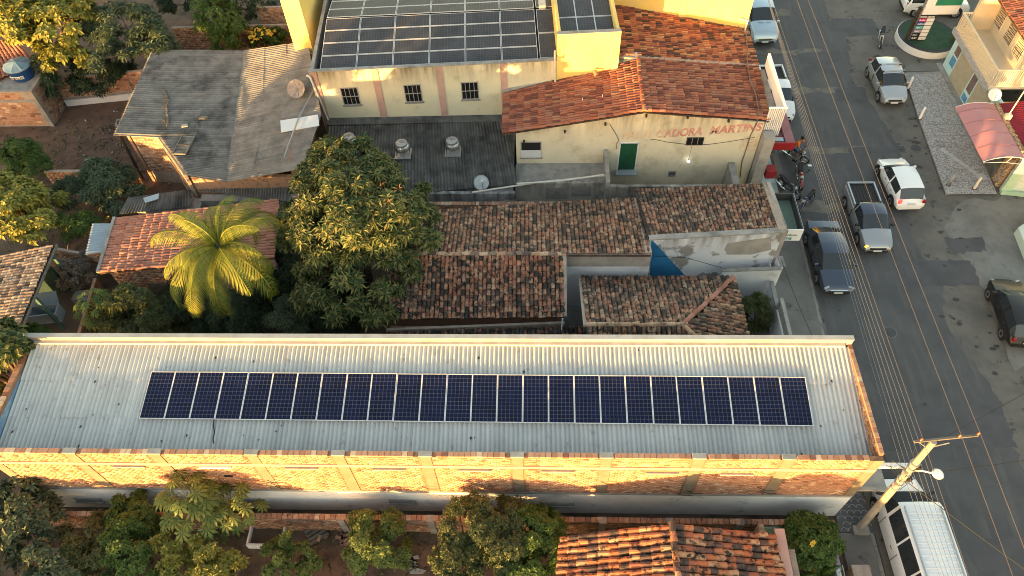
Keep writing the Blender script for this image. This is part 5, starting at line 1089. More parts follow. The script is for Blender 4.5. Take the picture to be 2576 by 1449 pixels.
# planted island and price totem
isl = thing('planted_island', 'oval raised island with green turf and a white painted rim', 'planter', (26.3, 44.3, 0))
E_ = lambda rx, ry: [(26.35+rx*math.cos(a), 44.4+ry*math.sin(a)) for a in [2*math.pi*i/40 for i in range(40)]]
MB().prism(E_(1.95, 2.0), -.02, .46).build('rim', 'white_paint', isl); MB().prism(E_(1.9, 1.95), .455, .5).build('rim_top', 'planter_rim', isl); MB().prism(E_(1.68, 1.72), .47, .512).build('turf', 'turf', isl)
tt = thing('price_totem', 'tall petrol station price board with coloured fuel rows', 'sign', (25.45, 43.75, .5), R(0))
MB().box(24.9, 25.95, 43.78, 44.0, .5, 5.2).build('board', 'galv', tt); MB().box(24.72, 24.88, 43.9, 44.05, .5, 2.9).build('side_post', 'wood_dark', tt)
MB().box(24.93, 25.94, 43.768, 43.779, .52, 2.42).build('panel', 'black', tt)
text(tt, 'POSTO CIDADE', 24.95, 43.766, 2.24, .15, 'lettering_white', bold=.004, wide=.86)
for i, (m, s_) in enumerate((('p_magenta', 'Gasolina'), ('p_blue', 'Gaditivada'), ('p_teal', 'Etanol'), ('p_lilac', 'Diesel'), ('black', 'Diesel'), ('black', 'GÁS'))):
    z = 1.95-i*.275; rw = MB().box(24.95, 25.42, 43.755, 43.767, z, z+.23).build('fuel_name', m, tt); text(rw, s_, 24.97, 43.754, z+.06, .15 if i < 5 else .19, 'lettering_white', bold=.003, wide=.75 if i < 5 else 1)
    pr = MB().box(25.45, 25.93, 43.755, 43.767, z, z+.23).build('price_field', 'sign_white', tt)
    if i == 5: text(pr, 'EX0PTO', 25.5, 43.754, z+.06, .13, 'lettering_grey')
MB().box(24.95, 27.15, 43.7, 43.779, 2.5, 4.9).build('top_board', 'sign_white', tt); MB().box(25.5, 27.15, 43.69, 43.699, 3.15, 3.6).build('green_band', 'sign_green', tt)

# ------------------------------------------------------------------ utility pole, lamp and wires
up = thing('utility_pole', 'leaning grey concrete utility pole with a crossarm beside the warehouse corner', 'utility pole', (13.7, 11.1, 0))
PB, PT = Vector((13.35, 10.75, 0)), Vector(at(2349, 1111, 8.55))
MB().add([], []).tube([PB, PB+(PT-PB)*.5, PT], [.165, .135, .1], 8).build('shaft', 'pole_concrete', up)
MB().box(PB.x-.32, PB.x+.32, PB.y-.3, PB.y+.05, 0, .3).build('foot_block', 'pole_concrete', up)
i1, i2, i3 = at(2314, 1110, 8.55), at(2410, 1101, 8.55), at(2457, 1095, 8.55)
ca, cb_ = i1+(i1-i3)*.1, i3+(i3-i1)*.03
MB().tube([tuple(ca), tuple(cb_)], .05, 4).build('crossarm', 'wood_grey', up)
for t in (-.5, .5): MB().tube([tuple(PT+Vector((t, -.06*t, -.03))), tuple(PT+Vector((0, 0, -.5)))], .02, 4).build('brace', 'galv', up)
for q in (i1, i2, i3): MB().lathe((q[0], q[1], q[2]+.04), [(.02, 0), (.05, .05), (.03, .08), (.055, .12), (.03, .18), (.001, .2)], 10).build('insulator', 'insulator', up)
ax = lambda t: PB+(PT-PB)*t
LT = Vector(at(2352, 1192, 6.8)); LA = ax(.73)
MB().tube([tuple(LA), tuple(LA+(LT-LA)*.5+Vector((0, 0, .08))), tuple(LT)], .03, 6).build('lamp_arm', 'white_metal', up)
MB().lathe(tuple(LT+Vector((.1, 0, -.12))), [(.001, 0), (.17, .05), (.2, .12), (.14, .2), (.001, .24)], 14).build('lamp_head', 'lamp_glass', up, smooth=True)
for t in (.55, .6, .64, .7, .76, .8): MB().lathe(tuple(ax(t)-Vector((0, 0, .03))), [(.165, 0), (.165, .05)], 10).build('clamp_band', 'galv', up)
for t, dx in ((.66, .18), (.72, -.15), (.78, .16), (.6, -.17)): q = ax(t); MB().box(q.x+dx-.06, q.x+dx+.06, q.y-.16, q.y-.02, q.z-.1, q.z+.08).build('junction_box', 'black' if dx > 0 else 'galv', up)
b = MB()
for i in range(16):
    q = ax(rnd.uniform(.55, .82)); b.tube([(q.x+rnd.gauss(0, .2), q.y-.12+rnd.gauss(0, .12), q.z+rnd.gauss(0, .1)), (q.x+.25+rnd.gauss(0, .2), q.y+.2, q.z-.05), (q.x+rnd.gauss(.2, .3), q.y+rnd.gauss(.4, .3), q.z+rnd.gauss(0, .25))], .012, 4)
b.build('cable_tangle', 'cable', up)
def wire(p, q, sag, r, m, name, lab, grp, n=24):
    p, q = Vector(p), Vector(q); pts = [p+(q-p)*(k/n)-Vector((0, 0, sag*4*(k/n)*(1-k/n))) for k in range(n+1)]
    return tag(MB().tube(pts, r, 4, False).build(name, m), lab, 'wire', grp)
far = [at(px, 0, 8.3) for px in (1940, 2002, 2030)]
for i, (q, f) in enumerate(zip((i1, i2, i3), far)):
    d = Vector(f)-Vector(q); d = d/d.y; e = Vector(q)+d*46; e.z = 8.6; q_ = Vector(q)+Vector((0, 0, .22)); lab = ('coppery power line nearest the houses', 'middle coppery power line over the street', 'coppery power line farthest out over the street')[i]
    pts = [q_+(e-q_)*(k/24)-Vector((0, 0, 1.1*(k/24)*(1-k/24))) for k in range(25)]; back = [q_-Vector((d.x*2.2, 1, -.0))*s_ for s_ in ()]
    bk_ = [q_+Vector((.0, -40*k/10, -1.2*(k/10)*(1-k/10)))+Vector((.5*k/10, 0, 0)) for k in range(10, 0, -1)]
    tag(MB().tube(bk_+pts, .008, 4, False).build('power_line', 'wire_copper'), lab, 'wire', 'power lines on the crossarm')
names = ['first', 'second', 'third', 'fourth', 'fifth', 'sixth']
for i in range(6):
    q = ax(.86-.045*i)+Vector((.12, .0, 0)); e = Vector((12.65+.2*i+.6, 57, 6.9-.24*i)); 
    pts = [q+(e-q)*(k/24)-Vector((0, 0, 1.4*(k/24)*(1-k/24))) for k in range(25)]; bk_ = [q+Vector((.05*i, -40*k/10, -1.6*(k/10)*(1-k/10))) for k in range(10, 0, -1)]
    tag(MB().tube(bk_+pts, .007, 4, False).build('service_line', 'wire_alu'), f'{names[i]} thin grey line from the top below the crossarm', 'wire', 'low voltage lines below the crossarm')
for i, (a, c, s_, lab) in enumerate(((ax(.62), at(1966, 655, 2.6), .8, 'thin black cable from the pole to the courtyard wall'), (ax(.6), (12.55, 15.8, 5.0), .4, 'thin black cable from the pole to the warehouse roof edge'), (ax(.66), (30, 13.5, 6.5), .6, 'thin cable crossing the street to the right from the pole'), (ax(.64), (27, -2, 5.5), .5, 'thin cable running down and right from the pole'), (ax(.97), (29, 19.5, 7.2), .5, 'dark cable crossing the street beyond the crossarm'), ((13.2, 52, 7.5), (27.5, 43.0, 6.0), .4, 'thin black cable high over the petrol station forecourt'))):
    wire(a, c, s_, .014, 'cable', 'street_cable', lab, 'thin cables over the street')
wire(at(1850, 85, 5.2), at(1075*1.5, 250, 5.9), .3, .01, 'wire_alu', 'roof_wire', 'thin pale wire slanting over the red roofs', None)
q = at(1490, 262, 4.95); an = thing('antenna', 'small white U shaped antenna on the red bakery roof', 'antenna', (q[0], q[1], 4.95)); MB().tube([(-.55, .1, .35), (-.5, -.05, -.02), (.5, 0, .02), (.52, .1, .55)], .018, 5).build('rod', 'white_paint', an, local=True); MB().tube([(.5, 0, .02), (.55, -.3, 0.03)], .012, 4).build('rod', 'white_paint', an, local=True)
for i, (px, py, a_) in enumerate(((1474, 178, .2), (1489, 178, 0), (1452, 184, .1), (1532, 172, .9), (1545, 178, 1.2), (1560, 165, -.6), (1500, 205, 0.2))):
    p = at(px, py, 5.15); tb = tile_base(.24, .42)[0]; o = tag(MB().add([tuple(v) for v in tb[0]], [tuple(f) for f in tb[1]]).build('loose_tile', 'tile_red'), ('loose red tile lying on the roof gutter, third from the hall end' , 'loose red tile lying on the gutter nearest the tile heap', 'loose red tile nearest the far end of the gutter', 'loose tile in the heap by the ridge, bottom of the heap', 'loose tile in the heap by the ridge, leaning over another', 'loose tile lying on the gutter beside the ridge', 'loose red tile lying out on the bakery roof')[i], 'roof tile', 'loose tiles on the bakery roof')
    o.location = (p[0], p[1], 4.45+(p[0]+1.98)*.179+.12+.03*i*(i in (3, 4))); o.rotation_euler = (0, 0, a_)
q = at(1535, 246, 5.0); tag(MB().lathe((q[0], q[1], 5.18), [(.02, 0), (.1, .05), (.08, .14), (.02, .16)], 8).build('plastic_tub', 'tank_blue'), 'small blue plastic tub on the red bakery roof', 'tub')
SHADE_HOUSES = [(-4, -5, 8, 9, 1.9, .6), (7, -5, 10, 9, 2.6, 1.0), (-13, -4, 8, 8, 2.0, .6), (-22.5, -5, 9, 9, 2.4, .8), (-32, -2, 8, 9, 2.4, .8), (-43, 14, 14, 9, 3.5, .9), (-2, -19, 12, 8, 3.4, 1)]  # unseen houses and trees, added off frame for the shade they throw
SHADE_HOUSES_WHERE = ['below the lone round bush', 'below the sunlit gable roof', 'below the papaya plants', 'below the bottom left corner', 'farther left than the bottom left corner', 'left of the tiled shelter', 'farthest down the street']
SHADE_TREES = [(-24.9, 15.0, 4.9, 2.1), (-22.4, 15.3, 6.6, 1.3), (-17.5, 3.5, 3.2, 1.6), (3, -1.5, 3.8, 1.4)]
SHADE_TREES_WHERE = ["left of the warehouse end", "tallest one hugging the warehouse end", "below the papaya plants", "below the olive tree"]
# ------------------------------------------------------------------ vegetation
def unit(v): return v/np.maximum(np.linalg.norm(v, axis=-1, keepdims=True), 1e-9)
def leaves(P, O, k, ln, wd, droop, rg, up=.5, fold=.25, spread=.3):
    """k leaves in a rosette at every point P with outward direction O -> V, F"""
    n = len(P); U = unit(O*(1-up)+np.array([0, 0, up])+rg.normal(0, .18, (n, 3)))
    T = unit(np.cross(U, rg.normal(0, 1, (n, 3)))); B = np.cross(U, T)
    a = (np.arange(k)[None, :]*2*np.pi/k+rg.uniform(0, 6.28, (n, 1))+rg.normal(0, .25, (n, k)))[..., None]
    e = rg.normal(droop, spread, (n, k))[..., None]
    rad = np.cos(a)*T[:, None]+np.sin(a)*B[:, None]; d = unit(rad*np.cos(e)+U[:, None]*np.sin(e)); sd = unit(np.cross(d, U[:, None])); nn = np.cross(sd, d)
    L = (ln*rg.uniform(.65, 1.25, (n, k)))[..., None]; w = wd*L/ln
    p0 = P[:, None]+d*L*.06; mid = p0+d*L*.5; tip = p0+d*L-np.array([0, 0, 1])*L*.14
    V = np.stack([p0, mid+sd*w*.5+nn*w*fold, tip, mid-sd*w*.5+nn*w*fold], 2).reshape(-1, 3)
    i = np.arange(n*k)[:, None]*4; F = np.vstack([i+np.array([0, 1, 2]), i+np.array([0, 2, 3])])
    return V, F
def cloud(blobs, clumps, per, rg, rel=.3, zmin=-.55):
    """points on clumps that sit on the blobs' surfaces"""
    P, O = [], []; B = np.array(blobs, float); wts = (B[:, 3]*B[:, 4]+B[:, 4]*B[:, 5]); wts /= wts.sum(); cs = []
    for _ in range(clumps):
        b = B[rg.choice(len(B), p=wts)]
        d = unit(rg.normal(0, 1, 3)); 
        while d[2] < zmin: d = unit(rg.normal(0, 1, 3))
        c = b[:3]+d*b[3:]*rg.uniform(.62, .95)
        cs.append(c); r = rel*b[3:].mean()*rg.uniform(.7, 1.3)
        q = unit(rg.normal(0, 1, (per, 3))); q[:, 2] = np.where(q[:, 2] < -.5, -q[:, 2], q[:, 2])
        P.append(c+q*r*np.array([1, 1, .75])*rg.uniform(.55, 1.05, (per, 1))); O.append(unit(q*.6+d*.6))
    return np.vstack(P), np.vstack(O), cs
def tree(name, label, cat, base, blobs, clumps, per, k, ln, wd, droop, m, seed, rel=.3, up=.5, trunk=.14, limbs=7, group=None, crown='crown', fold=.25, spread=.3, bark='bark', m2=None, zmin=-.55):
    rg = np.random.default_rng(seed); r = thing(name, label, cat, (base[0], base[1], 0), 0, group)
    P, O, cs = cloud(blobs, clumps, per, rg, rel, zmin); P[:, 2] = np.maximum(P[:, 2], .12)
    V, F = leaves(P, O, k, ln, wd, droop, rg, up, fold, spread); off = np.array(wloc(r))
    o = bpy.data.objects.new(crown, npmesh(crown, V-off, F, m)); COL.objects.link(o); o.parent = r
    B = np.array(blobs, float); c = B[0, :3]; b = MB(); bx = np.array([base[0], base[1], 0.])
    fork = bx+(c-bx)*np.array([.6, .6, .45]); b.tube([bx, bx+(fork-bx)*.5+rg.normal(0, .05, 3), fork], [trunk, trunk*.85, trunk*.7], 7)
    for t in rg.permutation(len(cs))[:limbs]:
        q = cs[t]; mm = (fork+q)/2+rg.normal(0, .12, 3); b.tube([fork, mm, q], [trunk*.5, trunk*.32, trunk*.1], 5)
    b.build('trunk', bark, r); return r
def C(px, py, z): p = at(px, py, z); return float(p[0]), float(p[1]), float(p[2])
def bl(px, py, z, rx, ry=None, rz=None): return (*C(px, py, z), rx, ry or rx, rz or rx)
tree('mango_tree', 'big round mango tree, its left side sunlit, between the palm and the tiled roofs', 'tree', (-9, 23.5), [(-8.7, 23.4, 6.0, 3.3, 3.0, 2.9), (-8.5, 20.8, 3.7, 3.2, 2.0, 2.2), (-11.0, 22.9, 4.7, 1.6, 2.0, 2.3), (-6.2, 23.2, 4.9, 1.6, 2.1, 2.5), (-9.2, 25.9, 5.9, 2.7, 1.7, 2.5)], 190, 34, 9, .33, .085, -.05, 'leaf_mango', 1, rel=.17, trunk=.28, limbs=16)
rg0 = np.random.default_rng(55); md_ = bpy.data.objects['mango_tree']
P_, O_, _ = cloud([(-8.7, 22.9, 5.9, 3.5, 3.2, 3.1)], 8, 3, rg0, .2, .0); V_, F_ = leaves(P_+O_*.2, O_, 5, .3, .035, .5, rg0, .3)
piece_mat('leaf_flush', [(1, (.2, .11, .05)), (1, (.24, .08, .05)), (1, (.25, .17, .06))], rough=.6, dirt=None, leaf=True)
o = bpy.data.objects.new('young_shoots', npmesh('young_shoots', V_-np.array(wloc(md_)), F_, 'leaf_flush')); COL.objects.link(o); o.parent = md_
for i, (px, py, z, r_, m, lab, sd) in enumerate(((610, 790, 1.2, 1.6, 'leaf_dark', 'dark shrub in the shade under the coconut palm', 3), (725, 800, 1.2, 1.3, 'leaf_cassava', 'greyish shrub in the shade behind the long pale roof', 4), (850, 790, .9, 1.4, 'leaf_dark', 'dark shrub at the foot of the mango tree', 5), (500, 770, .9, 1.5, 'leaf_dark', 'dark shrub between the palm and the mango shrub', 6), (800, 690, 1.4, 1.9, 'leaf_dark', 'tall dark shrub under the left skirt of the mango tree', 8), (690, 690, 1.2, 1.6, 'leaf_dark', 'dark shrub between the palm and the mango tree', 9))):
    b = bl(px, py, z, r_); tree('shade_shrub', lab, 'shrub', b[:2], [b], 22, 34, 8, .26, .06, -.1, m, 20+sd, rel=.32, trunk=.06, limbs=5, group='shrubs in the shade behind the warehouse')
tree('mango_shrub', 'olive mango shrub below the red cottage, left of the palm', 'tree', C(345, 800, 0)[:2], [bl(345, 785, 1.6, 1.6, 1.4, 1.3), bl(400, 800, 1.3, 1.2, 1.1, 1.1), bl(300, 805, 1.1, .9)], 48, 40, 9, .26, .06, -.1, 'leaf_olive', 11, trunk=.1)
# trees at the top left
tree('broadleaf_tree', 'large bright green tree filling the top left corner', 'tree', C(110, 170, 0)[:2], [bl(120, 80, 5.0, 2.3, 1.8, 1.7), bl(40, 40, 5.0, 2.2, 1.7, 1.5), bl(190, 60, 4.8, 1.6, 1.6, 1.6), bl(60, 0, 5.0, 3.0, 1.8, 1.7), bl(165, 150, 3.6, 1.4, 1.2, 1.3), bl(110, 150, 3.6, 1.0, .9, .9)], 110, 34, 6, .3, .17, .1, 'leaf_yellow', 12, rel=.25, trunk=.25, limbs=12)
tree('castor_tree', 'pale leafed tree with star shaped leaves overhanging the grey shed', 'tree', C(330, 190, 0)[:2], [bl(320, 75, 4.3, 2.2, 1.9, 1.4), bl(380, 105, 4.0, 1.4, 1.3, 1.2), bl(285, 150, 3.6, 1.3, 1.2, 1.2), bl(240, 60, 4.3, 1.2, 1.2, 1.2)], 80, 26, 8, .32, .075, .05, 'leaf_cassava', 13, rel=.27, up=.75, trunk=.12, limbs=10)
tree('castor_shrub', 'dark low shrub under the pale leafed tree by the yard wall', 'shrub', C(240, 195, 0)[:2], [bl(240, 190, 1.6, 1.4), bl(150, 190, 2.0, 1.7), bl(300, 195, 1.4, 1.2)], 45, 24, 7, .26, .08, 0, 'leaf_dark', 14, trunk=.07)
tree('dense_tree', 'dense dark green tree beside the slender palm trunk at the top', 'tree', C(548, 105, 0)[:2], [bl(540, 45, 3.0, 1.6, 1.5, 1.6), bl(580, 80, 2.2, 1.2, 1.1, 1.2), bl(560, 110, 1.2, 1.3, 1.0, 1.0)], 60, 44, 7, .15, .07, 0, 'leaf_bright', 15, trunk=.13)
tree('dark_tree', 'dark tree at the top edge left of the brick store', 'tree', C(620, 25, 0)[:2], [bl(620, 5, 2.4, 2.0, 1.6, 1.6), bl(460, -5, 2.6, 1.9, 1.4, 1.5)], 40, 30, 7, .2, .08, 0, 'leaf_dark', 16, trunk=.1)
fb = tree('flowering_bush', 'bush dotted with orange flowers beside the yellow end wall', 'bush', C(655, 118, 0)[:2], [bl(660, 100, 1.3, 1.1, .8, .9), bl(690, 95, 1.3, .8)], 30, 30, 6, .16, .07, .1, 'leaf_bright', 17, trunk=.05)
rg0 = np.random.default_rng(5); P_, O_, _ = cloud([bl(660, 96, 1.7, 1.2, .8, .8)], 20, 3, rg0, .2, .2); V_, F_ = leaves(P_, O_, 6, .12, .1, .3, rg0); o = bpy.data.objects.new('flowers', npmesh('flowers', V_-np.array(wloc(fb)), F_, 'petal')); COL.objects.link(o); o.parent = fb
# left side
tree('cassava_bush', 'blue green bush of star shaped leaves below the bare earth yard', 'bush', C(270, 500, 0)[:2], [bl(270, 455, 1.9, 1.5, 1.4, 1.0), bl(300, 490, 1.5, 1.2), bl(225, 470, 1.5, 1.0)], 55, 24, 9, .3, .075, -.05, 'leaf_cassava', 18, up=.75, trunk=.07)
tree('lime_bush', 'rounded bush with a sunlit tip at the left of the earth yard', 'bush', C(60, 440, 0)[:2], [bl(60, 400, 1.6, 1.3, 1.2, 1.3), bl(90, 420, 1.2, 1.0)], 40, 40, 7, .16, .06, .1, 'leaf_bright', 19, trunk=.07)
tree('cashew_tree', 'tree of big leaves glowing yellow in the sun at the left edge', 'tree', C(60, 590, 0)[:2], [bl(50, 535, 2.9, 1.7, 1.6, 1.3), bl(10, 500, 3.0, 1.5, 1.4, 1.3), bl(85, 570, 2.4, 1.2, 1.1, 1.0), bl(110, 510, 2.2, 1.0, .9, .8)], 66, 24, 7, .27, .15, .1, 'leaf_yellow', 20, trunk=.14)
tree('sapling', 'thin green sapling in the dark plot left of the zinc roof', 'tree', C(172, 640, 0)[:2], [bl(170, 575, 1.5, .9, .8, .9), bl(205, 560, 1.5, .8, .8, .7)], 26, 12, 7, .24, .06, -.1, 'leaf_bright', 21, trunk=.04)
tree('sapling', 'green cassava stems left of the star leafed bush', 'shrub', C(175, 520, 0)[:2], [bl(180, 485, 1.3, 1.2, 1.0, .9)], 22, 14, 8, .28, .06, -.1, 'leaf_cassava', 22, trunk=.04, up=.7)
tree('dry_shrub', 'grey half dry shrub between the shelter and the cottage', 'shrub', C(190, 710, 0)[:2], [bl(190, 690, 1.0, 1.0, .9, .9), bl(210, 660, 1.0, .7)], 30, 26, 6, .13, .05, .1, 'leaf_dry', 23, trunk=.05, limbs=12)
tree('leafy_shrub', 'small green shrub between the shelter and the long roof', 'shrub', C(90, 845, 0)[:2], [bl(90, 838, .8, .8, .6, .6)], 14, 24, 6, .18, .08, .2, 'leaf_bright', 24, trunk=.03)
tree('leafy_shrub', 'leafy shrub catching the sun beside the lower blue tank', 'shrub', C(30, 890, 0)[:2], [bl(25, 872, 1.5, .9, .7, .8), bl(50, 880, 1.5, .6)], 20, 24, 6, .2, .1, .2, 'leaf_yellow', 25, trunk=.04)
# bottom edge
tree('greyleaf_tree', 'grey green tree with rosettes of broad leaves in the bottom left corner', 'tree', C(60, 1330, 0)[:2], [bl(50, 1255, 2.6, 1.1, 1.0, 1.0), bl(100, 1300, 2.2, .9, .8, .8), bl(20, 1330, 2.4, 1.0), bl(100, 1410, 2.3, 1.1, .9, .9), bl(30, 1440, 2.4, 1.0, .9, .9), bl(150, 1440, 2.2, .8)], 70, 14, 8, .22, .1, .1, 'leaf_cassava', 26, up=.4, trunk=.1, limbs=14)
tree('brown_shrub', 'sparse brownish shrub beside the grey green tree at the bottom', 'shrub', C(220, 1380, 0)[:2], [bl(210, 1350, 1.6, 1.1, 1.0, 1.0), bl(180, 1420, 1.6, 1.0), bl(250, 1420, 1.6, 1.0)], 50, 24, 6, .13, .06, .1, 'leaf_olive', 27, trunk=.06, limbs=14)
tree('hedge_bush', 'mid green small leaved bush at the bottom between brown shrub and papaya', 'bush', C(350, 1370, 0)[:2], [bl(340, 1300, 1.8, 1.1, 1.0, 1.0), bl(330, 1370, 1.8, 1.1), bl(370, 1420, 1.8, 1.0), bl(300, 1440, 1.6, .9)], 70, 40, 7, .13, .065, .1, 'leaf_bright', 28, trunk=.08)
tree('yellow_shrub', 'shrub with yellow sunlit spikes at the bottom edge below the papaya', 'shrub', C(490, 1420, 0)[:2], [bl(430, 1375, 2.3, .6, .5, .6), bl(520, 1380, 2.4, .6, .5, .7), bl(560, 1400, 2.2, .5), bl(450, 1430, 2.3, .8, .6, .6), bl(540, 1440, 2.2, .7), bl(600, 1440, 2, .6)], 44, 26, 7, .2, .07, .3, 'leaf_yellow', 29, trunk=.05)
tree('spiky_shrub', 'low shrub with upright leafy stems in the bottom yard', 'shrub', C(730, 1420, 0)[:2], [bl(735, 1360, 1.6, .3, .3, .7), bl(715, 1410, 1.6, .35, .3, .7), bl(765, 1385, 1.4, .6, .3, .3), bl(690, 1390, 1.2, .5), bl(700, 1440, 1.5, .5), bl(780, 1430, 1, .5)], 46, 20, 6, .13, .07, .2, 'leaf_papaya', 30, trunk=.03, rel=.4)
tree('round_bush', 'rounded dark green bush standing alone in front of the boundary wall', 'bush', C(955, 1400, 0)[:2], [bl(945, 1345, 1.8, 1.15, 1.0, 1.1), bl(985, 1380, 1.3, .9, .8, .8), bl(920, 1385, 1.3, .8)], 60, 48, 7, .13, .06, .1, 'leaf_papaya', 31, trunk=.08)
tree('olive_tree', 'large olive green tree covering part of the warehouse base', 'tree', C(1180, 1440, 0)[:2], [bl(1190, 1325, 2.6, 1.3, 1.1, 1.3), bl(1160, 1400, 2.4, 1.1), bl(1240, 1380, 2.5, 1.3, 1.1, 1.3), bl(1200, 1445, 2.6, 1.5, 1.0, 1.1), bl(1280, 1320, 2.3, 1.0)], 95, 50, 7, .12, .055, .1, 'leaf_olive', 32, rel=.27, trunk=.13, limbs=12)
tree('green_tree', 'brighter green tree crowding the right side of the olive tree', 'tree', C(1330, 1440, 0)[:2], [bl(1345, 1345, 2.2, 1.1, 1.0, 1.2), bl(1375, 1385, 1.9, .9), bl(1320, 1420, 2.1, 1.2, 1.0, 1.0), bl(1375, 1310, 1.8, .7)], 66, 50, 7, .12, .06, .1, 'leaf_bright', 33, rel=.28, trunk=.1, limbs=9)
hb = tree('hibiscus_bush', 'bright green bush with one yellow bloom at the warehouse corner', 'bush', C(2040, 1400, 0)[:2], [bl(2035, 1350, 1.5, 1.0, .9, .9), bl(2010, 1335, 1.4, .7), bl(2070, 1370, 1.3, .7), bl(2040, 1385, 1.2, .7)], 60, 40, 6, .14, .08, .15, 'leaf_bright', 34, trunk=.06)
rg0 = np.random.default_rng(9); p = np.array([C(2044, 1366, 2.2)]); V_, F_ = leaves(p, np.array([[0, -.4, .9]]), 6, .13, .12, .3, rg0); o = bpy.data.objects.new('flower', npmesh('flower', V_-np.array(wloc(hb)), F_, 'petal')); COL.objects.link(o); o.parent = hb
tree('golden_shrub', 'golden leaved shrub under the bright green bush at the bottom right', 'shrub', C(2045, 1418, 0)[:2], [bl(2045, 1408, .8, .7, .6, .6), bl(2075, 1400, .7, .5), bl(2020, 1405, .7, .5)], 34, 36, 6, .1, .05, .2, 'leaf_gold', 35, trunk=.04)
tree('garden_shrub', 'lone dark olive shrub in the white walled front garden', 'shrub', C(1898, 830, 0)[:2], [bl(1898, 790, 1.1, .75, .8, 1.0)], 36, 40, 7, .15, .04, .4, 'leaf_olive', 36, trunk=.05)
# papaya plants: every leaf a piece
def papaya(label, base, top, n, L, seed, m='leaf_papaya', name='papaya_plant', lobes=9):
    rg = random.Random(seed); r = thing(name, label, 'plant', (base[0], base[1], 0)); T = Vector(top)-Vector((base[0], base[1], 0))
    MB().tube([(0, 0, 0), tuple(T*.5+Vector((.05, 0, 0))), tuple(T)], [.09, .07, .05], 7).build('stem', 'palm_bark', r, local=True)
    for i in range(n):
        a = i*2.4+rg.uniform(-.3, .3); t = i/n; el = R(62-95*t)+rg.uniform(-.15, .15); pl_ = L*rg.uniform(.8, 1.25)
        d = Vector((math.cos(a)*math.cos(el), math.sin(a)*math.cos(el), math.sin(el))); h = T-Vector((0, 0, .5*t)); tip = h+d*pl_-Vector((0, 0, .1*pl_))
        X = Vector((d.x, d.y, -.55 if t > .4 else -.2)).normalized(); S = X.cross(Vector((0, 0, 1))).normalized(); N = S.cross(X).normalized()
        vs = [tuple(tip)]; fs = []; s = L*rg.uniform(.34, .5)
        for k in range(lobes):
            b = R(-150+300*k/(lobes-1)); ln = s*(1-.35*abs(b)/R(150)); dv = X*math.cos(b)+S*math.sin(b); pv_ = S*math.cos(b)-X*math.sin(b); k0 = len(vs)
            vs += [tuple(tip+dv*ln*.32-pv_*ln*.07-N*.02), tuple(tip+dv*ln*.6-pv_*ln*.15-N*.05), tuple(tip+dv*ln-N*(.1+.16*ln)), tuple(tip+dv*ln*.6+pv_*ln*.15-N*.05), tuple(tip+dv*ln*.32+pv_*ln*.07-N*.02)]
            fs += [(0, k0, k0+4), (k0, k0+1, k0+3, k0+4), (k0+1, k0+2, k0+3)]
        b_ = MB().add(vs, fs); b_.build('leaf', m, r, local=True)
        MB().tube([tuple(h), tuple(h+d*pl_*.6), tuple(tip)], .012, 4, False).build('leaf_stalk', 'leaf_yellow', r, local=True)
papaya('tall papaya with large lobed leaves in front of the warehouse wall, catching the sun', C(480, 1330, 0), C(478, 1255, 3.6), 46, 1.1, 41, 'leaf_papaya')
papaya('second papaya crown with lobed leaves right behind the tall papaya', C(560, 1330, 0), C(575, 1265, 2.9), 34, .95, 42)
papaya('papaya with drooping green leaves beside the low brick wall near the palm', C(245, 790, 0), C(240, 765, 2.0), 32, .9, 43, 'leaf_bright')
# coconut palm
def palm(name, label, base, top, n, L, seed, m='leaf_palm', trunk=.17, wide=.62, group=None):
    rg = random.Random(seed); r = thing(name, label, 'palm tree', (base[0], base[1], 0), 0, group); T = Vector(top)-Vector((base[0], base[1], 0))
    MB().tube([tuple(T*(k/8)+Vector((.12*math.sin(k*.5), 0, 0))*(1-k/8)) for k in range(9)], [trunk*(1.25-.5*k/8) for k in range(9)], 9).build('trunk', 'palm_bark', r, local=True)
    if trunk > .12: MB().lathe(tuple(T-Vector((0, 0, .35))), [(.1, 0), (.2, .2), (.16, .45), (.05, .7)], 9).build('crown_shaft', 'leaf_dry', r, local=True, smooth=True)
    for i in range(n):
        a = i*2.39996+rg.uniform(-.65, .65); t = (i+.5)/n; el = R(80-85*t)+rg.uniform(-.22, .22); l_ = L*rg.uniform(.7, 1.18)*(.8+.2*min(1, t*2))
        pts = []; p = T.copy(); tw = rg.uniform(-.5, .5)
        K = 16; e = el
        for k in range(K+1):
            pts.append(p.copy()); p = p+Vector((math.cos(a)*math.cos(e), math.sin(a)*math.cos(e), math.sin(e)))*(l_/K); e -= (.03+.1*(k/K)+.05*t)*(1.55 if trunk > .12 else 1.3); a += tw*.02
        b = MB(); b.tube(pts, [.035*trunk/.17*(1-.8*k/K)+.004 for k in range(K+1)], 4, False)
        lv = MB(); ns = 46
        for s in range(3, ns+1):
            f = s/ns*K; k = min(int(f), K-1); q = pts[k].lerp(pts[k+1], f-k); tg_ = (pts[k+1]-pts[k]).normalized(); sd = tg_.cross(Vector((0, 0, 1))); 
            if sd.length < .05: sd = Vector((1, 0, 0))
            sd.normalize(); nn = sd.cross(tg_); ll = wide*l_/3.6*(math.sin(math.pi*min(1, (s/ns)*.86+.12))**.7)*rg.uniform(.85, 1.1)
            for sg in (-1, 1):
                d = (sd*sg*.78+tg_*.6-nn*.12+Vector((0, 0, -.22-.3*t))).normalized(); w = tg_*.026*(l_/3.6)**.5
                m1 = q+d*ll*.5; tip = q+d*ll+Vector((0, 0, -.22*ll)); lv.add([tuple(q-w*.6), tuple(q+w*.6), tuple(m1+w), tuple(tip), tuple(m1-w)], [(0, 1, 2, 4), (4, 2, 3)])
        k0 = len(b.v); b.v += lv.v; b.f += [tuple(i_+k0 for i_ in f_) for f_ in lv.f]
        b.build('frond', 'leaf_dry' if trunk > .15 and i >= n-2 else m, r, local=True)
    return r
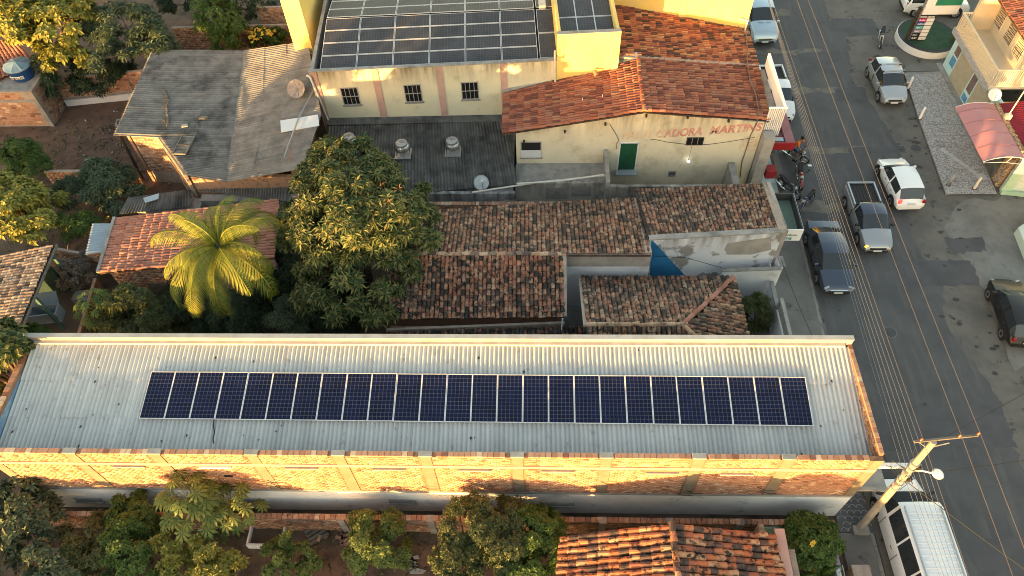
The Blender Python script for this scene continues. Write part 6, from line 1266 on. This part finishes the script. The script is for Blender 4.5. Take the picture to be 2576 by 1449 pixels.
palm('coconut_palm', 'coconut palm with glowing yellow green fronds above the red cottage', C(590, 770, 0), C(553, 625, 6.5), 32, 3.75, 50, wide=.78)
palm('tall_palm', 'slender bare palm trunk rising past the dense tree at the top edge', C(600, 117, 0), (C(600, 117, 0)[0]+.2, C(600, 117, 0)[1]+.3, 11.5), 14, 3.2, 51, trunk=.13)
palm('island_palm', 'small young palm on the turf island by the price board', C(2412, 100, .5), C(2410, 88, .95), 14, .8, 52, 'leaf_olive', .05)
palm('young_palm', 'young palm fronds at the bottom edge below the golden shrub', C(2065, 1449, 0), C(2062, 1446, .5), 12, 1.5, 53, 'leaf_bright', .06)
palm('young_palm', 'small palm tuft growing against the cottage wall', C(450, 745, 0), C(448, 735, .7), 10, 1.1, 54, 'leaf_bright', .05)
r = thing('fallen_frond', 'dry grey palm frond lying on the grey corrugated shed', 'palm frond', C(415, 265, 3.83)); pts = [np.array(C(408+x_, 225+y_, 3.86)) for x_, y_ in ((0, 0), (9, 8), (12, 22), (9, 45), (12, 70), (10, 92))]
MB().tube([tuple(q) for q in pts], [.03, .03, .025, .02, .015, .01], 5).build('rib', 'wood_grey', r)
b = MB()
for s in range(60):
    f = 1.2+s/60*3.7; k = min(int(f), 4); q = pts[k]+(pts[min(k+1, 5)]-pts[k])*(f-k); sg = 1 if s % 2 else -1; d = np.array([sg*.22*rnd.uniform(.5, 1.2), -.28*rnd.uniform(.6, 1.2), rnd.uniform(.0, .06)]); b.add([tuple(q), tuple(q+d*.5+np.array([.02, .02, .02])), tuple(q+d), tuple(q+d*.5-np.array([.02, .02, 0]))], [(0, 1, 2, 3)])
b.build('leaflets', 'wood_grey', r, kind='stuff')
# weeds and dry leaves
b = MB()
for i in range(900):
    px, py = rnd.choice(((rnd.uniform(0, 300), rnd.uniform(290, 700)), (rnd.uniform(300, 900), rnd.uniform(650, 850)), (rnd.uniform(0, 1100), rnd.uniform(1330, 1449)))); p = at(px, py, 0); s = rnd.uniform(.05, .16)
    for k in range(4): a = rnd.uniform(0, 6.28); b.add([(p[0], p[1], .0), (p[0]+s*math.cos(a+.3), p[1]+s*math.sin(a+.3), s*rnd.uniform(.3, 1)), (p[0]+1.6*s*math.cos(a), p[1]+1.6*s*math.sin(a), s*.5)], [(0, 1, 2)])
tag(b.build('weeds', 'leaf_olive', kind='stuff'), 'low weeds sprouting from the yard soil', 'weeds')
b = MB()
for i in range(700):
    u, v = rnd.betavariate(1, 3), rnd.uniform(.1, 1); p = np.array([-7+2.8*u, 22.1-2.7*v, 4.2-1.18*v+.13]); a = rnd.uniform(0, 6.28); s = rnd.uniform(.07, .15); b.add([tuple(p), tuple(p+np.array([s*math.cos(a), s*math.sin(a), .02])), tuple(p+np.array([s*1.2*math.cos(a+.4), s*1.2*math.sin(a+.4), 0]))], [(0, 1, 2)])
tag(b.build('dry_leaves', 'leaf_dry', kind='stuff'), 'dry leaves heaped on the left end of the tiled roof', 'leaves')
# ------------------------------------------------------------------ vehicles
def car(name, label, loc, heading, paint, kind='hatch', L=3.9, Wd=1.66, H=1.5, wb=2.45, group='vehicles in the street', roof=None, rails=False, lit=None, plate=True, glass='glass_car', front='trim', liner=True):
    """front points to +X in local space; built from lofted sections"""
    r = thing(name, label, 'car' if kind in ('hatch', 'sedan') else 'pickup truck' if kind == 'pickup' else 'van' if kind == 'van' else 'car', loc, heading, group)
    # stations: x/L from rear(0) to front(1), roof height, belt height, half width factor, roof half width factor, zone
    HB = H
    if kind == 'hatch': S = [(0, .62, .6, .80, .7), (.012, .70, .66, .93, .72), (.05, .82, .8, .985, .7), (.06, .9, .88, .99, .76), (.155, 1.42, .93, 1, .76), (.19, 1.46, .935, 1, .77), (.40, 1.5, .93, 1, .77), (.43, 1.5, .93, 1, .77), (.57, 1.47, .92, 1, .75), (.60, 1.44, .915, 1, .745), (.76, .98, .9, .99, .80), (.79, .93, .885, .985, .84), (.93, .78, .75, .93, .86), (.975, .66, .64, .85, .84), (1, .5, .48, .74, .7)]; gl = (3, 4, 9, 10); pil = {6}
    elif kind == 'sedan': S = [(0, .7, .68, .8, .7), (.01, .8, .78, .9, .8), (.04, .99, .95, .95, .84), (.13, 1.05, .97, .985, .82), (.155, 1.06, .97, .99, .78), (.29, 1.38, .95, 1, .71), (.32, 1.41, .95, 1, .72), (.45, 1.46, .94, 1, .74), (.475, 1.46, .94, 1, .74), (.58, 1.43, .93, 1, .72), (.605, 1.4, .925, 1, .715), (.765, .96, .91, .99, .79), (.79, .92, .89, .985, .84), (.93, .77, .74, .92, .85), (.978, .64, .62, .84, .82), (1, .48, .46, .72, .7)]; gl = (4, 5, 10, 11); pil = {7}
    elif kind == 'pickup': S = [(0, .88, .84, .93, .9), (.012, .94, .9, .97, .9), (.40, .96, .92, .99, .9), (.405, .99, .94, 1, .78), (.425, 1.42, .94, 1, .74), (.445, 1.46, .94, 1, .75), (.47, 1.47, .94, 1, .76), (.60, 1.45, .93, 1, .75), (.62, 1.42, .925, 1, .74), (.765, .99, .91, .99, .80), (.79, .94, .9, .985, .85), (.93, .8, .77, .93, .86), (.975, .68, .66, .85, .84), (1, .5, .48, .76, .72)]; gl = (3, 4, 8, 9); pil = {5}
    elif kind == 'suv': S = [(0, .8, .78, .9, .8), (.01, .92, .9, .95, .82), (.03, 1.0, .96, .98, .82), (.06, 1.55, 1.0, 1, .78), (.09, 1.66, 1.03, 1, .8), (.3, 1.7, 1.03, 1, .82), (.32, 1.7, 1.03, 1, .82), (.55, 1.68, 1.02, 1, .8), (.57, 1.65, 1.015, 1, .79), (.72, 1.13, 1.0, .99, .84), (.75, 1.08, 1.0, .99, .88), (.93, .98, .94, .96, .88), (.975, .8, .78, .9, .88), (1, .55, .5, .82, .8)]; gl = (2, 3, 8, 9); pil = {5}
    else: S = [(0, .7, .66, .9, .84), (.006, 1.2, 1.05, .96, .86), (.014, 1.8, 1.15, .98, .8), (.03, 2.2, 1.2, .99, .8), (.22, 2.26, 1.2, 1, .84), (.235, 2.26, 1.2, 1, .84), (.45, 2.26, 1.2, 1, .84), (.465, 2.26, 1.2, 1, .84), (.66, 2.25, 1.2, 1, .84), (.685, 2.2, 1.2, 1, .83), (.71, 2.13, 1.18, .995, .82), (.85, 1.25, 1.08, .97, .82), (.87, 1.17, 1.05, .96, .84), (.965, .95, .9, .88, .82), (1, .5, .48, .76, .72)]; gl = (1, 3, 10, 11); pil = {4, 6, 8}
    sc = H/max(s[1] for s in S); hw = Wd/2; V = []; K = 9
    for (t, zr, zb, wf, rf) in S:
        x = (t-.5)*L; w = hw*wf; zr *= sc; zb *= sc; wr = min(hw*rf, w*.97); z0 = .2 if .06 < t < .94 else .3
        half = [(0, z0), (w*.86, z0), (w*.985, z0+.12), (w, (z0+zb)*.52), (w*.985, zb-.03), (w*.955, zb+.012), (wr+.02, zr-.055 if zr-zb > .1 else zb+.02), (wr*.86, zr-.012), (0, zr+.022)]
        V.append([(x, y, z) for y, z in half])
    n = len(S); parts = {}
    def q(key, a, b, c, d): parts.setdefault(key, []).append((a, b, c, d))
    a0, a1, b0, b1 = gl
    for i in range(n-1):
        for j in range(K-1):
            hi = lambda s: s[1]-s[2] > .1
            if j == 0: key = 'under'
            elif j == 5 and a1 <= i < b0 and i not in pil: key = ('side_window', sum(p_ < i for p_ in pil))
            elif j == 5 and i == a1-1 and kind == 'van': key = 'body'
            elif j in (6, 7) and b0 <= i < b1 and not (j == 6): key = 'windshield'
            elif j == 6 and b0 <= i < b1: key = 'windshield'
            elif j in (6, 7) and a0 <= i < a1 and kind != 'van': key = 'rear_window'
            elif j in (6, 7) and a1 <= i < b0: key = 'roof'
            elif j == 5 and b0 <= i < b1: key = ('side_window', len(pil))
            else: key = 'body'
            for sg in (1, -1):
                f = [V[i][j], V[i+1][j], V[i+1][j+1], V[i][j+1]]; f = [(x, y*sg, z) for x, y, z in f]; q(key, *(f if sg > 0 else f[::-1]))
    for i, fl in ((0, 1), (n-1, -1)):
        ring = [(x, y, z) for x, y, z in V[i]]+[(x, -y, z) for x, y, z in V[i][::-1][1:-1]]; parts.setdefault('body', []).append(tuple(ring[::fl]))
    mm = {'under': 'trim', 'body': paint, 'roof': roof or paint}
    bodyo = None
    for key in list(parts):
        vmap = {}; vs = []; fs = []
        for f in parts[key]:
            idx = []
            for p in f:
                kk = tuple(round(c, 4) for c in p)
                if kk not in vmap: vmap[kk] = len(vs); vs.append(p)
                if not idx or idx[-1] != vmap[kk]: idx.append(vmap[kk])
            if len(set(idx)) > 2: fs.append(tuple(dict.fromkeys(idx)))
        if key[0] == 'side_window':
            for sg in (1, -1):
                sel = [f for f in fs if vs[f[0]][1]*sg > 0]; us = sorted({i_ for f in sel for i_ in f}); MB().add([vs[i_] for i_ in us], [tuple(us.index(i_) for i_ in f) for f in sel]).build('side_window', glass, r, local=True, smooth=True, sharp=40)
            continue
        o = MB().add(vs, fs).build(key if key != 'under' else 'underbody', mm.get(key, glass), r, smooth=True, local=True, sharp=42)
    # wheels
    wr_ = .30 if kind in ('hatch', 'sedan', 'pickup') else .34
    xc = -.01*L; fx, rx = xc+wb/2, xc-wb/2
    for x in (fx, rx):
        for sg in (1, -1):
            y = sg*(hw-.075); MB().lathe((x, y+sg*.062, wr_+.03), [(wr_+.075, -.01), (wr_+.075, .018), (wr_-.02, .02)], 24, 'y').build('wheel_arch', 'trim', r, local=True)
            w_ = MB().lathe((x, y-.06, wr_), [(wr_-.09, 0), (wr_-.01, .01), (wr_, .05), (wr_, .13), (wr_-.01, .165), (wr_-.1, .17)], 22, 'y').build('wheel', 'tyre', r, local=True, smooth=True, sharp=50)
            rb_ = MB().lathe((x, y+(.085 if sg > 0 else -.095), wr_), [(.001, 0), (wr_-.1, 0), (wr_-.1, .03), (.001, .02)], 18, 'y')
            rb_.build('rim', 'rim' if paint != 'car_black' else 'bike_grey', w_, local=True)
            sp_ = MB()
            for k in range(5): a = 2*math.pi*k/5; c_, s_ = math.cos(a), math.sin(a); yy = y+sg*.118; sp_.add([(x+.03*-s_, yy, wr_+.03*c_), (x-.03*-s_, yy, wr_-.03*c_), (x+c_*(wr_-.12), yy, wr_+s_*(wr_-.12)-.0)], [(0, 1, 2)])
            sp_.build('spokes', 'trim', w_, local=True)
    xf, xr = L/2, -L/2; zb_ = S[-3][2]*sc
    for sg in (1, -1):
        y = sg*hw*.62; zh = .62*sc if kind != 'van' else .75
        hl_ = MB(); hl_.add([(xf-.32, sg*hw*.90, zh+.13), (xf-.12, sg*hw*.5, zh+.11), (xf-.02, sg*hw*.46, zh-.02), (xf-.1, sg*hw*.86, zh-.03), (xf-.36, sg*hw*.955, zh+.06)], [(0, 1, 2, 3, 4)] if sg > 0 else [(4, 3, 2, 1, 0)])
        MB().mbox(Matrix.Translation((xf-.15, sg*hw*.68, zh+.02)) @ Matrix.Rotation(-sg*.5, 4, 'Z') @ Matrix.Rotation(.35, 4, 'Y'), .1, hw*.36, .1).build('headlight', 'indicator_lit' if lit == 'indicator' and sg < 0 else 'headlight', r, local=True)
        zt = (.86 if kind in ('hatch', 'pickup', 'suv') else .84)*sc if kind != 'van' else 1.3
        MB().mbox(Matrix.Translation((xr+.07, sg*hw*.80, zt)) @ Matrix.Rotation(sg*.25, 4, 'Z'), .1, hw*.2, .22 if kind != 'sedan' else .12).build('tail_light', 'tail_lit' if lit == 'brake' and sg > 0 else 'tail_red', r, local=True)
        MB().mbox(Matrix.Translation((L*(.20 if kind != 'van' else .33), sg*(hw+.1), .98*sc if kind != 'van' else 1.35)) @ Matrix.Rotation(-sg*.3, 4, 'Z'), .09, .2, .13).build('mirror', paint if kind not in ('pickup', 'van') else 'trim', r, local=True)
        for k, (xa, xb) in enumerate(((-.02*L, .26*L), (-.26*L, -.025*L)) if kind in ('sedan', 'suv') or (kind == 'hatch' and wb < 2.42) else ((-.06*L, .24*L),)): MB().box(xa+.1, xa+.24, sg*hw-(.01 if sg > 0 else -.01)-.012, sg*hw+(.012), .76*sc, .79*sc).build('door_handle', 'trim' if paint != 'car_black' else 'chrome', r, local=True)
    for sg in (1, -1):
        for xs in ((-.27, -.02, .25) if kind in ('sedan', 'suv') else (-.08, .25) if kind != 'van' else (-.1, .17, .3)):
            MB().box(xs*L-.011, xs*L+.011, sg*hw-.03, sg*hw+.005, .36, .88*sc if kind != 'van' else 1.1).build('door_seam', 'trim', r, local=True)
    MB().box(xf-.06, xf+.012, -hw*.66, hw*.66, .3, .44).build('bumper', front, r, local=True); MB().box(xf-.04, xf+.02, -hw*.5, hw*.5, .5*sc, .58*sc).build('grille', 'trim' if kind != 'sedan' else 'chrome', r, local=True)
    MB().box(xr-.012, xr+.06, -hw*.75, hw*.75, .3, .5).build('bumper', paint if kind in ('hatch', 'sedan') else 'trim', r, local=True)
    if plate:
        for x, ry in ((xf+.021, 90), (xr-.018, -90)): MB().box(x-.008, x+.008, -.22, .22, .36 if x > 0 else .62, .48 if x > 0 else .74).build('number_plate', 'plate', r, local=True)
    for sg in (1, -1): MB().tube([(xf-.22*L, sg*.05, zb_+.18*sc), (xf-.235*L, sg*.5*hw, zb_+.2*sc)], .012, 4).build('wiper', 'trim', r, local=True)
    if rails:
        for x in (-.12*L, .06*L): MB().box(x-.03, x+.03, -hw*.8, hw*.8, H+.035, H+.065).build('roof_bar', 'car_silver', r, local=True); MB().box(x-.05, x+.05, -hw*.82, -hw*.7, H-.03, H+.034).box(x-.05, x+.05, hw*.7, hw*.82, H-.03, H+.034).build('bar_foot', 'trim', r, local=True)
    if kind == 'pickup':
        za = .97*sc; MB().box(-.485*L, -.115*L, -hw*.80, hw*.80, za+.03, za+.045).build('cargo_bed', 'bed_liner', r, local=True)
        for sg in (1, -1): MB().box(-.49*L, -.11*L, sg*hw*.86-.04, sg*hw*.86+.04, za, za+.16).build('bed_rail', paint, r, local=True)
        MB().box(-.495*L, -.478*L, -hw*.82, hw*.82, za, za+.15).build('tailgate_top', paint, r, local=True)
        for k in range(7): MB().box(-.47*L, -.13*L, -hw*.66+k*hw*.22-.02, -hw*.66+k*hw*.22+.02, za+.046, za+.055).build('bed_rib', 'trim', r, local=True)
        MB().tube([(-.085*L, -hw*.7, za), (-.075*L, -hw*.6, H+.03), (-.075*L, hw*.6, H+.03), (-.085*L, hw*.7, za)], .025, 6).build('roll_bar', 'trim', r, local=True)
    if kind == 'van':
        for k in range(15): x = -.47*L+k*L*.0415; MB().box(x, x+.05, -hw*.66, hw*.66, H+.02, H+.03).build('roof_rib', paint, r, local=True)
        for sg in (1, -1): MB().box(-.475*L, .17*L, sg*hw*.72-.02, sg*hw*.72+.02, H+.0, H+.05).build('roof_gutter', 'sheet_zinc', r, local=True)
    return r
S_, N_ = R(-90), R(90)
car('silver_hatchback', 'silver hatchback with roof bars beside the patterned pavement', (22.22, 39.4, 0), S_, 'car_silver', 'hatch', 3.82, 1.65, 1.54, 2.47, rails=True)
car('white_hatchback', 'white hatchback with lit left tail lamp driving away beside the pickup', (20.47, 30.45, 0), R(92), 'car_white', 'hatch', 3.75, 1.64, 1.45, 2.37, lit='brake')
car('silver_pickup', 'silver pickup with dark bed and roof and its orange indicator lit', (17.95, 27.7, 0), S_, 'car_pickup', 'pickup', 4.44, 1.66, 1.5, 2.7, roof='car_navy', lit='indicator')
car('navy_sedan', 'dark navy sedan driving towards the viewer beside the kerb', (15.27, 25.0, 0), R(-90.6), 'car_navy', 'sedan', 4.55, 1.76, 1.47, 2.66)
car('black_car', 'black car at the right edge facing up the street', (23.5, 21.5, 0), R(85), 'car_black', 'hatch', 3.95, 1.66, 1.4, 2.38)
car('white_van', 'long white van with a ribbed roof at the bottom right', (15.1, 9.95, 0), R(90.8), 'car_white', 'van', 5.6, 1.95, 2.3, 3.4)
car('blue_suv', 'pale blue sport utility car parked beyond the red roofs', (15.35, 46.3, 0), R(-89), 'car_blue', 'suv', 4.7, 1.84, 1.78, 2.75)
car('red_car', 'dark red car just entering at the top edge of the street', (18.3, 52.6, 0), S_, 'car_red', 'hatch', 3.7, 1.58, 1.45, 2.36)
car('white_pickup', 'white pickup parked beside the bakery front', (14.95, 38.2, 0), R(-89), 'car_white', 'pickup', 4.5, 1.7, 1.55, 2.7)
car('petrol_station_van', 'white delivery car standing behind the price board', (27.9, 48.0, 0), R(-3), 'car_white', 'suv', 4.4, 1.75, 1.75, 2.7)
p = (14.8, 39.3, .98); tag(MB().mbox(Matrix.Translation((14.75, 38.9, 1.1)) @ Matrix.Rotation(.4, 4, 'Z'), .5, .35, .2).mbox(Matrix.Translation((14.9, 39.0, 1.2)) @ Matrix.Rotation(1.1, 4, 'Z'), .35, .25, .15).build('sack', 'cement_pale', smooth=True), 'pale sack lying in the bed of the white pickup', 'sack')
# ------------------------------------------------------------------ motorcycles
def moto(name, label, loc, heading, paint, lean=R(9), seat='black', steer=.25):
    r = thing(name, label, 'motorcycle', loc, heading, 'motorcycles along the kerb')
    Lm = Matrix.Rotation(lean, 4, 'X')
    def bd(b, nm, m, par=None, **k): b.v = [tuple(Lm @ Vector(v)) for v in b.v]; return b.build(nm, m, par or r, local=True, **k)
    wr_ = .29
    for x in (.64, -.62):
        t = MB(); st_ = Matrix.Translation((x, 0, wr_)) @ (Matrix.Rotation(steer, 4, 'Z') if x > 0 else Matrix())
        n = 24; vs = []; fs = []
        for i in range(n):
            for j in range(6): a, b_ = 2*math.pi*i/n, 2*math.pi*j/6; vs.append(tuple(st_ @ Vector(((wr_-.045+.045*math.cos(b_))*math.cos(a), .045*math.sin(b_), (wr_-.045+.045*math.cos(b_))*math.sin(a)))))
        fs = [(i*6+j, i*6+(j+1) % 6, ((i+1) % n)*6+(j+1) % 6, ((i+1) % n)*6+j) for i in range(n) for j in range(6)]
        w = bd(t.add(vs, fs), 'wheel', 'tyre', smooth=True)
        rm = MB(); ring = [tuple(st_ @ Vector(((wr_-.1)*math.cos(2*math.pi*i/20), 0, (wr_-.1)*math.sin(2*math.pi*i/20)))) for i in range(21)]; rm.tube(ring, .018, 5, False); bd(rm, 'rim', 'rim', w)
        sp_ = MB()
        for i in range(10): a = 2*math.pi*i/10; sp_.tube([tuple(st_ @ Vector((0, .03*(-1)**i, 0))), tuple(st_ @ Vector(((wr_-.1)*math.cos(a), 0, (wr_-.1)*math.sin(a))))], .007, 3, False)
        sp_.lathe(tuple(st_ @ Vector((0, -.05, 0))), [(.05, 0), (.05, .1)], 10, 'y'); bd(sp_, 'spokes', 'rim', w)
    def arcf(x, a0, a1, rr_, w_):
        b = MB(); vs = []
        for i in range(9):
            a = a0+(a1-a0)*i/8
            for y in (-w_, 0, w_): vs.append((x+rr_*math.cos(a), y, wr_+rr_*math.sin(a)-(.02 if y else 0)))
        return b.add(vs, [(i*3+j, i*3+j+1, i*3+j+4, i*3+j+3) for i in range(8) for j in range(2)])
    bd(arcf(.64, R(30), R(150), .33, .065), 'front_fender', paint); bd(arcf(-.62, R(60), R(160), .34, .08), 'rear_fender', 'black')
    b = MB()
    for y in (-.09, .09): b.tube([(.64, y, wr_), (.42, y, .86)], .025, 6)
    bd(b, 'fork', 'rim'); bd(MB().tube([(.22, -.36, .98), (.34, -.2, 1.02), (.38, 0, .95), (.34, .2, 1.02), (.22, .36, .98)], .016, 6), 'handlebar', 'black')
    b = MB(); vs = []
    for x, w, z0, z1 in ((-.02, .1, .62, .74), (.08, .13, .6, .84), (.25, .14, .62, .88), (.38, .09, .66, .84)):
        for k in range(10): a = 2*math.pi*k/10; vs.append((x, w*math.cos(a), (z0+z1)/2+(z1-z0)/2*math.sin(a)))
    b.add(vs, [(i*10+k, i*10+(k+1) % 10, (i+1)*10+(k+1) % 10, (i+1)*10+k) for i in range(3) for k in range(10)]+[tuple(range(10))[::-1], tuple(range(30, 40))]); bd(b, 'fuel_tank', paint, smooth=True)
    b = MB(); vs = []
    for x, w, z in ((-.72, .07, .86), (-.6, .12, .83), (-.3, .14, .76), (-.05, .1, .74), (.0, .06, .72)): vs += [(x, -w, z-.06), (x, -w*.8, z+.02), (x, w*.8, z+.02), (x, w, z-.06)]
    b.add(vs, [(i*4+k, i*4+k+1, (i+1)*4+k+1, (i+1)*4+k) for i in range(4) for k in range(3)]+[(0, 3, 2, 1), (16, 17, 18, 19)]+[(i*4, (i+1)*4, (i+1)*4+3, i*4+3) for i in range(4)]); bd(b, 'seat', seat, smooth=True, sharp=50)
    b = MB(); b.tube([(.42, 0, .82), (.1, 0, .6), (-.2, 0, .62), (-.75, 0, .8)], .03, 6); b.tube([(.4, 0, .72), (.2, 0, .32), (-.25, 0, .3), (-.25, 0, .62)], .028, 6); bd(b, 'frame', 'dark_metal')
    bd(MB().box(-.15, .2, -.12, .12, .28, .5).lathe((.08, 0, .42), [(.1, 0), (.11, .05), (.09, .1), (.11, .13), (.06, .18)], 8), 'engine', 'bike_grey')
    bd(MB().tube([(.15, -.13, .35), (-.1, -.17, .26), (-.4, -.19, .3), (-.85, -.2, .42)], [.022, .025, .045, .05], 8), 'exhaust', 'chrome')
    bd(MB().tube([(-.1, .12, .3), (-.62, .1, wr_)], .03, 5), 'swing_arm', 'dark_metal')
    bd(MB().lathe((.45, 0, .84), [(.001, -.02), (.08, .0), (.09, .06), (.05, .12), (.001, .13)], 12, 'x'), 'headlight', 'headlight', smooth=True)
    bd(MB().box(-.84, -.78, -.07, .07, .74, .82), 'tail_light', 'tail_red')
    for sg in (1, -1): bd(MB().tube([(.32, sg*.24, 1.0), (.28, sg*.34, 1.14)], .008, 4).lathe((.28, sg*.36, 1.17), [(.001, 0), (.055, .006), (.055, .014), (.001, .02)], 10, 'x'), 'mirror', 'black')
    return r
moto('motorcycle', 'dark motorcycle parked alone near the planted island', (23.35, 44.25, 0), R(-112), 'bike_black')
moto('motorcycle', 'motorcycle under the rider in the orange shirt', (15.22, 33.0, 0), R(-42), 'bike_black')
moto('motorcycle', 'red motorcycle parked by the kerb just below the rider', (15.15, 31.05, 0), R(-99), 'bike_red')
moto('motorcycle', 'small dark motorcycle close to the bakery pavement', (14.3, 30.2, 0), R(-60), 'bike_black')
moto('motorcycle', 'dark purple motorcycle with a broad seat near the sign box', (15.05, 29.0, 0), R(-132), 'bike_purple')
tag(MB().box(15.9, 16.12, 32.3, 32.45, .0, .012).build('paper_scrap', 'sign_white'), 'white scrap of paper on the asphalt beside the rider', 'paper')
# ------------------------------------------------------------------ rider
def person(label, loc, heading):
    r = thing('person', label, 'person', loc, heading)
    J = dict(pel=(-.12, 0, .84), sp=(-.1, 0, 1.0), ch=(-.02, 0, 1.24), nk=(.02, 0, 1.42), hd=(.05, 0, 1.53), ht=(.06, 0, 1.66),
             hl=(-.1, .11, .84), kl=(.24, .2, .74), al=(.12, .26, .34), tl=(.28, .28, .3), hr=(-.1, -.11, .84), kr=(.24, -.2, .72), ar=(.08, -.27, .16), tr=(.26, -.29, .1),
             sl=(-.02, .19, 1.35), el=(.14, .3, 1.12), wl=(.3, .28, 1.0), gl=(.37, .27, 1.0), sr=(-.02, -.19, 1.35), er=(.14, -.3, 1.12), wr=(.3, -.28, 1.0), gr=(.37, -.27, 1.0))
    rad = dict(pel=.14, sp=.13, ch=.15, nk=.055, hd=.085, ht=.07, hl=.09, kl=.065, al=.04, tl=.035, hr=.09, kr=.065, ar=.04, tr=.035, sl=.07, el=.045, wl=.032, gl=.035, sr=.07, er=.045, wr=.032, gr=.035)
    E = [('pel', 'sp'), ('sp', 'ch'), ('ch', 'nk'), ('nk', 'hd'), ('hd', 'ht'), ('pel', 'hl'), ('hl', 'kl'), ('kl', 'al'), ('al', 'tl'), ('pel', 'hr'), ('hr', 'kr'), ('kr', 'ar'), ('ar', 'tr'), ('ch', 'sl'), ('sl', 'el'), ('el', 'wl'), ('wl', 'gl'), ('ch', 'sr'), ('sr', 'er'), ('er', 'wr'), ('wr', 'gr')]
    def skin(name, names, m, grow=1., par=r):
        ks = list(names); me = bpy.data.meshes.new(name); me.from_pydata([J[k] for k in ks], [(ks.index(a), ks.index(b)) for a, b in E if a in ks and b in ks], [])
        o = bpy.data.objects.new(name, me); COL.objects.link(o); md = o.modifiers.new('skin', 'SKIN'); 
        if not me.skin_vertices: me.skin_vertices.new()
        for i, k in enumerate(ks): v = me.skin_vertices[0].data[i]; v.radius = (rad[k]*grow, rad[k]*grow); v.use_root = (i == 0)
        sb_ = o.modifiers.new('sub', 'SUBSURF'); sb_.levels = 2; sb_.render_levels = 2
        bpy.context.view_layer.update(); ev = o.evaluated_get(bpy.context.evaluated_depsgraph_get()); nm = bpy.data.meshes.new_from_object(ev); o.modifiers.clear(); o.data = nm; nm.materials.clear(); nm.materials.append(MATS[m]); nm.polygons.foreach_set('use_smooth', [True]*len(nm.polygons)); o.parent = par; return o
    bo = skin('body', J.keys(), 'skin'); skin('shirt', ('pel', 'sp', 'ch', 'sl', 'el', 'sr', 'er'), 'shirt_orange', 1.13); skin('trousers', ('pel', 'hl', 'kl', 'hr', 'kr'), 'denim', 1.16)
    MB().lathe((.055, 0, 1.56), [(.1, -.02), (.108, .04), (.085, .1), (.04, .135), (.001, .14)], 14).build('hair', 'hair', r, local=True, smooth=True)
    for sg in (1, -1):
        MB().lathe((.13, sg*.035, 1.575), [(.001, -.012), (.012, 0), (.001, .012)], 8).build('eye', 'black', r, local=True)
        for k, (dy, ln) in enumerate(((-.03, .055), (-.01, .065), (.01, .062), (.03, .05))): MB().tube([(.38, sg*.27+dy, 1.02), (.42, sg*.27+dy, 1.015), (.43, sg*.27+dy, .985), (.40, sg*.27+dy, .965)], .009, 5).build('finger', 'skin', r, local=True)
        MB().tube([(.36, sg*.235, 1.0), (.39, sg*.225, .985), (.41, sg*.235, .97)], .01, 5).build('thumb', 'skin', r, local=True)
        J2 = ('al', 'tl') if sg > 0 else ('ar', 'tr'); a, c = J[J2[0]], J[J2[1]]; MB().mbox(Matrix.Translation(((a[0]+c[0])/2, c[1], c[2]-.01)), .27, .1, .09).build('shoe', 'black', r, local=True)
    MB().tube([(.13, 0, 1.56), (.155, 0, 1.54), (.135, 0, 1.53)], .014, 5).build('nose', 'skin', r, local=True); MB().box(.125, .136, -.025, .025, 1.495, 1.505).build('mouth', 'maroon', r, local=True)
    return r
person('rider in an orange shirt and blue trousers sitting on a motorcycle', (15.22, 33.0, .04), R(-42))

# ------------------------------------------------------------------ houses and trees added outside the frame to throw the long evening shade
def shade_house(x, y, w, d, h, label, ridge=.9, m='cream_bakery'):
    r = thing('shade_caster_house', label, 'building', (x, y, 0), 0, 'shade-casting houses added outside the frame')
    MB().box(x-w/2, x+w/2, y-d/2, y+d/2, 0, h).build('wall', m, r)
    gable(MB(), [(x-w/2-.3, h+.01), (x+w/2+.3, h+.01), (x, h+ridge)], y-d/2-.2, y+d/2+.2).build('roof', 'tile_red', r)
for i, (x, y, w, d, h, rd) in enumerate(SHADE_HOUSES): shade_house(x, y, w, d, h, 'plain tiled house added outside the view for shade, '+SHADE_HOUSES_WHERE[i], rd)
for i, (x, y, z, r_) in enumerate(SHADE_TREES): tree('shade_caster_tree', 'leafy tree added outside the view for shade, '+SHADE_TREES_WHERE[i], 'tree', (x, y), [(x, y, z, r_, r_, r_*.8), (x+r_*.4, y+.4*r_, z-.5, r_*.8, r_*.7, r_*.7)], 40, 30, 7, .3, .14, 0, 'leaf_mango', 200+i, rel=.3, trunk=.2, group='shade-casting trees added outside the frame')
# join remaining text curves into mesh data so every letter group is a plain mesh part
bpy.context.view_layer.update(); dg = bpy.context.evaluated_depsgraph_get()
for o in [o for o in bpy.data.objects if o.type == 'FONT']:
    me = bpy.data.meshes.new_from_object(o.evaluated_get(dg)); n = bpy.data.objects.new('lettering', me); COL.objects.link(n); n.parent = o.parent; n.matrix_basis = o.matrix_basis.copy(); bpy.data.objects.remove(o)
